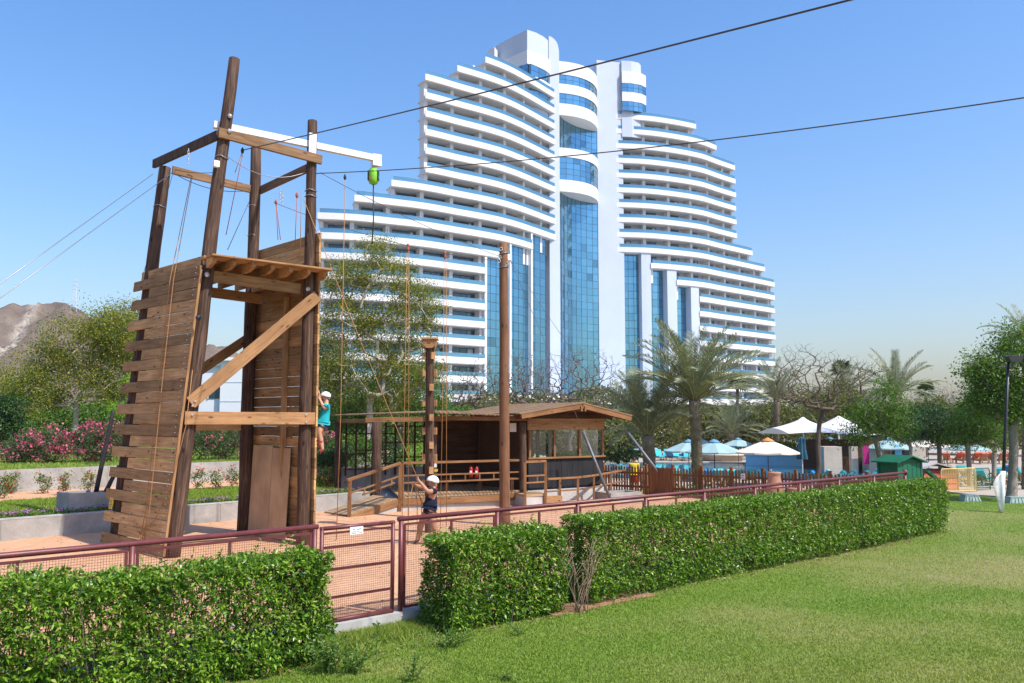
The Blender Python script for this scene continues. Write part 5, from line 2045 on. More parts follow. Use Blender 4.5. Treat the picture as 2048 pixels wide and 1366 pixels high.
# concrete anchor box and the two slanting steel props with their stays
ab0 = G(1228, 1003)
an = thing('anchor_block', ab0, 'rough concrete anchor trough in front of the cabin', 'anchor block')
axx = Vector((.86, .5, 0)); axy = Vector((-.5, .86, 0))
cc = G(1237, 1000)
for (off, sz) in (((0, -.45), (1.5, .14)), ((0, .45), (1.5, .14)), ((-.68, 0), (.14, .76)), ((.68, 0), (.14, .76))):
    mb = MB(); mb.box(cc + axx * off[0] + axy * off[1] + UP * .1, (sz[0], sz[1], .45), axx, axy, UP); mb.build('wall_panel', M['concrete'], an)
s0_, s1_ = G(1222, 1002, .1), D(1166, 862, 31.2)
pr = thing('steel_prop', s0_, 'slanting grey steel prop rising from the anchor trough to a stay wire', 'prop')
s1_ = RP(1166, 862, s0_, Vector((0.3, 1, 0)).normalized())
mb = MB(); mb.tube([s0_, s1_], .055, 10); mb.build('tube', M['grey_pole'], pr)
s3 = RP(1020, 520, POLE_B, Vector((0, 1, 0)))
mb = MB(); mb.tube([s1_, s1_.lerp(s3, .5), s3], .007, 4); mb.build('stay_wire', M['steel_wire'], pr)
s0_ = G(1348, 985, .1)
s1_ = RP(1256, 866, s0_, Vector((0.25, 1, 0)).normalized())
pr = thing('steel_prop', s0_, 'longer slanting grey steel prop right of the cabin by the picket fence', 'prop')
mb = MB(); mb.tube([s0_, s1_], .065, 10); mb.build('tube', M['grey_pole'], pr)
mb = MB(); mb.tube([s1_, s3], .007, 4); mb.build('stay_wire', M['steel_wire'], pr)

# anchor box with two leaning poles in the garden on the left
bx = G(178, 1027, .45)
an = thing('anchor_block', bx, 'grey concrete anchor box in the flower bed left of the tower', 'anchor block')
for (off, sz) in (((0, 0), (1.15, .14)), ((0, .86), (1.15, .14)), ((-.50, .43), (.14, .716)), ((.50, .43), (.14, .716))):
    mb = MB(); mb.box(bx + WD * off[0] + WN * off[1] + UP * .28, (sz[0], sz[1], .62), WD, WN, UP); mb.build('wall_panel', M['concrete'], an)
for (a, b_, lab) in (((191, 990), (226, 822), 'long black tarred pole leaning out of the garden anchor box'), ((208, 990), (238, 932), 'shorter black pole leaning beside it against the tower')):
    p0 = bx + WN * .45 + UP * .35
    p0 = RP(a[0], a[1], p0, Vector((0, 1, 0)))
    p1 = RP(b_[0], b_[1], p0, Vector((0, 1, 0)))
    pr = thing('leaning_pole', p0, lab, 'pole')
    log('shaft', p0, p1, .07, .055, M['tar_pole'], pr, 10, 6, .008)

# ================================================================== TREES
leaf_mat('ficus_leaf', [(0, (0.070, 0.115, 0.014)), (.4, (0.140, 0.175, 0.022)), (.7, (0.25, 0.235, 0.028)), (1, (0.45, 0.34, 0.035))], .42, .5)
leaf_mat('green_leaf', [(0, (0.035, 0.095, 0.014)), (.5, (0.090, 0.175, 0.022)), (1, (0.19, 0.27, 0.038))], .42, .5)
leaf_mat('dark_leaf', [(0, (0.018, 0.050, 0.014)), (.6, (0.035, 0.085, 0.020)), (1, (0.075, 0.135, 0.030))], .25, .45)
leaf_mat('lime_leaf', [(0, (0.13, 0.26, 0.015)), (1, (0.26, 0.42, 0.03))], .4, .5)
leaf_mat('oleander_leaf', [(0, (0.040, 0.075, 0.028)), (.6, (0.075, 0.115, 0.040)), (1, (0.13, 0.165, 0.060))], .25, .5)
leaf_mat('olive_leaf', [(0, (0.075, 0.095, 0.028)), (.6, (0.14, 0.15, 0.045)), (1, (0.25, 0.21, 0.045))], .3, .6)
leaf_mat('pink_petal', [(0, (0.50, 0.05, 0.14)), (.6, (0.66, 0.10, 0.22)), (1, (0.75, 0.28, 0.36))], .3, .6, (1, .7, .8))
leaf_mat('red_petal', [(0, (0.50, 0.03, 0.03)), (1, (0.68, 0.10, 0.09))], .3, .6, (1, .6, .5))
leaf_mat('mauve_petal', [(0, (0.32, 0.12, 0.36)), (1, (0.55, 0.28, 0.50))], .3, .6, (1, .8, 1))
simple('bark_pale', (0.36, 0.32, 0.265), (0.21, 0.175, 0.14), 0.9, 5, .15, bmp=.3, bscale=14)
simple('bark_light', (0.58, 0.52, 0.44), (0.38, 0.33, 0.27), 0.9, 5, .15, bmp=.3, bscale=14)
simple('bark_grey', (0.30, 0.255, 0.21), (0.17, 0.14, 0.115), 0.9, 6, .15, bmp=.3, bscale=16)
simple('twig_grey', (0.17, 0.135, 0.115), (0.10, 0.078, 0.066), 0.9, 6, .1)


def skeleton(base, trunk_pts, targets, r_tip, r_max, seed, kink=.12, step=.45, expo=.48, reach_up=.6):
    """grow branches from a trunk to target points; returns nodes, parents, radii"""
    rs = np.random.default_rng(seed)
    nodes = [np.array(p, float) for p in trunk_pts]
    par = [-1] + list(range(len(trunk_pts) - 1))
    b = nodes[0]
    order = sorted(range(len(targets)), key=lambda i: np.linalg.norm(targets[i] - nodes[len(trunk_pts) - 1]))
    ends = []
    for i in order:
        t = targets[i]
        A = np.array(nodes[1:])
        dv = t - A
        dist = np.linalg.norm(dv, axis=1)
        # prefer joints below the target
        cost = dist + reach_up * np.maximum(0, A[:, 2] - t[2] + .3 * dist)
        j = int(np.argmin(cost)) + 1
        p0 = nodes[j]
        d0 = (p0 - nodes[par[j]]); d0 = d0 / (np.linalg.norm(d0) + 1e-6)
        L = np.linalg.norm(t - p0)
        m = max(1, int(L / step))
        prev = j
        ctrl = p0 + d0 * L * .35
        for q in range(1, m + 1):
            f = q / m
            p = (1 - f) ** 2 * p0 + 2 * f * (1 - f) * ctrl + f * f * t
            if q < m:
                p = p + rs.normal(size=3) * kink * step
            nodes.append(p); par.append(prev); prev = len(nodes) - 1
        ends.append(prev)
    n = len(nodes)
    cnt = np.zeros(n)
    for e in ends:
        cnt[e] += 1
    for i in range(n - 1, 0, -1):
        if cnt[i] == 0:
            cnt[i] = 1
        if par[i] >= 0:
            cnt[par[i]] += cnt[i]
    # parents always come before children, so counts are complete
    rad = np.minimum(r_tip * cnt ** expo, r_max)
    return np.array(nodes), np.array(par), rad, ends


def skel_mesh(name, nodes, par, rad, mat, sides=6, thin_sides=3, flare=1.35):
    V, F = [], []
    off = 0
    kids = {}
    for i, p in enumerate(par):
        kids.setdefault(p, []).append(i)
    for i in range(1, len(nodes)):
        p = par[i]
        a, b = nodes[p], nodes[i]
        d = b - a
        L = np.linalg.norm(d)
        if L < 1e-5:
            continue
        d = d / L
        s = sides if rad[i] > .03 else (4 if rad[i] > .012 else thin_sides)
        ra = rad[p] if (par[p] >= 0 and max(kids[p], key=lambda q: rad[q]) == i) else rad[i] * 1.15
        ra = min(ra, rad[i] * 1.5)
        if par[p] < 0:
            ra = rad[i] * flare
        x = np.cross(d, [0.3, 0.2, 1.0] if abs(d[2]) < .9 else [1.0, 0, 0]); x /= np.linalg.norm(x)
        y = np.cross(d, x)
        an = np.arange(s) * 2 * np.pi / s
        ring = np.cos(an)[:, None] * x + np.sin(an)[:, None] * y
        V.append(a - d * ra * .3 + ring * ra); V.append(b + ring * rad[i])
        for k in range(s):
            k2 = (k + 1) % s
            F.append((off + k, off + k2, off + s + k2, off + s + k))
        off += 2 * s
    return np_mesh(name, np.concatenate(V), np.array(F), mat, smooth=True)


def ellipsoid_pts(rs, c, r, n, shell=.35):
    d = rs.normal(size=(n, 3)); d /= np.linalg.norm(d, axis=1, keepdims=True)
    q = shell + (1 - shell) * rs.random(n) ** .5
    return np.array(c) + d * q[:, None] * np.array(r)


def tree(name, base, label, cat, blobs, ntargets, leaves_per, leaf, leaf_m, bark, trunk_h, r_tip=.012, r_max=.2, seed=1, trunk_top=None, spread=.35, group=None, lw=.45, droop=.15, leafless=0.0, trunk_stems=1, flowers=None, kink=.12):
    """blobs: list of (centre, radii, weight) that shape the crown"""
    rs = np.random.default_rng(seed)
    base = np.array(base, float)
    o = thing(name, tuple(base), label, cat, group)
    tg = []
    tot = sum(b[2] for b in blobs)
    for c, r, w in blobs:
        tg.append(ellipsoid_pts(rs, c, r, max(3, int(ntargets * w / tot))))
    tg = np.concatenate(tg)
    tt = np.array(trunk_top) if trunk_top is not None else base + np.array([rs.normal() * .1, rs.normal() * .1, trunk_h])
    m = max(3, int(trunk_h / .5))
    trunk = [base + (tt - base) * (i / m) + (rs.normal(size=3) * np.array([.05, .05, 0]) if 0 < i < m else 0) for i in range(m + 1)]
    nodes, par, rad, ends = skeleton(base, trunk, tg, r_tip, r_max, seed, kink, expo=.48 if leaves_per > 5 else .43)
    link_mesh(skel_mesh('trunk', nodes - base, par, rad, bark), 'trunk', o, tuple(base))
    if leaves_per:
        # clumps of leaves about the twig ends
        E = nodes[ends]
        keep = rs.random(len(E)) >= leafless
        E = E[keep]
        n = len(E) * leaves_per
        cs = np.repeat(E, leaves_per, axis=0)
        sp = spread * rs.uniform(.5, 1.3, len(E)).repeat(leaves_per)[:, None]
        C = cs + rs.normal(size=(n, 3)) * sp * np.array([1, 1, .75])
        Dv = rs.normal(size=(n, 3)) + (C - cs) / spread * .5 - np.array([0, 0, droop * 2])
        Ln = leaf * rs.uniform(.6, 1.3, n)
        V, F = leaf_quads(C, Dv, Ln, Ln * lw)
        link_mesh(np_mesh('crown', V - base, F, leaf_m), 'crown', o, tuple(base))
        if flowers:
            fm, nf, fs = flowers
            idx = rs.choice(len(E), nf)
            C = np.repeat(E[idx], 7, axis=0) + rs.normal(size=(nf * 7, 3)) * .09
            out = E[idx] - np.array(blobs[0][0]); out /= np.linalg.norm(out, axis=1, keepdims=True) + 1e-6
            C = C + np.repeat(out, 7, axis=0) * spread * .9
            Ln = fs * rs.uniform(.7, 1.3, len(C))
            V, F = leaf_quads(C, rs.normal(size=C.shape), Ln, Ln * .8)
            link_mesh(np_mesh('blossom', V - base, F, fm), 'blossom', o, tuple(base))
    return o


def B(px, py, Y, rx, rz, w=1.0, ry=None):
    """crown blob: centre given by sight line and distance, radii in metres"""
    c = D(px, py, Y)
    return (np.array(c), (rx, ry or rx * .85, rz), w)


# --- big yellow-green tree on the left and its neighbours (terrace)
TZ = 1.2
Y = 47
tree('ficus_tree', D(150, 860, Y), 'broad yellow-green tree left of the tower in front of the hill', 'tree',
     [B(150, 690, Y, 2.2, 1.6, 1.2), B(90, 725, Y, 1.7, 1.1, .8), B(200, 665, Y, 1.6, 1.5, 1), B(250, 680, Y, 1.5, 1.6, 1), B(140, 770, Y, 2.9, 1.1, 1.2), B(70, 790, Y, 1.8, .9, .7), B(230, 760, Y, 2.0, 1.4, 1)],
     360, 115, .125, M['ficus_leaf'], M['bark_pale'], 1.6, .010, .14, 3, spread=.40)
tree('ficus_tree', D(262, 860, 52), 'tree with open crown directly behind the leaning plank wall', 'tree',
     [B(262, 660, 52, 1.7, 1.8, 1), B(285, 720, 52, 2.0, 2.0, 1.2), B(232, 640, 52, 1.0, .8, .5)], 130, 150, .13, M['ficus_leaf'], M['bark_pale'], 2.2, .013, .16, 4, spread=.42)
tree('ficus_tree', D(8, 850, 52), 'yellowish tree at the left edge below the hill', 'tree', [B(-5, 770, 52, 2.0, 1.6, 1), B(30, 800, 52, 1.5, 1.2, 1)], 100, 150, .13, M['ficus_leaf'], M['bark_pale'], 1.2, .013, .14, 5, spread=.42)
tree('dark_shrub', D(8, 900, 40), 'dark green shrub at the left edge', 'shrub', [B(2, 820, 40, .9, .8, 1), B(15, 855, 40, .8, .8, 1)], 50, 90, .15, M['dark_leaf'], M['bark_brown'], .3, .01, .05, 6, spread=.25)
tree('lime_shrub', D(246, 870, 36), 'small lime green shrub beside the plank wall', 'shrub', [B(243, 818, 36, .45, .3, 1), B(256, 770, 36, .2, .5, .4)], 26, 60, .09, M['lime_leaf'], M['bark_brown'], .3, .008, .03, 7, spread=.16)
for px, py, Y, rx, rz, sd, nf, lab in ((90, 890, 38, 1.25, .80, 11, 110, 'pink flowering oleander at the left behind the upper wall'), (165, 885, 38.5, 1.2, .85, 12, 120, 'largest pink flowering oleander in the middle of the left group'),
                                   (40, 900, 38, .8, .6, 13, 55, 'smaller pink oleander near the left edge'), (212, 885, 39, .7, .8, 14, 30, 'pink oleander partly behind the plank wall'),
                                   (395, 875, 40, .9, .9, 15, 16, 'sparse pink oleander seen through the tower frame'), (452, 885, 41, 1.05, .85, 16, 30, 'dense pink oleander seen through the tower frame'),
                                   (640, 900, 40, .7, .8, 17, 25, 'oleander with a few red flowers right of the tower')):
    bs = G(px, py + 45, TZ) if py + 45 > 925 else D(px, 930, Y)
    bs = D(px, 935, Y); bs.z = TZ
    tree('oleander_bush', bs, lab, 'bush', [B(px, py, Y, rx, rz, 1), B(px + 18, py - 12, Y, rx * .6, rz * .7, .4), B(px - 16, py + 8, Y, rx * .6, rz * .6, .4)], 90, 46, .13, M['oleander_leaf'], M['bark_brown'], .25, .008, .035, sd,
         spread=.22, lw=.22, flowers=(M['pink_petal'], nf, .11))
# small flowering plants in front of the upper wall
for i, (px, py) in enumerate(((5, 985), (25, 975), (86, 975), (128, 978), (176, 972), (398, 968), (432, 968), (464, 962))):
    q = WT(0, W2OFF - .55, .47)
    # on the bed, near the upper wall
    p = G(px, py + 12, .47)
    tree('flowering_plant', p, ['small red flowering plant at the very left of the bed', 'leafy plant second from the left in the bed', 'third small flowering plant from the left before the wall', 'fourth small flowering plant from the left before the wall',
                                'small flowering plant behind the grey anchor box', 'left of three red-flowered plants seen through the tower', 'middle of three red-flowered plants seen through the tower', 'right of three red-flowered plants seen through the tower'][i], 'plant',
         [(np.array(p) + np.array([0, 0, .42]), (.22, .22, .36), 1)], 22, 16, .085, M['green_leaf'], M['bark_brown'], .1, .006, .015, 30 + i, spread=.09, flowers=(M['red_petal'], 9, .06))
# mauve flowers along the low wall
n = 900
a = np.concatenate([RNG.uniform(-1.5, 3.2, n // 2), RNG.uniform(4.2, LW, n // 2)]); b = .30 + np.abs(RNG.normal(size=n)) * .12
P = np.array(W1A)[None] + np.outer(a[:n], np.array(WD)) + np.outer(b, np.array(WN)); P[:, 2] = .47
C = np.repeat(P, 5, axis=0) + RNG.normal(size=(n * 5, 3)) * .05 + np.array([0, 0, .10])
V, F = leaf_quads(C, RNG.normal(size=C.shape) + np.array([0, 0, .5]), RNG.uniform(.05, .09, len(C)), RNG.uniform(.02, .04, len(C)))
bf = thing('flower_border', tuple(WT(4, .3, .47)), 'border of low mauve flowers along the low wall', 'flowers')
bf['kind'] = 'stuff'
link_mesh(np_mesh('leaves', V - np.array(WLOC[bf.name]), F, M['green_leaf']), 'leaves', bf, WLOC[bf.name])
idx = RNG.choice(n, 240)
C = np.repeat(P[idx], 6, axis=0) + RNG.normal(size=(240 * 6, 3)) * .028 + np.array([0, 0, .2])
V, F = leaf_quads(C, RNG.normal(size=C.shape), RNG.uniform(.03, .05, len(C)), RNG.uniform(.025, .04, len(C)))
link_mesh(np_mesh('blossom', V - np.array(WLOC[bf.name]), F, M['mauve_petal']), 'blossom', bf, WLOC[bf.name])

# --- wooded ground behind the left garden, one mass
rs = np.random.default_rng(72)
Cs = []
for px, py, Y, rx, rz in ((-20, 850, 60, 3, 1.6), (40, 855, 62, 3, 1.3), (100, 850, 64, 3, 1.6), (160, 848, 64, 3, 1.7), (220, 845, 62, 3, 1.8), (280, 850, 62, 3, 1.8), (330, 855, 62, 2.5, 1.4), (400, 875, 62, 2.0, 1.0), (470, 880, 60, 2.0, .9), (640, 850, 60, 3.0, 2.0), (700, 850, 62, 3.5, 2.0), (780, 850, 64, 3.5, 2.0), (850, 855, 64, 3.5, 1.8), (910, 850, 66, 3, 1.6)):
    Cs.append(ellipsoid_pts(rs, D(px, py, Y), (rx, rx * .7, rz), 4200, .5))
C = np.concatenate(Cs)
Ln = rs.uniform(.16, .30, len(C))
V, F = leaf_quads(C, rs.normal(size=C.shape) - np.array([0, 0, .4]), Ln, Ln * .5)
tag(link_mesh(np_mesh('garden_thicket', V, F, M['green_leaf']), 'garden_thicket'), 'green thicket in the background of the left garden', 'shrubbery', kind='stuff')

# --- tall open tree behind the cabin
Y = 43
tb = D(738, 880, Y); tb.z = 1.0
tree('tall_tree', tb, 'tall open tree with pale branches behind the cabin porch', 'tree',
     [B(750, 500, Y, .9, .9, .35), B(690, 560, Y, 1.3, 1.0, .7), B(770, 560, Y, 1.6, 1.1, .8), B(840, 600, Y, 1.2, 1.0, .6), B(700, 640, Y, 1.9, 1.1, 1), B(800, 660, Y, 2.0, 1.2, 1.1), B(720, 730, Y, 2.3, 1.4, 1.1), B(820, 740, Y, 1.7, 1.2, .8), B(655, 760, Y, 1.2, 1.2, .5), B(760, 800, Y, 1.7, .7, .4)],
     430, 140, .105, M['ficus_leaf'], M['bark_light'], 2.6, .0105, .16, 21, spread=.36, trunk_top=tuple(D(735, 780, Y)), kink=.16)
tree('garden_tree', D(800, 900, 47), 'dark green tree behind the porch right of the tall pale tree', 'tree',
     [B(790, 770, 47, 1.9, 1.3, 1), B(845, 790, 47, 1.4, 1.1, .8), B(740, 810, 47, 1.6, .9, .7), B(850, 850, 47, 1.4, 1.0, .6), B(700, 850, 47, 1.6, 1.2, .8)], 200, 110, .14, M['green_leaf'], M['bark_pale'], 2.5, .012, .15, 22, spread=.42)
tree('garden_tree', D(660, 900, 50), 'leafy tree right behind the tower beside the climber', 'tree', [B(665, 780, 50, 1.6, 1.7, 1), B(690, 840, 50, 1.5, 1.2, .8), B(655, 700, 50, .9, 1.2, .5)], 160, 110, .14, M['olive_leaf'], M['bark_pale'], 2.5, .012, .15, 23, spread=.42)
for px, py, Y, rx, rz, lab, mt, sd in ((670, 915, 37, .8, .55, 'round dark bush left of the porch', 'dark_leaf', 24), (700, 900, 40, 1.0, .7, 'leafy bush behind the porch trellis', 'green_leaf', 25), (760, 905, 41, 1.2, .8, 'dark bush behind the porch post', 'dark_leaf', 26),
                                      (835, 912, 44, 1.2, .55, 'bright clipped bush behind the porch', 'lime_leaf', 27)):
    bs = D(px, 935, Y); bs.z = TZ if Y > 38 else .6
    tree('garden_bush', bs, lab, 'bush', [B(px, py, Y, rx, rz, 1)], 60, 60, .12, M[mt], M['bark_brown'], .2, .008, .04, sd, spread=.22)
p = D(655, 958, 34.0); p.z = .55
tree('flowering_plant', p, 'red flowering shrub beside the foot of the ramp', 'plant', [(np.array(p) + np.array([0, 0, .35]), (.55, .5, .35), 1)], 40, 24, .10, M['green_leaf'], M['bark_brown'], .1, .006, .02, 41, spread=.13, flowers=(M['red_petal'], 18, .08))


# --- bare trees
def bare(base, label, blobs, nt_, seed, r_tip=.010, r_max=.2, bark='twig_grey', trunk_top=None, th=2.0, leaf=None):
    return tree('bare_tree', base, label, 'tree', blobs, nt_, 0 if leaf is None else 5, .10, leaf, M[bark], th, r_tip, r_max, seed, trunk_top=trunk_top, kink=.11, leafless=.6, spread=.2, group='leafless trees by the pool')


Y = 46
qb = D(1635, 948, Y); qb.z = PT
bare(qb, 'large leafless tree with forked pale trunk by the white tent', [B(1640, 745, Y, 3.0, 1.3, 1.3), B(1600, 720, Y, 1.6, 1.0, .7), B(1700, 740, Y, 1.7, .9, .6), B(1570, 770, Y, 1.4, 1.0, .6), B(1665, 790, Y, 2.6, .9, .7), B(1750, 735, Y, 1.0, .4, .25), B(1590, 790, Y, 1.2, .5, .3)], 1000, 51, .0062, .24, 'bark_brown', tuple(D(1637, 868, Y)))
Y = 58
bare(D(1140, 900, Y), 'leafless tree with spreading twigs behind the cabin roof', [B(1120, 745, Y, 2.6, 1.5, 1), B(1170, 730, Y, 2.4, 1.4, 1), B(1080, 760, Y, 1.8, 1.3, .7), B(1220, 760, Y, 2.0, 1.4, .8), B(1150, 790, Y, 3.5, .7, .6)], 1000, 52, .0070, .2)
bare(D(955, 900, Y), 'leafless greyish tree left of the tall pole', [B(930, 770, Y, 1.8, 1.2, 1), B(970, 755, Y, 1.5, 1.5, 1), B(900, 790, Y, 1.3, .9, .6), B(960, 800, Y, 2.4, .6, .5)], 750, 53, .0070, .18, leaf=M['olive_leaf'])
bare(D(1050, 900, 56), 'leafless tree right behind the tall pole', [B(1045, 740, 56, 1.6, 1.6, 1), B(1020, 770, 56, 1.3, 1.2, .8), B(1075, 790, 56, 1.7, .8, .6)], 700, 54, .0070, .18)
bare(D(1880, 900, 95), 'distant leafless tree between the right palms', [B(1875, 790, 95, 2.6, 1.3, 1), B(1900, 800, 95, 2.2, 1.2, .8)], 330, 55, .008, .2)

# --- green trees on the right
def small_tree(px, pyb, zb, Y, lab, blobs, seed, nt_=130, lp=150, leaf=.11, mat='green_leaf', top=None, rmax=.13, bark='bark_grey'):
    b_ = D(px, pyb, Y); b_.z = zb
    return tree('shade_tree', b_, lab, 'tree', blobs, nt_, lp, leaf, M[mat], M[bark], 1.6, .012, rmax, seed, spread=.30, trunk_top=top)


Y = 36
small_tree(1775, 950, -.3, Y, 'small leafy tree behind the green shed', [B(1740, 840, Y, 1.0, .75, 1), B(1770, 820, Y, 1.1, .8, 1), B(1720, 870, Y, .6, .4, .4), B(1800, 855, Y, .7, .5, .5), B(1765, 780, Y, .6, .4, .3)], 61, 110, 70, .11, 'green_leaf', tuple(D(1752, 880, Y)))
Y = 44
small_tree(1880, 940, PT, Y, 'rounded dark green tree with thin trunk right of the cream parasol', [B(1880, 850, Y, 1.3, .8, 1), B(1905, 865, Y, 1.0, .6, .7), B(1860, 870, Y, .7, .5, .5)], 62, 110, 90, .12, 'dark_leaf', tuple(D(1878, 885, Y)))
small_tree(1942, 938, PT, 42, 'leafy small tree with slanting thin trunk near the lamp post', [B(1945, 845, 42, 1.2, .8, 1), B(1925, 865, 42, .9, .6, .7), B(1975, 870, 42, .9, .7, .7)], 63, 110, 80, .12, 'green_leaf', tuple(D(1935, 890, 42)))
Y = 34.4
bt = Vector((20.1, 34.4, -.22))
small_tree(2022, 1000, -.25, Y, 'large green tree at the right edge with straight dark trunk', [B(2030, 740, Y, 1.7, 1.1, 1.2), B(1990, 770, Y, 1.0, .9, .8), B(2060, 690, Y, 1.4, 1.0, 1), B(1960, 740, Y, .7, .7, .5), B(2020, 815, Y, 1.0, .55, .55), B(2075, 800, Y, 1.4, 1.2, 1), B(1955, 800, Y, .6, .5, .35)], 64, 280, 95, .12, 'green_leaf', tuple(D(2026, 850, Y)), .17, 'bark_grey')
small_tree(1985, 950, PT, 47, 'green tree with pale leaning trunk behind the lamp post', [B(1975, 790, 47, 1.3, 1.1, 1), B(1950, 830, 47, 1.1, .8, .8), B(2010, 820, 47, 1.2, 1.0, .8)], 65, 120, 80, .14, 'green_leaf', tuple(D(1990, 880, 47)), .16, 'bark_pale')
small_tree(1820, 930, PT, 58, 'dark rounded tree behind the small leafy tree', [B(1820, 850, 58, 1.5, 1.0, 1), B(1845, 840, 58, 1.1, .9, .7)], 66, 110, 150, .14, 'dark_leaf')
small_tree(1880, 930, PT, 85, 'broad olive tree in the far background right', [B(1880, 820, 85, 3.6, 1.2, 1), B(1850, 830, 85, 2.4, 1.1, .6), B(1920, 828, 85, 2.2, 1.0, .6)], 67, 150, 130, .2, 'olive_leaf')
small_tree(1680, 930, PT, 80, 'yellowish tree in the background behind the bare tree', [B(1690, 800, 80, 2.4, 1.6, 1), B(1650, 815, 80, 2.4, 1.5, 1), B(1730, 820, 80, 1.8, 1.3, .7)], 68, 150, 130, .2, 'olive_leaf')

# --- background shrubbery beyond the pool, one mass
rs = np.random.default_rng(70)
Cs = []
for px, py, Y, rx, rz in ((1235, 880, 70, 2.6, 1.8), (1300, 860, 92, 4.5, 2.6), (1350, 850, 95, 4, 2.6), (1400, 850, 96, 4, 2.6), (1450, 855, 97, 4.5, 2.6), (1500, 850, 97, 4.5, 2.6), (1550, 850, 95, 4.5, 2.7), (1600, 830, 100, 4.5, 3.2), (1650, 850, 102, 4.5, 2.5), (1700, 845, 103, 4.5, 2.5),
                         (1760, 845, 100, 5, 2.5), (1820, 850, 100, 5, 2.2), (1890, 855, 100, 5, 1.9), (1960, 860, 98, 5, 2.0), (2040, 860, 95, 5, 2.2), (1100, 830, 80, 5, 2.2), (1000, 830, 80, 5, 2.2), (1200, 820, 85, 4, 2.5), (1070, 880, 62, 2.6, .9), (1120, 885, 62, 2.6, .9), (1170, 882, 62, 2.4, .9)):
    c = D(px, py, Y)
    Cs.append(ellipsoid_pts(rs, c, (rx, rx * .7, rz), 5200, .5))
C = np.concatenate(Cs)
Ln = rs.uniform(.20, .42, len(C))
V, F = leaf_quads(C, rs.normal(size=C.shape) - np.array([0, 0, .4]), Ln, Ln * .5)
tag(link_mesh(np_mesh('far_shrubbery', V, F, M['olive_leaf']), 'far_shrubbery'), 'mass of dry green shrubbery beyond the pool', 'shrubbery', kind='stuff')

# ================================================================== PALMS
leaf_mat('palm_leaf', [(0, (0.14, 0.165, 0.095)), (.5, (0.225, 0.25, 0.145)), (1, (0.35, 0.355, 0.21))], .22, .42, (1, 1.1, .6), spec=.5)
leaf_mat('palm_dry', [(0, (0.26, 0.19, 0.10)), (1, (0.40, 0.31, 0.18))], .2, .6)
leaf_mat('fan_leaf', [(0, (0.035, 0.075, 0.022)), (1, (0.08, 0.13, 0.04))], .22, .45)
simple('palm_rib', (0.30, 0.30, 0.14), (0.20, 0.19, 0.09), .5, 4)
simple('palm_trunk', (0.33, 0.265, 0.19), (0.15, 0.115, 0.08), .95, 3, .1, bmp=.5, bscale=10)


def frond_mesh(L, elev, curl, nl, seed, dry=False, width=.55):
    """feather frond along local +X, drooping; leaflets in V"""
    rs = np.random.default_rng(seed)
    n = 22
    pts = [np.zeros(3)]
    e = elev
    for i in range(n):
        pts.append(pts[-1] + np.array([math.cos(e), 0, math.sin(e)]) * L / n)
        e -= curl / n * (.5 + 1.0 * i / n)
    pts = np.array(pts)
    mb = MB()
    mb.cur = 1
    mb.tube([Vector(p) for p in pts[::2]], [.011 * (1 - .85 * i / (len(pts[::2]) - 1)) for i in range(len(pts[::2]))], 4, False)
    V, F = [], []
    off = 0
    for i in range(nl):
        f = .13 + .87 * (i + rs.random() * .6) / nl
        x = f * n
        j = min(int(x), n - 1)
        p = pts[j] + (pts[j + 1] - pts[j]) * (x - j)
        tn = pts[j + 1] - pts[j]; tn = tn / np.linalg.norm(tn)
        up = np.array([-tn[2], 0, tn[0]])
        ll = width * (math.sin(math.pi * min(1, .12 + f * .84)) ** .6) * rs.uniform(.75, 1.2)
        for sd in (-1, 1):
            d = tn * (.75 + .5 * f) + np.array([0, sd, 0]) * .95 + up * rs.uniform(.15, .85)
            d = d / np.linalg.norm(d)
            tip = p + d * ll - np.array([0, 0, .10 * ll])
            mid = p + d * ll * .4
            w = .0062
            wv = np.cross(d, up + np.array([0, -sd * .6, 0])); wv = wv / np.linalg.norm(wv) * w
            V += [p, mid + wv, tip, mid - wv]
            F.append((off, off + 1, off + 2, off + 3)); off += 4
    mb.cur = 0
    mb.add([Vector(v) for v in V], F)
    return mb.mesh('frond', [M['palm_dry'] if dry else M['palm_leaf'], M['palm_rib']], Vector((0, 0, 0)))


FV = {}
for nm, el, cu, dr in (('up', 1.35, .7, False), ('high', 1.05, .95, False), ('mid', .70, 1.15, False), ('low', .30, 1.15, False), ('drop', -.10, 1.0, False), ('dead', -.75, .7, True)):
    FV[nm] = [frond_mesh(1.0, el, cu, 44, 80 + len(nm) + 3 * q, dr, .155) for q in range(2)]


def trunk_palm(base, top, r, o, seed, rows=None):
    """trunk studded with old leaf bases, one mesh"""
    rs = random.Random(seed)
    base, top = Vector(base), Vector(top)
    H = (top - base).length
    mb = MB()
    mb.tube([base.lerp(top, i / 8) for i in range(9)], [r * 1.05] + [r * .88] * 6 + [r * .95, r * 1.05], 10)
    rows = rows or int(H / .085)
    for i in range(rows):
        f = i / rows
        c = base.lerp(top, f)
        m_ = 9
        for k_ in range(m_):
            a = 2 * math.pi * (k_ / m_) + i * .52
            d = Vector((math.cos(a), math.sin(a), 0)); t = Vector((-d.y, d.x, 0))
            rr = r * .88
            w = r * .36
            hh = .10 * rs.uniform(.8, 1.3)
            b0 = c + d * rr * .96
            mb.add([b0 - t * w, b0 + t * w, b0 + t * w * .55 + d * .05 * rs.uniform(.7, 1.4) + UP * hh, b0 - t * w * .55 + d * .05 + UP * hh, b0 + UP * hh * 1.05],
                   [(0, 1, 2, 3), (3, 2, 4), (0, 3, 4), (1, 4, 2)])
    mb.build('trunk', M['palm_trunk'], o)


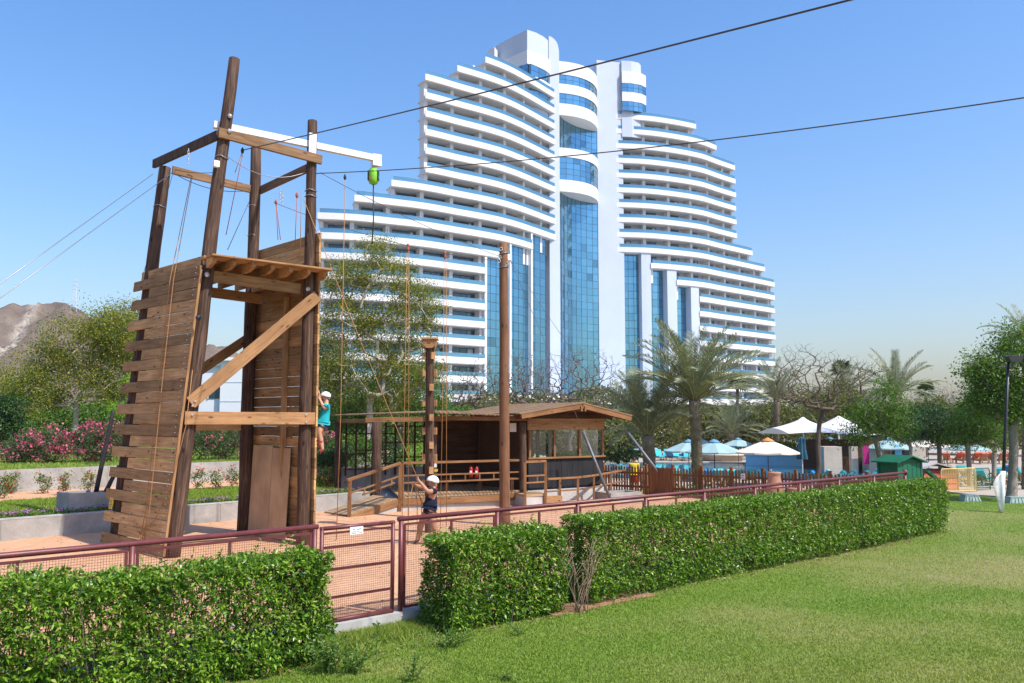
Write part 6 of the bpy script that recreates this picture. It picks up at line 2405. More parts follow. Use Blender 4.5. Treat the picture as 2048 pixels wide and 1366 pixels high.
def date_palm(base, top, r, L, counts, label, seed, group='date palms round the pool'):
    rs = random.Random(seed)
    o = thing('date_palm', base, label, 'palm', group)
    trunk_palm(base, top, r, o, seed)
    top = Vector(top)
    for nm, c in counts:
        a0 = rs.uniform(0, 6.28)
        for i in range(c):
            a = a0 + 2 * math.pi * (i + rs.uniform(-.3, .3)) / c
            s = L * rs.uniform(.86, 1.1) * (.85 if nm == 'low' else .55 if nm == 'dead' else 1)
            if nm in ('low', 'drop', 'dead') and math.sin(a) < -.55:
                a = a + math.pi
            d = Vector((math.cos(a), math.sin(a), 0))
            ob = link_mesh(FV[nm][i % 2], 'frond', o, top + d * r * .5 + UP * rs.uniform(-.05, .25), (rs.uniform(-.25, .25), rs.uniform(-.12, .12), a), (s, s * 1.1, s))
    return o


FULL = (('up', 14), ('high', 19), ('mid', 18), ('low', 11), ('dead', 3))
Y = 41.5
b_ = D(1397, 985, Y); b_.z = -.6
date_palm(b_, D(1389, 802, Y), .27, 4.0, FULL, 'largest date palm with stout trunk in front of the hotel', 101)
Y = 43
b_ = D(1301, 975, Y); b_.z = -.7
date_palm(b_, D(1296, 872, Y), .32, 3.6, (('up', 15), ('high', 17), ('mid', 12), ('low', 3)), 'shorter date palm beside the cabin with dry lower fronds', 102)
for px, py, Y, L, lab, sd in ((1462, 868, 86, 3.6, 'low date palm with starry crown behind the teal parasols', 103), (1553, 800, 86, 4.4, 'date palm with hanging fronds left of the bare tree', 104), (1792, 790, 66, 3.6, 'date palm behind the small leafy tree on the right', 105),
                              (1690, 790, 88, 3.6, 'far date palm behind the bare tree', 106)):
    b_ = D(px, 930, Y); b_.z = PT
    date_palm(b_, D(px, py, Y), .3, L, (('up', 7), ('high', 10), ('mid', 10), ('low', 8), ('drop', 3)), lab, sd)


def fan_palm(base, top, R, label, seed, n=26):
    rs = random.Random(seed)
    o = thing('fan_palm', base, label, 'palm', 'fan palms in the background')
    mb = MB(); mb.tube([base, Vector(base).lerp(Vector(top), .5), top], [.22, .16, .17], 8); mb.build('trunk', M['palm_trunk'], o)
    top = Vector(top)
    for i in range(n):
        a = rs.uniform(0, 6.28); e = rs.uniform(-.6, 1.4)
        d = Vector((math.cos(a) * math.cos(e), math.sin(a) * math.cos(e), math.sin(e)))
        t = Vector((-math.sin(a), math.cos(a), 0)); u = d.cross(t)
        c = top + d * R * .4
        mb = MB()
        mb.tube([top, c], [.02, .015], 3, False)
        k_ = 11
        for j in range(k_):
            g = (j / (k_ - 1) - .5) * 3.6
            dd = (d * math.cos(g) + t * math.sin(g)).normalized()
            tip = c + dd * R * .6 - UP * R * .12
            mid = c + dd * R * .3
            w = (t * math.cos(g) - d * math.sin(g)) * R * .045
            mb.add([c, mid + w, tip, mid - w], [(0, 1, 2, 3)])
        mb.build('frond', M['fan_leaf'], o)


for px, py, Y, R, lab, sd in ((1475, 770, 90, 1.7, 'dark fan palm in front of the hotel right wing', 111), (1683, 742, 95, 1.7, 'dark fan palm rising above the bare tree', 112), (1852, 783, 92, 1.5, 'small fan palm on the skyline at the right', 113)):
    b_ = D(px, 930, Y); b_.z = PT
    fan_palm(b_, D(px, py, Y), R, lab, sd)
b_ = D(2052, 930, 40); b_.z = -.4
date_palm(b_, D(2056, 690, 40), .25, 2.0, (('up', 5), ('high', 7), ('mid', 8), ('low', 6)), 'palm at the right edge with fronds above the big tree', 107)

# ================================================================== HILL, PYLON, WHITE BUILDING
def hill_mat():
    m, nt, b = new_mat('hill_rock')
    b.inputs['Roughness'].default_value = 1.0
    b.inputs['Specular IOR Level'].default_value = 0.0
    vec = coords(nt, 'Object')
    n1 = noise(nt, vec, .02, 8, .65, .6)
    n2 = noise(nt, vec, .12, 6, .7)
    col = ramp(nt, n1, [(.3, (.125, .093, .072)), (.55, (.20, .152, .115)), (.75, (.27, .215, .165))])
    col = mixc(nt, .6, col, ramp(nt, n2, [(.3, (.5, .5, .52)), (.7, (1, 1, 1))]), 'MULTIPLY')
    at = nt.nodes.new('ShaderNodeAttribute'); at.attribute_name = 'scree'
    md = nt.nodes.new('ShaderNodeMath'); md.operation = 'MULTIPLY'
    nt.links.new(at.outputs['Fac'], md.inputs[0])
    nt.links.new(ramp(nt, n2, [(.38, (0, 0, 0)), (.56, (1, 1, 1))]), md.inputs[1])
    col = mixc(nt, md.outputs[0], col, (.42, .36, .29))
    nt.links.new(col, b.inputs['Base Color'])
    bump(nt, b, n2, .8, 4.0)
    return m


hill_mat()
YH = 620.0
nx, ny = 190, 90
xs = np.linspace(-480, 60, nx); vs_ = np.linspace(0, 1, ny)
prof_px = [(-700, 640), (-300, 660), (-60, 640), (0, 622), (60, 606), (90, 603), (130, 604), (158, 618), (200, 650), (260, 680), (330, 700), (400, 712), (440, 694), (470, 700), (520, 730), (600, 742), (700, 760), (900, 790), (1100, 830)]
px_x = np.array([D(p[0], p[1], YH).x for p in prof_px]); px_z = np.array([D(p[0], p[1], YH).z for p in prof_px])
ridge = np.interp(xs, px_x, px_z)
Xg, Vg = np.meshgrid(xs, vs_, indexing='ij')
Rg = np.repeat(ridge[:, None], ny, axis=1)
# front slope runs towards the viewer, back slope falls away
Yg = np.where(Vg < .75, YH - (1 - Vg / .75) * 210, YH + (Vg - .75) / .25 * 160)
sl = np.where(Vg < .75, Vg / .75, 1 - (Vg - .75) / .25)
gul = fbm(Xg * .035, Yg * .012, 31, 5)
Zg = -1.4 + (Rg + 1.4) * sl ** 1.15 + gul * 60 * np.sin(np.pi * np.clip(sl, 0, 1)) + fbm(Xg * .11, Yg * .11, 33, 4) * 16 * np.clip(sl * 4, 0, 1) * np.where(sl > .97, .45, 1)
idx = np.arange(nx * ny).reshape(nx, ny)
F = np.stack([idx[:-1, :-1], idx[1:, :-1], idx[1:, 1:], idx[:-1, 1:]], -1).reshape(-1, 4)
me = np_mesh('hill', np.stack([Xg, Yg, Zg], -1).reshape(-1, 3), F, M['hill_rock'])
pxx = CX + FPX * Xg / (Yg * _c + (Zg - CAMH) * _s)
xr = np.interp(sl, [0, .3, .6, 1.0], [D(5, 780, 470).x, D(12, 735, 510).x, D(38, 680, 560).x, D(74, 606, YH).x])
scree = np.clip(1.4 - np.abs(Xg - xr) / (4 + 5 * (1 - sl)), 0, 1) * (Vg <= .76) + .8 * np.clip(1.2 - np.abs(Xg - xr + 8) / 18, 0, 1) * (sl < .45) * (Vg < .7)
a = me.attributes.new('scree', 'FLOAT', 'POINT'); a.data.foreach_set('value', scree.ravel().astype(np.float32))
tag(link_mesh(me, 'hill'), kind='structure')

simple('pylon_steel', (0.55, 0.57, 0.60), (0.5, 0.52, 0.55), .5, 1, .3, .2)
pb0 = D(150, 618, YH - 4)
py_ = thing('power_pylon', pb0, 'thin lattice power pylon on the hill top', 'pylon')
ptop = D(151, 558, YH - 4).z
Hp = ptop - pb0.z
for sx in (-1, 1):
    for sy in (-1, 1):
        mb = MB(); mb.tube([pb0 + Vector((sx * 2.6, sy * 2.6, -3)), pb0 + Vector((sx * .8, sy * .8, Hp * .6)), pb0 + Vector((sx * .1, sy * .1, Hp))], .13, 4); mb.build('leg', M['pylon_steel'], py_)
mb = MB()
for i in range(7):
    z0, z1 = Hp * i / 8, Hp * (i + 1) / 8
    w0, w1 = 2.6 - 1.8 * min(1, i / 5), 2.6 - 1.8 * min(1, (i + 1) / 5)
    mb.tube([pb0 + Vector((-w0, -w0, z0)), pb0 + Vector((w1, -w1, z1))], .08, 3)
    mb.tube([pb0 + Vector((w0, -w0, z0)), pb0 + Vector((-w1, -w1, z1))], .08, 3)
mb.build('lattice', M['pylon_steel'], py_)
for z in (.62, .76, .9):
    mb = MB(); mb.tube([pb0 + Vector((-3.2, 0, Hp * z)), pb0 + Vector((0, 0, Hp * (z + .03))), pb0 + Vector((3.2, 0, Hp * z))], .12, 4); mb.build('crossarm', M['pylon_steel'], py_)

simple('villa_white', (.74, .76, .80), (.70, .72, .76), .7, .3)
vb = D(445, 860, 66); vb.z = 1.2
vl = thing('white_villa', vb, 'plain white flat-roofed building seen through the tower frame', 'building')
z1, z2 = D(445, 731, 66).z, D(445, 722, 66).z
xa, xm, xb = D(386, 800, 66).x, D(443, 800, 66).x, D(560, 800, 66).x
mb = MB(); mb.box(((xa + xm) / 2, 69, (1.2 + z1) / 2), (xm - xa, 6, z1 - 1.2)); mb.build('wall', M['villa_white'], vl)
mb = MB(); mb.box(((xm + xb) / 2 + .003, 68.8, (1.2 + z2) / 2), (xb - xm, 6.4, z2 - 1.2)); mb.build('wall', M['villa_white'], vl)
mb = MB(); mb.box(((xa + xm) / 2, 69, z1 + .12), (xm - xa + .3, 6.5, .26)); mb.build('cornice', M['villa_white'], vl)
mb = MB(); mb.box(((xm + xb) / 2 + .2, 68.8, z2 + .12), (xb - xm + .3, 6.9, .26)); mb.build('cornice', M['villa_white'], vl)
zw0, zw1 = D(430, 797, 66).z, D(430, 765, 66).z
mb = MB(); mb.box((D(430, 780, 66).x, 65.98, (zw0 + zw1) / 2), (.95, .06, zw1 - zw0)); wv = mb.build('window', M['door_glass'], vl)
for dx in (-.5, .5):
    mb = MB(); mb.box((D(430, 780, 66).x + dx, 65.95, (zw0 + zw1) / 2), (.06, .1, zw1 - zw0)); mb.build('frame', M['villa_white'], wv)
for z in (D(440, 803, 66).z, D(440, 765, 66).z):
    mb = MB(); mb.box(((xm + xb) / 2, 65.59, z), (xb - xm, .02, .05)); mb.build('groove', M['hotel_wall'], vl)

# ================================================================== PICKET FENCE
PK0, PK1 = G(1206, 928, 1.18), G(1790, 950, 1.18)
PK0.z = PK1.z = 0
pd = (PK1 - PK0).normalized(); pn = Vector((pd.y, -pd.x, 0))
if pn.y > 0:
    pn = -pn
PLn = (PK1 - PK0).length
pf = thing('picket_fence', PK0, 'brown wooden picket fence between the sand yard and the pool', 'fence')


def picket_mesh(w, h):
    mb = MB()
    t = .022
    sec = [(-w / 2, 0), (w / 2, 0), (w / 2, h - w * .5), (w * .25, h - w * .1), (0, h), (-w * .25, h - w * .1), (-w / 2, h - w * .5)]
    vs = [Vector((z, -t / 2, 0)) + Vector((0, 0, 0)) for _, z in sec]
    vs = [Vector((z, -t / 2, y)) for y, z in sec] + [Vector((z, t / 2, y)) for y, z in sec]
    n = len(sec)
    mb.add(vs, [tuple(range(n)), tuple(range(2 * n - 1, n - 1, -1))] + [(i, n + i, n + (i + 1) % n, (i + 1) % n) for i in range(n)])
    return mb.mesh('picket', M['picket_wood'], Vector((0, 0, 0)))


# local X runs up the picket so the grain does too
qpk = Matrix((UP, -pn, UP.cross(-pn))).transposed().to_quaternion()
PM = [picket_mesh(.07, 1.14), picket_mesh(.07, 1.18), picket_mesh(.07, 1.16)]
gate0 = (G(1286, 932, 1.18) - PK0).dot(pd); gate1 = (G(1333, 934, 1.18) - PK0).dot(pd)
s = .05
i = 0
while s < PLn:
    dense = gate0 < s < gate1
    p = PK0 + pd * s + pn * .045 + UP * (-.02 + random.uniform(-.015, .015))
    link_mesh(PM[i % 3], 'picket', pf, p, qpk)
    s += .078 if dense else .132
    i += 1
for s in [0, gate0 - .06, gate1 + .06] + [gate1 + .06 + 1.28 * j for j in range(1, 9)]:
    if s < PLn:
        q = PK0 + pd * s - pn * .03
        mb = MB(); mb.box(q + UP * .60, (.11, .11, 1.24), pd, pn, UP); mb.box(q + UP * 1.23, (.13, .13, .03), pd, pn, UP); mb.build('post', M['picket_wood'], pf)
for z in (.28, .86):
    plank('rail', PK0 + UP * z, PK1 + UP * z, .09, .04, M['picket_wood'], pf)
q = G(1486, 954, .75)
q = RP(1486, 953, PK0 + pn * .075, pn)
sgn = MB(); sgn.box(q, (.16, .012, .22), pd, pn, UP); pk_s = sgn.build('notice', M['plastic_white'], pf)
mb = MB()
for (x, z, w, h) in ((-.03, .05, .05, .05), (.03, .03, .06, .04), (-.02, -.04, .08, .03), (.04, -.07, .04, .03)):
    mb.box(q + pd * x + UP * z + pn * .008, (w, .004, h), pd, pn, UP)
mb.build('red_print', M['rope_red'], pk_s)
q = RP(1497 - 270, 951, PK0 + pn * .075, pn)
# low shrubs behind the fence
C = []
for s_ in np.linspace(1.5, PLn - 1.5, 84):
    c = PK0 + pd * s_ - pn * (1.0 + .5 * random.random())
    C.append(ellipsoid_pts(RNG, (c.x, c.y, .05), (.35, .35, .38), 70, .4))
C = np.concatenate(C)
Ln = RNG.uniform(.06, .13, len(C))
V, F = leaf_quads(C, RNG.normal(size=C.shape), Ln, Ln * .45)
tag(link_mesh(np_mesh('ground_cover', V, F, M['green_leaf']), 'ground_cover'), 'low leafy ground cover behind the picket fence', 'ground cover', kind='stuff')
mb = MB()
mb.prism([(PK0 - pn * .3)[:2], (PK1 - pn * .3)[:2], (PK1 - pn * 2.5)[:2], (PK0 - pn * 2.5)[:2]], -1.2, -.25)
tag(mb.build('planting_strip', M['earth']), kind='structure')

# clay pots in front of it
simple('clay', (0.42, 0.23, 0.15), (0.32, 0.165, 0.105), .8, 4, .2, bmp=.15)
q = G(1549, 976, 0.0)
q = RP(1549, 974, PK0 + pn * .8, pn)
q.z = .0
pt_ = thing('clay_jar', q, 'tall tapering clay jar with rim in front of the picket fence', 'jar')
jz = [(.44, 0), (.45, .1), (.40, .45), (.33, .8), (.27, 1.05), (.26, 1.15), (.30, 1.20), (.30, 1.25), (.24, 1.26)]
mb = MB(); mb.lathe(q, [(r * .83, z * .93) for r, z in jz], 20); mb.build('body', M['clay'], pt_)
mb = MB(); mb.lathe(q + Vector((-.12, 0, 1.17)), [(.04, 0), (.045, .06), (.015, .11)], 8); mb.build('knob', M['clay'], pt_)
q = RP(1592, 976, PK0 + pn * .7, pn); q.z = 0
mb = MB(); mb.lathe(q, [(.20, 0), (.26, .25), (.27, .50), (.31, .55), (.31, .60), (.25, .61)], 18)
tag(mb.build('clay_pot', M['clay']), 'low clay pot right of the tall jar', 'pot')

# ================================================================== POOLSIDE
simple('teal_canvas', (0.30, 0.42, 0.42), (0.25, 0.37, 0.37), .8, .8, .15)
simple('cream_canvas', (0.74, 0.68, 0.58), (0.66, 0.60, 0.50), .8, .8, .15)
simple('navy_canvas', (0.035, 0.10, 0.15), (0.025, 0.075, 0.115), .8, 2, .15)
simple('orange_cap', (0.60, 0.26, 0.10), (0.52, 0.21, 0.08), .8, 2, .15)
simple('blue_cap', (0.12, 0.28, 0.42), (0.10, 0.24, 0.36), .8, 2, .15)
simple('lounger_wood', (0.42, 0.26, 0.13), (0.32, 0.19, 0.09), .6, 3)
simple('towel_teal', (0.08, 0.48, 0.52), (0.06, 0.40, 0.45), .9, 3, .1)
simple('towel_blue', (0.02, 0.22, 0.48), (0.02, 0.17, 0.40), .9, 3, .1)
simple('towel_navy', (0.02, 0.05, 0.11), (0.015, 0.04, 0.09), .9, 3, .1)


def parasol_proto(canvas, cap, n=8):
    o = thing('parasol', (0, 0, 0), 'x', 'parasol', 'open parasols round the pool')
    mb = MB(); mb.tube([(0, 0, 0), (0, 0, 2.55)], .028, 8); mb.build('pole', M['dark_metal'], o)
    mb = MB(); mb.lathe((0, 0, 0), [(.26, 0), (.26, .05), (.05, .08)], 12); mb.build('base', M['plinth'], o)
    R, H0, H1_ = 1.85, 1.90, 2.58
    mb = MB()
    rings = [(.28, 2.50), (.80, 2.32), (1.3, 2.11), (R, H0), (R * 1.0, H0 - .09)]
    vs = []
    for r, z in rings:
        for k_ in range(n * 2):
            a = math.pi * k_ / n
            rr = r * (1.0 if k_ % 2 == 0 else math.cos(math.pi / n) * .99)
            zz = z - (0 if k_ % 2 == 0 else .03 * r / R)
            vs.append(Vector((rr * math.cos(a), rr * math.sin(a), zz)))
    fs = []
    m_ = n * 2
    for i in range(len(rings) - 1):
        for k_ in range(m_):
            fs.append((i * m_ + k_, i * m_ + (k_ + 1) % m_, (i + 1) * m_ + (k_ + 1) % m_, (i + 1) * m_ + k_))
    mb.add(vs, fs)
    cn = mb.build('canopy', M[canvas], o)
    mb = MB(); mb.lathe((0, 0, 2.47), [(.40, 0), (.30, .10), (.12, .19), (.03, .24)], 12); mb.build('cap', M[cap], o)
    for k_ in range(n):
        a = 2 * math.pi * k_ / n
        d = Vector((math.cos(a), math.sin(a), 0))
        mb = MB(); mb.tube([d * .04 + UP * 2.5, d * (R - .02) + UP * (H0 - .02)], .012, 4); mb.build('rib', M['lounger_wood'], o)
    return o


par_t, par_c = parasol_proto('teal_canvas', 'blue_cap'), parasol_proto('cream_canvas', 'orange_cap')
plist = [(1276, 879, 34, 't', 'teal parasol just left of the shorter date palm trunk'), (1327, 879, 17, 'c', 'small far cream parasol left of two behind the palms'), (1351, 879, 19, 'c', 'small far cream parasol right of two behind the palms'),
         (1377, 878, 45, 't', 'teal parasol partly behind the largest palm trunk'), (1428, 878, 49, 't', 'broad teal parasol right of the largest palm trunk'), (1476, 875, 30, 't', 'teal parasol between the broad teal one and the big cream one'),
         (1535, 875, 56, 'c', 'big cream parasol with orange cap in the middle of the pool'), (1659, 873, 31, 't', 'teal parasol right of the bare tree trunk'), (1714, 880, 24, 't', 'small teal parasol behind the leafy tree'), (1777, 874, 42, 't', 'shaded teal parasol behind the green shed'),
         (1855, 872, 38, 'c', 'cream parasol right of the green shed'), (1937, 881, 34, 't', 'teal parasol behind the trees at the right'), (1224, 881, 22, 'c', 'cream parasol right beside the cabin wall'), (1893, 880, 30, 't', 'teal parasol just right of the cream one at the right'),
         (1402, 876, 22, 't', 'far teal parasol peeping out beside the largest palm trunk'), (1255, 880, 18, 'c', 'far cream parasol left of the teal one by the cabin')]
used = {'t': False, 'c': False}
for px, py, hw, kd, lab in plist:
    d_ = 840 - py
    # size and distance that fit the drop below eye level
    Yp = (CAMH - PT) / ((-d_ / FPX) + hw * 2.7 / (1.6 * FPX))
    top_drop = (py - 840) / FPX
    Yp = (CAMH - PT) / (2.7 * hw / (1.6 * FPX) + top_drop)
    s = hw * Yp / (1.6 * FPX)
    proto = par_t if kd == 't' else par_c
    o = proto if not used[kd] else copy_tree(proto)
    used[kd] = True
    o['label'] = lab
    q = D(px, py, Yp)
    o.location = (q.x, Yp, PT)
    o.scale = (s, s, s)
    o.rotation_euler = (0, 0, random.uniform(0, .7))
# closed parasol
q = D(1604, 900, 52)
cl = thing('closed_parasol', (q.x, q.y, PT), 'furled dark blue parasol left of the bare tree trunk', 'parasol')
zt_ = D(1604, 874, 52).z
mb = MB(); mb.tube([(q.x, q.y, PT), (q.x, q.y, zt_)], .03, 8); mb.build('pole', M['plastic_white'], cl)
mb = MB()
prof = [(.34, -1.35), (.32, -1.2), (.24, -.7), (.22, -.3), (.26, -.12), (.20, -.04), (.03, .02)]
vs, fs, n = [], [], 16
for r, z in prof:
    for k_ in range(n):
        rr = r * (1 if k_ % 2 else .72)
        vs.append(Vector((q.x + rr * math.cos(2 * math.pi * k_ / n), q.y + rr * math.sin(2 * math.pi * k_ / n), zt_ + z)))
for i in range(len(prof) - 1):
    for k_ in range(n):
        fs.append((i * n + k_, i * n + (k_ + 1) % n, (i + 1) * n + (k_ + 1) % n, (i + 1) * n + k_))
mb.add(vs, fs); mb.build('furled_canopy', M['navy_canvas'], cl)


def lounger_proto(towel):
    """sun lounger, head towards +Y (raised back)"""
    o = thing('sun_lounger', (0, 0, 0), 'x', 'sun lounger', 'sun loungers round the pool')
    for sx in (-1, 1):
        mb = MB(); mb.box((sx * .32, -.1, .30), (.05, 1.9, .06)); mb.build('side_rail', M['lounger_wood'], o)
    for sx in (-1, 1):
        for sy in (-.95, .65):
            mb = MB(); mb.box((sx * .32, sy, .14), (.06, .06, .28)); mb.build('leg', M['lounger_wood'], o)
    mb = MB(); mb.box((0, -.35, .345), (.58, 1.3, .03)); mb.build('seat_slats', M['lounger_wood'], o)
    d = Vector((0, math.cos(.75), math.sin(.75))); u = Vector((0, -math.sin(.75), math.cos(.75)))
    c = Vector((0, .30, .36))
    mb = MB(); mb.box(c + d * .42, (.58, .84, .035), (1, 0, 0), d, u); mb.build('backrest', M['lounger_wood'], o)
    mb = MB(); mb.box(c + d * .42 + u * .06, (.60, .80, .07), (1, 0, 0), d, u); mb.box((0, -.35, .40), (.58, 1.25, .07)); mb.build('cushion', M[towel], o)
    mb = MB(); mb.box(c + d * .86 + u * .04, (.62, .10, .16), (1, 0, 0), d, u); mb.box(c + d * .68 - u * .045, (.62, .36, .03), (1, 0, 0), d, u); mb.build('towel', M[towel] if towel in ('towel_blue', 'cloth_coral') else M['towel_teal'], o)
    for sx in (-1, 1):
        mb = MB(); mb.bar(c + d * .5 + Vector((sx * .26, 0, -.02)), Vector((sx * .26, .80, .28)), .04, .03, up=(1, 0, 0)); mb.build('strut', M['lounger_wood'], o)
    return o


simple('cloth_coral', (.55, .16, .10), (.46, .12, .08), .9, 3, .1)
lp_ = {k_: lounger_proto(k_) for k_ in ('towel_teal', 'towel_blue', 'towel_navy', 'cloth_coral')}
lused = {}
LL = []
# far row facing the camera across the pool
for i, px in enumerate((1208, 1226, 1243, 1255, 1320, 1331, 1343, 1355, 1367, 1374, 1412, 1423)):
    LL.append((px, 84 + (i % 3), random.uniform(-.5, .3), ('towel_teal', 'towel_navy', 'towel_teal', 'towel_blue', 'towel_teal', 'towel_teal', 'towel_navy', 'towel_teal', 'towel_navy', 'towel_teal', 'towel_blue', 'towel_teal')[i], 'lounger %s in the row across the pool' % ['nearest the cabin', 'second from the cabin', 'third from the cabin', 'fourth from the cabin', 'first right of the shorter palm trunk', 'second right of the shorter palm trunk', 'with dark cushion between the palms', 'turquoise one midway between the palms', 'dark one left of the largest palm', 'turquoise one left of the largest palm', 'bright blue one right of the largest palm', 'turquoise one right of the largest palm'][i]))
# near row, backs to the camera
for i, px in enumerate((1326, 1350, 1409, 1426, 1454, 1500)):
    LL.append((px, 52 + (i % 2) * .6, math.pi + random.uniform(-.2, .2), ('towel_teal', 'towel_teal', 'towel_blue', 'towel_teal', 'towel_teal', 'towel_teal')[i], 'lounger seen from behind over the picket fence, %s' % ['left of the largest palm', 'nearest left of the largest palm', 'bright blue right of the palm', 'second right of the palm', 'third right of the palm', 'beside the big cream parasol pole'][i]))
for i, px in enumerate((1590, 1622, 1652, 1675, 1700, 1722, 1745)):
    LL.append((px, 46 + (i % 2) * 1.2, -1.9 + random.uniform(-.3, .3), ('towel_blue', 'towel_teal')[i > 0], 'wooden lounger near the bare tree, %s' % ['blue one left of the trunk', 'just left of the trunk', 'just right of the trunk', 'second right of the trunk', 'third right of the trunk', 'fourth right of the trunk', 'next to the leafy tree'][i]))
for i, px in enumerate((1872, 1905, 1935, 1965, 2005, 2035, 1850, 2046)):
    LL.append((px, 52 + (i % 3) * 2, 2.2 + random.uniform(-.4, .4), ('towel_teal', 'towel_blue', 'towel_navy', 'towel_teal')[i % 4], 'lounger on the right terrace, %s' % ['below the cream parasol', 'behind the red hut', 'behind the yellow barrier', 'behind the slanting thin tree', 'beside the lamp post', 'behind the large trunk', 'behind the green shed', 'at the right edge'][i]))
for i, px in enumerate((1895, 1912, 1928, 1946, 1962, 1980, 2000, 2022)):
    LL.append((px, 78 + (i % 2) * 1.5, math.pi * .9 + random.uniform(-.4, .4), 'cloth_coral', 'coral red beach lounger in the far row, %s' % ['leftmost', 'second from the left', 'third from the left', 'fourth from the left', 'fifth from the left', 'left of the lamp post', 'right of the lamp post', 'rightmost'][i]))
for px, Yl, rz, tw_, lab in LL:
    proto = lp_[tw_]
    o = proto if tw_ not in lused else copy_tree(proto)
    lused[tw_] = 1
    q = D(px, 930, Yl)
    o.location = (q.x, Yl, PT)
    o.rotation_euler = (0, 0, rz)
    o['label'] = lab
    if Yl < 50:
        o.location.z = PT + .25
# raised blue tiled basin with planting
b0, b1 = D(1492, 920, 76), D(1642, 920, 74)
bs = thing('raised_basin', (b0.x, 76, PT), 'raised pool basin faced with pale blue tiles', 'basin')
zb_ = D(1560, 912, 75).z
mb = MB(); mb.bar(Vector((b0.x, 76, (PT + zb_) / 2)), Vector((b1.x, 74, (PT + zb_) / 2)), zb_ - PT, .8); mb.build('tiled_wall', M['pool_tile'], bs)
mb = MB(); mb.bar(Vector((b0.x, 76, zb_ + .03)), Vector((b1.x, 74, zb_ + .03)), .06, .95); mb.build('coping', M['pool_tile'], bs)
C = ellipsoid_pts(RNG, ((b0.x + b1.x) / 2 + .5, 78.2, zb_ + .35), ((b1.x - b0.x) * .46, 1.4, .85), 5000, .6)
V, F = leaf_quads(C, RNG.normal(size=C.shape), RNG.uniform(.12, .25, len(C)), RNG.uniform(.06, .12, len(C)))
tag(link_mesh(np_mesh('basin_planting', V, F, M['green_leaf']), 'basin_planting'), 'dense leafy planting on the blue tiled basin', 'shrubbery', kind='stuff')
# stone bar pavilion: pillars, counter, white tensile tent over it
concrete('stone_block', (.55, .46, .37), (.45, .37, .29), .8)
bar = thing('pool_bar', D(1668, 930, 64), 'open pool bar with sandstone pillars under the white tent', 'pavilion')
for px, w in ((1667, 1.35), (1755, 1.2), (1840, 1.1), (1715, .5)):
    q = D(px, 930, 64)
    mb = MB(); mb.box((q.x, 64.7, PT + 1.0), (w, w, 2.0)); mb.build('pillar', M['stone_block'], bar)
q0, q1 = D(1690, 930, 66), D(1830, 930, 66)
mb = MB(); mb.box(((q0.x + q1.x) / 2, 67, PT + .55), (q1.x - q0.x, .7, 1.1)); mb.build('counter', M['cabin_wood'], bar)
mb = MB(); mb.box(((q0.x + q1.x) / 2, 71, PT + 1.2), (q1.x - q0.x + 3, .2, 2.4)); mb.build('rear_wall', M['cabin_wood'], bar)
simple('magenta_cloth', (.45, .01, .16), (.36, .01, .12), .8, 2)
simple('sky_cloth', (.10, .38, .62), (.3, .5, .65), .8, 1.5)
q = D(1732, 910, 64)
mb = MB(); mb.box((q.x, 64, q.z), (.45, .05, 1.4)); tag(mb.build('hanging_cloth', M['magenta_cloth']), 'magenta cloth hanging beside the bar pillar', 'cloth')
q = D(1797, 908, 63)
mb = MB(); mb.box((q.x, 63, q.z), (.5, .05, 1.3)); tag(mb.build('hanging_cloth', M['sky_cloth']), 'pale blue cloth hanging behind the green shed', 'cloth')
q = D(1560 - 75, 920, 80)
mb = MB(); mb.lathe((D(1445, 920, 84).x, 84, PT), [(1.9, 0), (1.9, .5), (2.1, .55), (2.1, .65), (0.3, .66)], 18)
tag(mb.build('round_counter', M['stone_block']), 'round sandstone counter at the far end of the pool', 'counter')

m, nt, b = new_mat('tent_canvas')
b.inputs['Base Color'].default_value = (.78, .76, .72, 1); b.inputs['Roughness'].default_value = .7
tt_ = nt.nodes.new('ShaderNodeBsdfTranslucent'); tt_.inputs[0].default_value = (.6, .58, .54, 1)
mx = nt.nodes.new('ShaderNodeMixShader'); mx.inputs[0].default_value = .2
nt.links.new(b.outputs[0], mx.inputs[1]); nt.links.new(tt_.outputs[0], mx.inputs[2]); nt.links.new(mx.outputs[0], nt.nodes['Material Output'].inputs['Surface'])
tn_ = thing('tensile_tent', D(1650, 930, 72), 'white tensile tent roof with two peaks over the pool bar', 'tent')
pk_a, pk_b = D(1606, 838, 72), D(1676, 836, 75)
x0, x1 = D(1562, 880, 70).x, D(1745, 880, 70).x
nx_, ny_ = 44, 22
xs = np.linspace(x0, x1, nx_); ys = np.linspace(68, 80, ny_)
Xg, Yg = np.meshgrid(xs, ys, indexing='ij')
zlow = D(1600, 879, 70).z
Zg = zlow + 0 * Xg
for pk in (pk_a, pk_b):
    r = np.sqrt(((Xg - pk.x) / 4.3) ** 2 + ((Yg - pk.y) / 5.5) ** 2)
    Zg = np.maximum(Zg, zlow + (pk.z - zlow) * np.clip(1 - r ** .62, 0, 1))
Zg += .5 * ((Xg - (x0 + x1) / 2) / ((x1 - x0) / 2)) ** 2 * .3 + .3
idx = np.arange(nx_ * ny_).reshape(nx_, ny_)
F = np.stack([idx[:-1, :-1], idx[1:, :-1], idx[1:, 1:], idx[:-1, 1:]], -1).reshape(-1, 4)
me = np_mesh('canopy', np.stack([Xg, Yg, Zg], -1).reshape(-1, 3) - np.array(WLOC[tn_.name]), F, M['tent_canvas'], smooth=True)
link_mesh(me, 'canopy', tn_, WLOC[tn_.name])
for pk in (pk_a, pk_b):
    mb = MB(); mb.tube([(pk.x, pk.y, PT), (pk.x, pk.y, pk.z)], .06, 8); mb.build('mast', M['white_steel'], tn_)

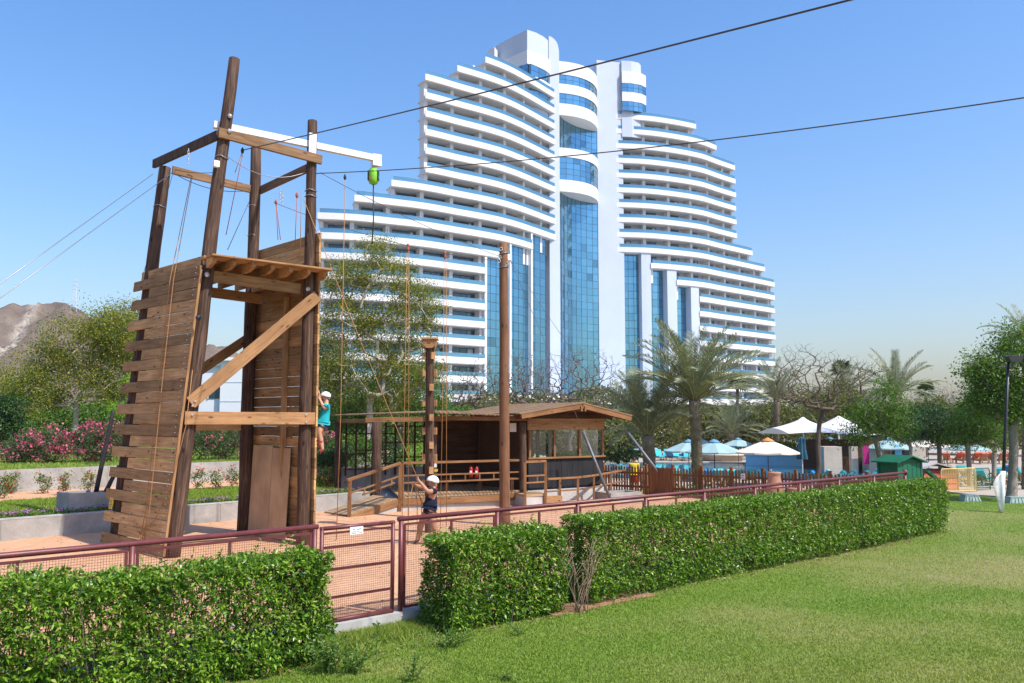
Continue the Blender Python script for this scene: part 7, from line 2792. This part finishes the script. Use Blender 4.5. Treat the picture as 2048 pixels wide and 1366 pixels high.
# ================================================================== RIGHT SIDE OF THE LAWN
LZ = -.2
simple('shed_green', (.012, .135, .070), (.008, .095, .05), .5, 4, .4)
simple('hut_red', (.38, .05, .03), (.28, .035, .022), .5, 4)
simple('hut_roof', (.50, .46, .46), (.42, .38, .38), .6, 4)
simple('barrier_yellow', (.72, .55, .20), (.62, .46, .16), .5, 5)
simple('panel_red', (.68, .16, .09), (.58, .12, .07), .6, 3)
simple('valve_plastic', (.36, .45, .41), (.29, .37, .34), .5, 6)
sh0 = D(1809, 950, 34.0)
gs_ = thing('garden_shed', (sh0.x, 34, -.5), 'small dark green shed with pitched roof behind the hedge end', 'shed')
gx, gy = Vector((.92, .39, 0)), Vector((-.39, .92, 0))
cz = D(1809, 924, 34).z
mb = MB()
ctr = Vector((sh0.x, 34.4, 0))
mb.box(ctr + UP * ((cz - .5) / 2), (1.25, .95, cz + .5), gx, gy, UP); mb.build('body', M['shed_green'], gs_)
for sx in (-1, 1):
    for sy in (-1, 1):
        mb = MB(); mb.box(ctr + gx * (sx * .625) + gy * (sy * .475) + UP * ((cz - .5) / 2), (.09, .09, cz + .5 - .01), gx, gy, UP); mb.build('corner_post', M['shed_green'], gs_)
rz_ = D(1809, 913, 34).z
for sx in (-1, 1):
    mb = MB()
    e0, e1 = ctr + gx * (sx * .82) - gy * .68 + UP * (cz - .04), ctr + gx * (sx * .82) + gy * .68 + UP * (cz - .04)
    r0_, r1_ = ctr - gy * .68 + UP * rz_, ctr + gy * .68 + UP * rz_
    vs = [e0, e1, r1_, r0_]
    mb.add(vs + [v + UP * .05 for v in vs], [(3, 2, 1, 0), (4, 5, 6, 7), (0, 1, 5, 4), (1, 2, 6, 5), (2, 3, 7, 6), (3, 0, 4, 7)])
    mb.build('roof_panel', M['shed_green'], gs_)
mb = MB(); mb.add([ctr + gx * -.62 - gy * .478 + UP * cz, ctr + gx * .62 - gy * .478 + UP * cz, ctr - gy * .478 + UP * (rz_ - .01)], [(0, 1, 2)]); mb.build('gable', M['shed_green'], gs_)
for j in range(5):
    mb = MB(); mb.box(ctr - gy * .485 + gx * (-.5 + j * .25) + UP * ((cz - .5) / 2), (.23, .03, cz + .45), gx, gy, UP); mb.build('board', M['shed_green'], gs_)
sl_ = MB(); p0_ = D(1852, 941, 34.6); p1_ = D(1870, 955, 34.6)
sl_.bar(p0_, p1_, .1, .3); sl_.build('slide_chute', M['shed_green'], gs_)

rh = D(1880, 950, 39.5)
hut = thing('play_hut', (rh.x, 40, -.4), 'low red play hut with pale sloping roof behind the yellow barrier', 'hut')
hz = D(1880, 941, 39.5).z
mb = MB(); mb.box((rh.x + .0, 40.3, (hz - .4) / 2), (1.9, 1.2, hz + .4)); mb.build('body', M['hut_red'], hut)
for j in range(4):
    mb = MB(); mb.box((rh.x + .1, 39.69, -.25 + j * .26), (1.5, .03, .2)); mb.build('board', M['panel_red'], hut)
for sx, xo in ((-1, -1.15), (1, 1.15)):
    mb = MB()
    vs = [Vector((rh.x + xo, 39.5, hz - .02)), Vector((rh.x + xo, 41, hz - .02)), Vector((rh.x - .1, 41, hz + .30)), Vector((rh.x - .1, 39.5, hz + .30))]
    if sx > 0:
        vs = vs[::-1]
    mb.add(vs + [v + UP * .05 for v in vs], [(0, 1, 2, 3), (7, 6, 5, 4), (0, 4, 5, 1), (1, 5, 6, 2), (2, 6, 7, 3), (3, 7, 4, 0)])
    mb.build('roof_panel', M['hut_roof'], hut)
mb = MB(); mb.box((rh.x - .35, 39.66, (hz - .4) / 2 - .05), (.5, .03, .55)); mb.build('doorway', M['black_paint'], hut)


def barrier(label, a, b_, h, mat, nv, nh, feet=True):
    o = thing('barrier_panel', a, label, 'barrier')
    d = (b_ - a).normalized(); L = (b_ - a).length
    n = Vector((d.y, -d.x, 0))
    c = .08
    loop = [a, a + UP * (h - c), a + UP * h + d * c, b_ + UP * h - d * c, b_ + UP * (h - c), b_]
    mb = MB(); mb.tube(loop, .024, 8); mb.build('frame', M[mat], o)
    mb = MB(); mb.tube([a + UP * .12, b_ + UP * .12], .02, 6); mb.build('bottom_rail', M[mat], o)
    mb = MB()
    for i in range(1, nv):
        q = a.lerp(b_, i / nv)
        mb.tube([q + UP * .12, q + UP * h], .0045, 4, False)
    for i in range(1, nh):
        z = .12 + (h - .12) * i / nh
        mb.tube([a + UP * z, b_ + UP * z], .0065, 4, False)
    tag(mb.build('bars', M[mat], o), kind='stuff')
    if feet:
        for q in (a, b_):
            mb = MB(); mb.bar(q - n * .28 + UP * .02, q + n * .28 + UP * .02, .03, .05); mb.build('foot', M[mat], o)
    return o


ya, yb = G(1884, 990, LZ), G(1953, 986, LZ)
bp = barrier('pale yellow crowd barrier with an orange red panel behind its bars', ya, yb, 1.13, 'barrier_yellow', 14, 22)
ga_, gb_ = G(1955, 988, LZ - .05) + Vector((.1, .4, 0)), G(1982, 986, LZ - .05) + Vector((.2, .4, 0))
barrier('dark green mesh barrier right of the yellow one', ga_, gb_, 1.12, 'shed_green', 12, 16)
barrier('pale yellow mesh barrier at the left edge behind the bed', D(-6, 940, 39), D(9, 940, 39), .75, 'barrier_yellow', 6, 14, False)


def valve(px, py, label, w=.72):
    c = G(px, py, LZ)
    o = thing('valve_box', c, label, 'valve box', 'irrigation valve boxes')
    mb = MB()
    b0_, t0_ = w / 2, w * .38
    d = .23
    vs = [c + Vector((sx * b0_, sy * .25, -.04)) for sy in (-1, 1) for sx in (-1, 1)] + [c + Vector((sx * t0_, sy * .19, d)) for sy in (-1, 1) for sx in (-1, 1)]
    mb.add(vs, [(0, 1, 5, 4), (1, 3, 7, 5), (3, 2, 6, 7), (2, 0, 4, 6), (4, 5, 7, 6)])
    mb.build('body', M['valve_plastic'], o)
    mb = MB(); mb.box(c + UP * (d + .012), (w * .8, .42, .03)); mb.build('lid', M['valve_plastic'], o)
    for j in range(5):
        f = (j - 2) / 5
        mb = MB(); mb.bar(c + Vector((w * f * .98, -.262, -.02)), c + Vector((w * f * .8, -.20, d - .02)), .025, .03, up=(1, 0, 0)); mb.build('rib', M['valve_plastic'], o)


valve(1940, 1002, 'pale green irrigation valve box on the lawn near the yellow barrier')
valve(2032, 1006, 'pale green irrigation valve box at the right edge by the tree trunk', .78)
# lamp post with its foot wrapped in white plastic
lb = G(2003, 1025, LZ)
lt = RP(2017, 722, lb, Vector((0, 1, 0)))
lm = thing('lamp_post', lb, 'slightly leaning black lamp post at the right with white plastic round its foot', 'lamp post')
mb = MB(); mb.tube([lb - UP * .1, lb.lerp(lt, .5), lt], [.062, .055, .05], 10); mb.build('pole', M['black_paint'], lm)
h0 = lt + Vector((.02, -.0, .0))
mb = MB()
hc = lt + Vector((.13, -.12, .05))
vs = [hc + Vector((x, y, z)) for z, w in ((-.10, .17), (.06, .26), (.12, .24)) for (x, y) in ((-w, -.16), (w, -.16), (w, .16), (-w, .16))]
mb.add(vs, [(3, 2, 1, 0), (0, 1, 5, 4), (1, 2, 6, 5), (2, 3, 7, 6), (3, 0, 4, 7), (4, 5, 9, 8), (5, 6, 10, 9), (6, 7, 11, 10), (7, 4, 8, 11), (8, 9, 10, 11)])
mb.build('lamp_head', M['dark_metal'], lm)
mb = MB(); mb.bar(lt + UP * -.02, hc + UP * -.02, .07, .07); mb.build('arm', M['black_paint'], lm)
mb = MB()
wt = RP(2005, 942, lb, Vector((0, 1, 0)))
mb.tube([lb + UP * .02, lb.lerp(wt, .5), wt], [.085, .09, .095], 12)
mb.build('plastic_wrap', M['plastic_white'], lm)
m, nt, b = new_mat('plastic_film')
b.inputs['Base Color'].default_value = (.8, .8, .79, 1); b.inputs['Roughness'].default_value = .35
tr = nt.nodes.new('ShaderNodeBsdfTransparent')
mx = nt.nodes.new('ShaderNodeMixShader'); mx.inputs[0].default_value = .3
nt.links.new(b.outputs[0], mx.inputs[1]); nt.links.new(tr.outputs[0], mx.inputs[2]); nt.links.new(mx.outputs[0], nt.nodes['Material Output'].inputs['Surface'])
fl_l = [(2001, 945, 0), (1992, 955, -.06), (1986, 968, -.1), (1989, 985, -.03), (1995, 1003, .03), (1999, 1020, 0)]
vs, fs = [], []
for j, (px, py, dy) in enumerate(fl_l):
    a_ = RP(px, py, lb + Vector((0, dy - .05, 0)), Vector((0, 1, 0)))
    b_ = RP(2002, py, lb + Vector((0, -.08, 0)), Vector((0, 1, 0)))
    vs += [a_, a_.lerp(b_, .35) + Vector((0, -.05, 0)), a_.lerp(b_, .7) + Vector((0, .05, 0)), b_]
for j in range(len(fl_l) - 1):
    for k_ in range(3):
        fs.append((j * 4 + k_, j * 4 + k_ + 1, j * 4 + k_ + 5, j * 4 + k_ + 4))
mb = MB(); mb.smooth = True; mb.add(vs, fs); mb.build('plastic_film', M['plastic_film'], lm)
# paved path behind the lawn at the right
mb = MB()
pp = [G(1950, 990, -.15), G(2100, 1000, -.15), Vector((34, 41.5, -.15)), Vector((18.5, 42.5, -.15))]
mb.prism([p[:2] for p in pp], -.6, -.13)
tag(mb.build('garden_path', M['paving']), kind='structure')
# dark hedge line behind the right lawn
C = []
for f in np.linspace(0, 1, 60):
    c = Vector((15.0 + 20 * f, 42.6 + .6 * f, -.05))
    C.append(ellipsoid_pts(RNG, tuple(c), (.5, .4, .5), 90, .45))
C = np.concatenate(C)
Ln = RNG.uniform(.07, .15, len(C))
V, F = leaf_quads(C, RNG.normal(size=C.shape), Ln, Ln * .5)
o = thing('low_hedge', (25, 43, -.5), 'low dark hedge behind the path on the right', 'hedge')
link_mesh(np_mesh('foliage', V - np.array(WLOC[o.name]), F, M['dark_leaf']), 'foliage', o, WLOC[o.name])

# ================================================================== PEOPLE
simple('skin_tan', (0.42, 0.22, 0.13), (0.36, 0.18, 0.105), .55, 8, .35)
simple('skin_fair', (0.52, 0.29, 0.19), (0.46, 0.245, 0.155), .55, 8, .35)
simple('hair_black', (0.015, 0.012, 0.011), (0.01, 0.008, 0.008), .5, 20)
simple('cloth_navy', (0.010, 0.015, 0.035), (0.007, 0.010, 0.024), .85, 9, .2)
simple('cloth_black', (0.010, 0.010, 0.012), (0.016, 0.016, 0.018), .85, 9, .2)
simple('cloth_turquoise', (0.02, 0.40, 0.43), (0.015, 0.30, 0.34), .85, 7, .2)
simple('cloth_denim', (0.07, 0.115, 0.20), (0.045, 0.08, 0.15), .9, 14, .2)
simple('cloth_red', (0.50, 0.03, 0.02), (0.40, 0.02, 0.015), .85, 9, .2)
simple('cloth_yellow', (0.62, 0.50, 0.06), (0.52, 0.40, 0.04), .85, 9, .2)
simple('helmet_white', (0.82, 0.82, 0.81), (0.78, 0.78, 0.77), .22, 5, .5)
simple('shoe_red', (0.45, 0.03, 0.06), (0.3, 0.02, 0.04), .6, 9)


def skin_obj(name, verts, edges, radii, mat, parent, root=0, levels=2, fat=1.2):
    """one continuous surface grown round a skeleton"""
    c = Vector(verts[root])
    me = bpy.data.meshes.new(name)
    bm = bmesh.new()
    lay = bm.verts.layers.skin.verify()
    vs = []
    for i, v in enumerate(verts):
        bv = bm.verts.new(Vector(v) - c)
        r = radii[i]
        r = r if isinstance(r, tuple) else (r, r)
        bv[lay].radius = (r[0] * fat, r[1] * fat)
        bv[lay].use_root = (i == root)
        vs.append(bv)
    for a, b_ in edges:
        bm.edges.new((vs[a], vs[b_]))
    bm.to_mesh(me)
    bm.free()
    me.materials.append(mat)
    o = link_mesh(me, name, parent, c)
    sk = o.modifiers.new('skin', 'SKIN')
    sk.use_smooth_shade = True
    sk.branch_smoothing = .6
    ss = o.modifiers.new('sub', 'SUBSURF')
    ss.levels = levels
    ss.render_levels = levels
    return o


def hand(verts, edges, radii, wrist, d, side, s=1.0):
    """palm, four curled fingers and a thumb, added to the body skeleton"""
    w = Vector(verts[wrist])
    d = Vector(d).normalized()
    side = Vector(side); side = (side - d * side.dot(d)).normalized()
    nrm = d.cross(side)
    palm = len(verts)
    verts.append(w + d * .07 * s); radii.append((.034 * s, .020 * s)); edges.append((wrist, palm))
    for k_, (off, ln) in enumerate(((-.030, .060), (-.010, .072), (.010, .068), (.030, .052))):
        b0 = len(verts)
        verts.append(w + (d * .105 + side * off) * s); radii.append(.0095 * s); edges.append((palm, b0))
        verts.append(w + (d * (.105 + ln * .45) + side * off * 1.1 + nrm * .016) * s); radii.append(.009 * s); edges.append((b0, b0 + 1))
        verts.append(w + (d * (.105 + ln * .50) + side * off * 1.1 + nrm * .05) * s); radii.append(.008 * s); edges.append((b0 + 1, b0 + 2))
    b0 = len(verts)
    verts.append(w + (d * .045 - side * .042 + nrm * .012) * s); radii.append(.011 * s); edges.append((palm, b0))
    verts.append(w + (d * .085 - side * .050 + nrm * .040) * s); radii.append(.0095 * s); edges.append((b0, b0 + 1))


def person(loc, label, J, skin, parts, face=(-1, 0, 0), s=1.0, helmet=None, hair=True, group=None):
    """J: joints in world space: head, neck, chest, waist, pelvis, and for N/F sides sh, el, wr, hip, kn, an, toe"""
    o = thing('person', loc, label, 'person', group)
    face = Vector(face).normalized()
    V, E_, R_ = [], [], []
    ix = {}

    def add(nm, r, par=None):
        ix[nm] = len(V)
        V.append(Vector(J[nm])); R_.append(r if not isinstance(r, tuple) else tuple(x * s for x in r))
        if not isinstance(r, tuple):
            R_[-1] = r * s
        if par:
            E_.append((ix[par], ix[nm]))
    add('pelvis', (.130, .130))
    add('waist', (.115, .115), 'pelvis')
    add('chest', (.130, .130), 'waist')
    add('neck', .058, 'chest')
    hd = Vector(J['head'])
    J['jaw'] = Vector(J['neck']).lerp(hd, .45) + face * .025 * s
    add('jaw', .070, 'neck')
    add('head', (.092, .082), 'jaw')
    J['crown'] = hd + (hd - Vector(J['neck'])).normalized() * .075 * s - face * .012 * s
    add('crown', .072, 'head')
    for q in ('N', 'F'):
        add('sh' + q, .070, 'chest'); add('el' + q, .052, 'sh' + q); add('wr' + q, .036, 'el' + q)
        add('hip' + q, .105, 'pelvis'); add('kn' + q, .072, 'hip' + q)
        J['calf' + q] = Vector(J['kn' + q]).lerp(Vector(J['an' + q]), .3)
        add('calf' + q, .070, 'kn' + q); add('an' + q, .046, 'calf' + q); add('toe' + q, (.038, .026), 'an' + q)
        # calf and thigh keep their taper
    for q in ('N', 'F'):
        d = Vector(J['wr' + q]) - Vector(J['el' + q])
        hand(V, E_, R_, ix['wr' + q], d, (0, 0, 1) if abs(d.normalized().z) < .8 else (0, 1, 0), s)
    skin_obj('body', V, E_, R_, M[skin], o, 0)
    # features of the face
    upv = (hd - Vector(J['neck'])).normalized()
    face2 = (face - upv * face.dot(upv)).normalized()
    sidev = face2.cross(upv)
    mb = MB()
    for k_ in (-1, 1):
        mb.lathe(hd + face2 * .082 * s + sidev * k_ * .030 * s + upv * .008 * s - UP * .006, [(.002, -.008), (.009, 0), (.002, .008)], 8)
    mb.build('eyes', M['hair_black'], o)
    mb = MB(); n0 = hd + face2 * .080 * s
    mb.add([n0 + upv * .012, n0 - upv * .028 + sidev * .014, n0 - upv * .028 - sidev * .014, n0 - upv * .026 + face2 * .026 * s], [(0, 1, 3), (0, 3, 2), (1, 2, 3)]); mb.build('nose', M[skin], o)
    mb = MB(); mb.bar(hd + face2 * .074 * s - upv * .05 * s - sidev * .02, hd + face2 * .074 * s - upv * .05 * s + sidev * .02, .008, .012); mb.build('mouth', M['rope_red'], o)
    for k_ in (-1, 1):
        mb = MB(); c = hd + sidev * k_ * .083 * s - face2 * .008
        mb.tube([c + upv * .025 + face2 * .008, c + upv * .01 - face2 * .014, c - upv * .025], .010, 6); mb.build('ear', M[skin], o)
    if hair:
        mb = MB(); mb.smooth = True
        rings = []
        for th in np.linspace(.02, 1.75, 8):
            for k_ in range(14):
                a = 2 * math.pi * k_ / 14
                dd = upv * math.cos(th) + (face2 * math.cos(a) + sidev * math.sin(a)) * math.sin(th)
                lim = .93 if (math.cos(a) > .2 and th > 1.0) else 1.0
                rings.append(hd + upv * .01 * s + dd * (.106 * s * lim) - face2 * .012 * s)
        mb.add(rings, [(i * 14 + k_, i * 14 + (k_ + 1) % 14, (i + 1) * 14 + (k_ + 1) % 14, (i + 1) * 14 + k_) for i in range(7) for k_ in range(14)]); mb.build('hair', M['hair_black'], o)
    if helmet:
        mb = MB(); mb.smooth = True
        up2 = (upv - face2 * .42).normalized()
        f2 = (face2 - up2 * face2.dot(up2)).normalized(); s2 = f2.cross(up2)
        rings = []
        nr = 8
        for i, th in enumerate(np.linspace(.02, 1.62, nr)):
            for k_ in range(18):
                a = 2 * math.pi * k_ / 18
                dd = up2 * math.cos(th) + (f2 * (math.cos(a) * 1.12) + s2 * math.sin(a) * .94) * math.sin(th)
                drop = 0 if i < nr - 1 else (.028 if math.cos(a) < -.1 else .0)
                rings.append(hd + up2 * (.012 * s) - f2 * .018 * s + dd * (.142 * s) - up2 * drop * s)
        for k_ in range(18):
            rings.append(hd + up2 * .03 * s - f2 * .012 * s + (rings[(nr - 1) * 18 + k_] - (hd + up2 * .03 * s - f2 * .012 * s)) * .93 - up2 * .004)
        mb.add(rings, [(i * 18 + k_, i * 18 + (k_ + 1) % 18, (i + 1) * 18 + (k_ + 1) % 18, (i + 1) * 18 + k_) for i in range(nr) for k_ in range(18)])
        hm = mb.build('helmet', M[helmet], o)
        mb = MB()
        c = hd + up2 * .03 * s - f2 * .012 * s
        for a in (-.9, -.3, .3, .9, 2.2, 2.8, 3.5, 4.1):
            dd = up2 * .75 + (f2 * math.cos(a) * 1.12 + s2 * math.sin(a) * .94) * .66
            mb.lathe(c + dd * .128 * s, [(.001, -.008), (.011, 0), (.001, .008)], 6)
        mb.build('vent', M['black_paint'], hm)
        mb = MB()
        for k_ in (-1, 1):
            mb.tube([c + s2 * k_ * .105 * s + f2 * .04 * s, hd + sidev * k_ * .078 * s - upv * .05 * s, hd + face2 * .045 * s - upv * .118 * s], .006, 5)
            mb.tube([c + s2 * k_ * .105 * s - f2 * .07 * s, hd + sidev * k_ * .078 * s - upv * .05 * s], .006, 5)
        mb.build('chin_strap', M['black_paint'], hm)
    # garments
    if parts.get('shirt'):
        mt, slv, grow = parts['shirt']
        vs = [J['waist'], J['chest'], Vector(J['chest']).lerp(Vector(J['neck']), .62), Vector(J['pelvis']).lerp(Vector(J['waist']), .35)]
        rr = [(.158 * s, .158 * s), (.178 * s, .178 * s), (.095 * s, .095 * s), (.160 * s, .160 * s)]
        ee = [(0, 1), (1, 2), (0, 3)]
        for q in ('N', 'F'):
            b0 = len(vs)
            vs += [J['sh' + q], Vector(J['sh' + q]).lerp(Vector(J['el' + q]), slv)]
            rr += [.090 * s, .080 * s]
            ee += [(1, b0), (b0, b0 + 1)]
        skin_obj('shirt', vs, ee, rr, M[mt], o, 0)
    if parts.get('shorts'):
        mt, ln = parts['shorts']
        vs = [J['pelvis'], Vector(J['pelvis']).lerp(Vector(J['waist']), .45)]
        rr = [(.172 * s, .172 * s), (.155 * s, .155 * s)]
        ee = [(0, 1)]
        for q in ('N', 'F'):
            b0 = len(vs)
            vs += [J['hip' + q], Vector(J['hip' + q]).lerp(Vector(J['kn' + q]), ln)]
            rr += [.128 * s, .122 * s]
            ee += [(0, b0), (b0, b0 + 1)]
        skin_obj('shorts', vs, ee, rr, M[mt], o, 0)
    if parts.get('shoes'):
        for q in ('N', 'F'):
            a, t = Vector(J['an' + q]), Vector(J['toe' + q])
            skin_obj('shoe', [a - UP * .02 * s, a - UP * .055 * s + (a - t) * .12, t], [(0, 1), (1, 2)], [.050 * s, .052 * s, (.050 * s, .034 * s)], M[parts['shoes']], o, 1)
    if parts.get('collar'):
        c = Vector(J['chest']).lerp(Vector(J['neck']), .55)
        mb = MB(); mb.tube([c + Vector((math.cos(a) * .098, math.sin(a) * .085, .012 * math.cos(a))) * s for a in np.linspace(0, 2 * math.pi, 15)], .016 * s, 6); mb.build('collar', M[parts['collar']], o)
    if parts.get('harness'):
        mb = MB()
        c = Vector(J['pelvis']).lerp(Vector(J['waist']), .5)
        mb.tube([c + Vector((math.cos(a) * .158, math.sin(a) * .135, .01 * math.sin(2 * a))) * s for a in np.linspace(0, 2 * math.pi, 17)], .020 * s, 6)
        for q in ('N', 'F'):
            h_, k_ = Vector(J['hip' + q]), Vector(J['kn' + q])
            cc = h_.lerp(k_, .22); ax = (k_ - h_).normalized(); qq = UP.rotation_difference(ax)
            mb.tube([cc + qq @ Vector((math.cos(a) * .118, math.sin(a) * .118, 0)) * s for a in np.linspace(0, 2 * math.pi, 15)], .016 * s, 6)
        hn = mb.build('harness', M['black_paint'], o)
        mb = MB()
        for i in range(7):
            a = -2.4 + i * .42
            p = c + Vector((math.cos(a) * .175, math.sin(a) * .155, -.05 - .02 * (i % 3))) * s
            mb.tube([p + Vector((.016 * math.cos(b_), 0, .035 * math.sin(b_))) for b_ in np.linspace(0, 2 * math.pi, 8)], .006, 5)
        mb.build('carabiner', M['galv'], hn)
    return o


def pj(px, py, Y):
    return D(px, py, Y)


YB = 21.45
J = dict(head=pj(864, 963, YB), neck=pj(867, 974.5, YB), chest=pj(866, 984, YB), waist=pj(862, 1002, YB), pelvis=pj(860, 1013, YB),
         shN=pj(870, 981, YB - .17), elN=pj(856, 984, YB - .24), wrN=pj(840, 964, YB - .16), shF=pj(863, 980, YB + .17), elF=pj(851, 978, YB + .22), wrF=pj(834, 971, YB + .02),
         hipN=pj(861, 1018, YB - .09), knN=pj(867, 1046, YB - .12), anN=pj(874, 1076, YB - .1), toeN=pj(866, 1081, YB - .14),
         hipF=pj(858, 1018, YB + .09), knF=pj(843, 1045, YB + .10), anF=pj(835, 1081, YB + .08), toeF=pj(826, 1086, YB + .06))
zmin = min(J['anN'].z, J['anF'].z)
for k_ in list(J):
    J[k_] = J[k_] + UP * (.075 - J['anF'].z if False else 0)
person(Vector((J['pelvis'].x, YB, 0)), 'man in navy T-shirt, black shorts and white helmet hauling a belay rope', J, 'skin_tan',
       dict(shirt=('cloth_navy', .62, 0), shorts=('cloth_black', .45), shoes='cloth_black', collar='cloth_red', harness=True), (-1, -.15, .25), 1.0, 'helmet_white')
hN, hF = J['wrN'] + (J['wrN'] - J['elN']).normalized() * .09, J['wrF'] + (J['wrF'] - J['elF']).normalized() * .09
pr0 = RP(607, 398, T2, TN)
cable('rope', [pr0, pr0.lerp(hN, .5) - UP * .05, hN, hF, J['pelvis'] + Vector((-.16, -.1, .08))], .0095, M['rope'], 'belay rope slanting from the tower top to the belayer hands and harness', 'rope')
for dx, lab in ((-.10, 'left loop'), (.06, 'middle loop'), (.14, 'right loop')):
    p = hF + Vector((dx * .3, -.02, 0))
    cable('rope', [p, Vector((p.x + dx, p.y, p.z - .45)), Vector((p.x + dx * 1.2, p.y - .05, .02))], .009, M['rope'], '%s of slack rope falling from the belayer hands to the sand' % lab, 'rope')

YC = 21.95
J = dict(head=pj(650, 793, YC), neck=pj(653.5, 802.5, YC), chest=pj(652, 814, YC), waist=pj(648, 836, YC), pelvis=pj(646, 848, YC),
         shN=pj(654, 812, YC - .16), elN=pj(648.5, 818, YC - .22), wrN=pj(639.5, 799, YC - .10), shF=pj(650, 810, YC + .16), elF=pj(641, 806, YC + .2), wrF=pj(638, 788, YC + .12),
         hipN=pj(646, 852, YC - .09), knN=pj(637.5, 864, YC - .16), anN=pj(642, 884, YC - .12), toeN=pj(636, 888, YC - .12),
         hipF=pj(645, 852, YC + .09), knF=pj(640, 873, YC + .14), anF=pj(645, 900, YC + .12), toeF=pj(638, 903, YC + .12))
person(Vector((J['pelvis'].x, YC, J['toeF'].z)), 'climber in turquoise T-shirt and white helmet on the outside of the tower wall', J, 'skin_fair',
       dict(shirt=('cloth_turquoise', .55, 0), shorts=('cloth_denim', .55), shoes='shoe_red', harness=True), (-.9, -.1, .55), .86, 'helmet_white')
# holds the climber stands and pulls on
mb = MB()


def standing(px, Y, z, label, parts, skin, face, s=.97):
    x = D(px, 900, Y).x
    f = Vector(face).normalized(); sd = Vector((-f.y, f.x, 0))
    def at(a, b_, h):
        return Vector((x, Y, z)) + sd * a * s + f * b_ * s + UP * h * s
    J = dict(head=at(0, .03, 1.62), neck=at(0, 0, 1.47), chest=at(0, 0, 1.32), waist=at(0, .02, 1.08), pelvis=at(0, 0, .93),
             shN=at(.19, 0, 1.40), elN=at(.25, -.02, 1.12), wrN=at(.24, .08, .88), shF=at(-.19, 0, 1.40), elF=at(-.25, -.02, 1.12), wrF=at(-.22, .10, .88),
             hipN=at(.09, 0, .88), knN=at(.10, .02, .48), anN=at(.10, 0, .08), toeN=at(.12, .16, .03), hipF=at(-.09, 0, .88), knF=at(-.10, .02, .48), anF=at(-.10, 0, .08), toeF=at(-.12, .16, .03))
    return person(Vector((x, Y, z)), label, J, skin, parts, face, s)


standing(1268, 38.6, -.25, 'person in yellow vest with red sleeves behind the picket fence', dict(shirt=('cloth_yellow', .3, 0), shorts=('cloth_red', .9), shoes='cloth_black'), 'skin_tan', (.3, 1, 0))
standing(1289, 40.5, -.55, 'bare-backed person beside the slanting prop behind the picket fence', dict(shorts=('cloth_denim', .7), shoes='cloth_black'), 'skin_fair', (-.2, 1, 0), .95)

# ================================================================== HAZE
m = bpy.data.materials.new('haze_air')
m.use_nodes = True
nt = m.node_tree
for n_ in list(nt.nodes):
    if n_.type != 'OUTPUT_MATERIAL':
        nt.nodes.remove(n_)
pv = nt.nodes.new('ShaderNodeVolumePrincipled')
pv.inputs['Color'].default_value = (0.86, 0.91, 0.97, 1)
pv.inputs['Density'].default_value = 0.00014
pv.inputs['Anisotropy'].default_value = 0.3
nt.links.new(pv.outputs[0], nt.nodes['Material Output'].inputs['Volume'])
mb = MB()
mb.box((-50, 350, 68), (1300, 860, 142))
hz_ = mb.build('haze', m)
tag(hz_, kind='stuff')
scene.cycles.volume_bounces = 0
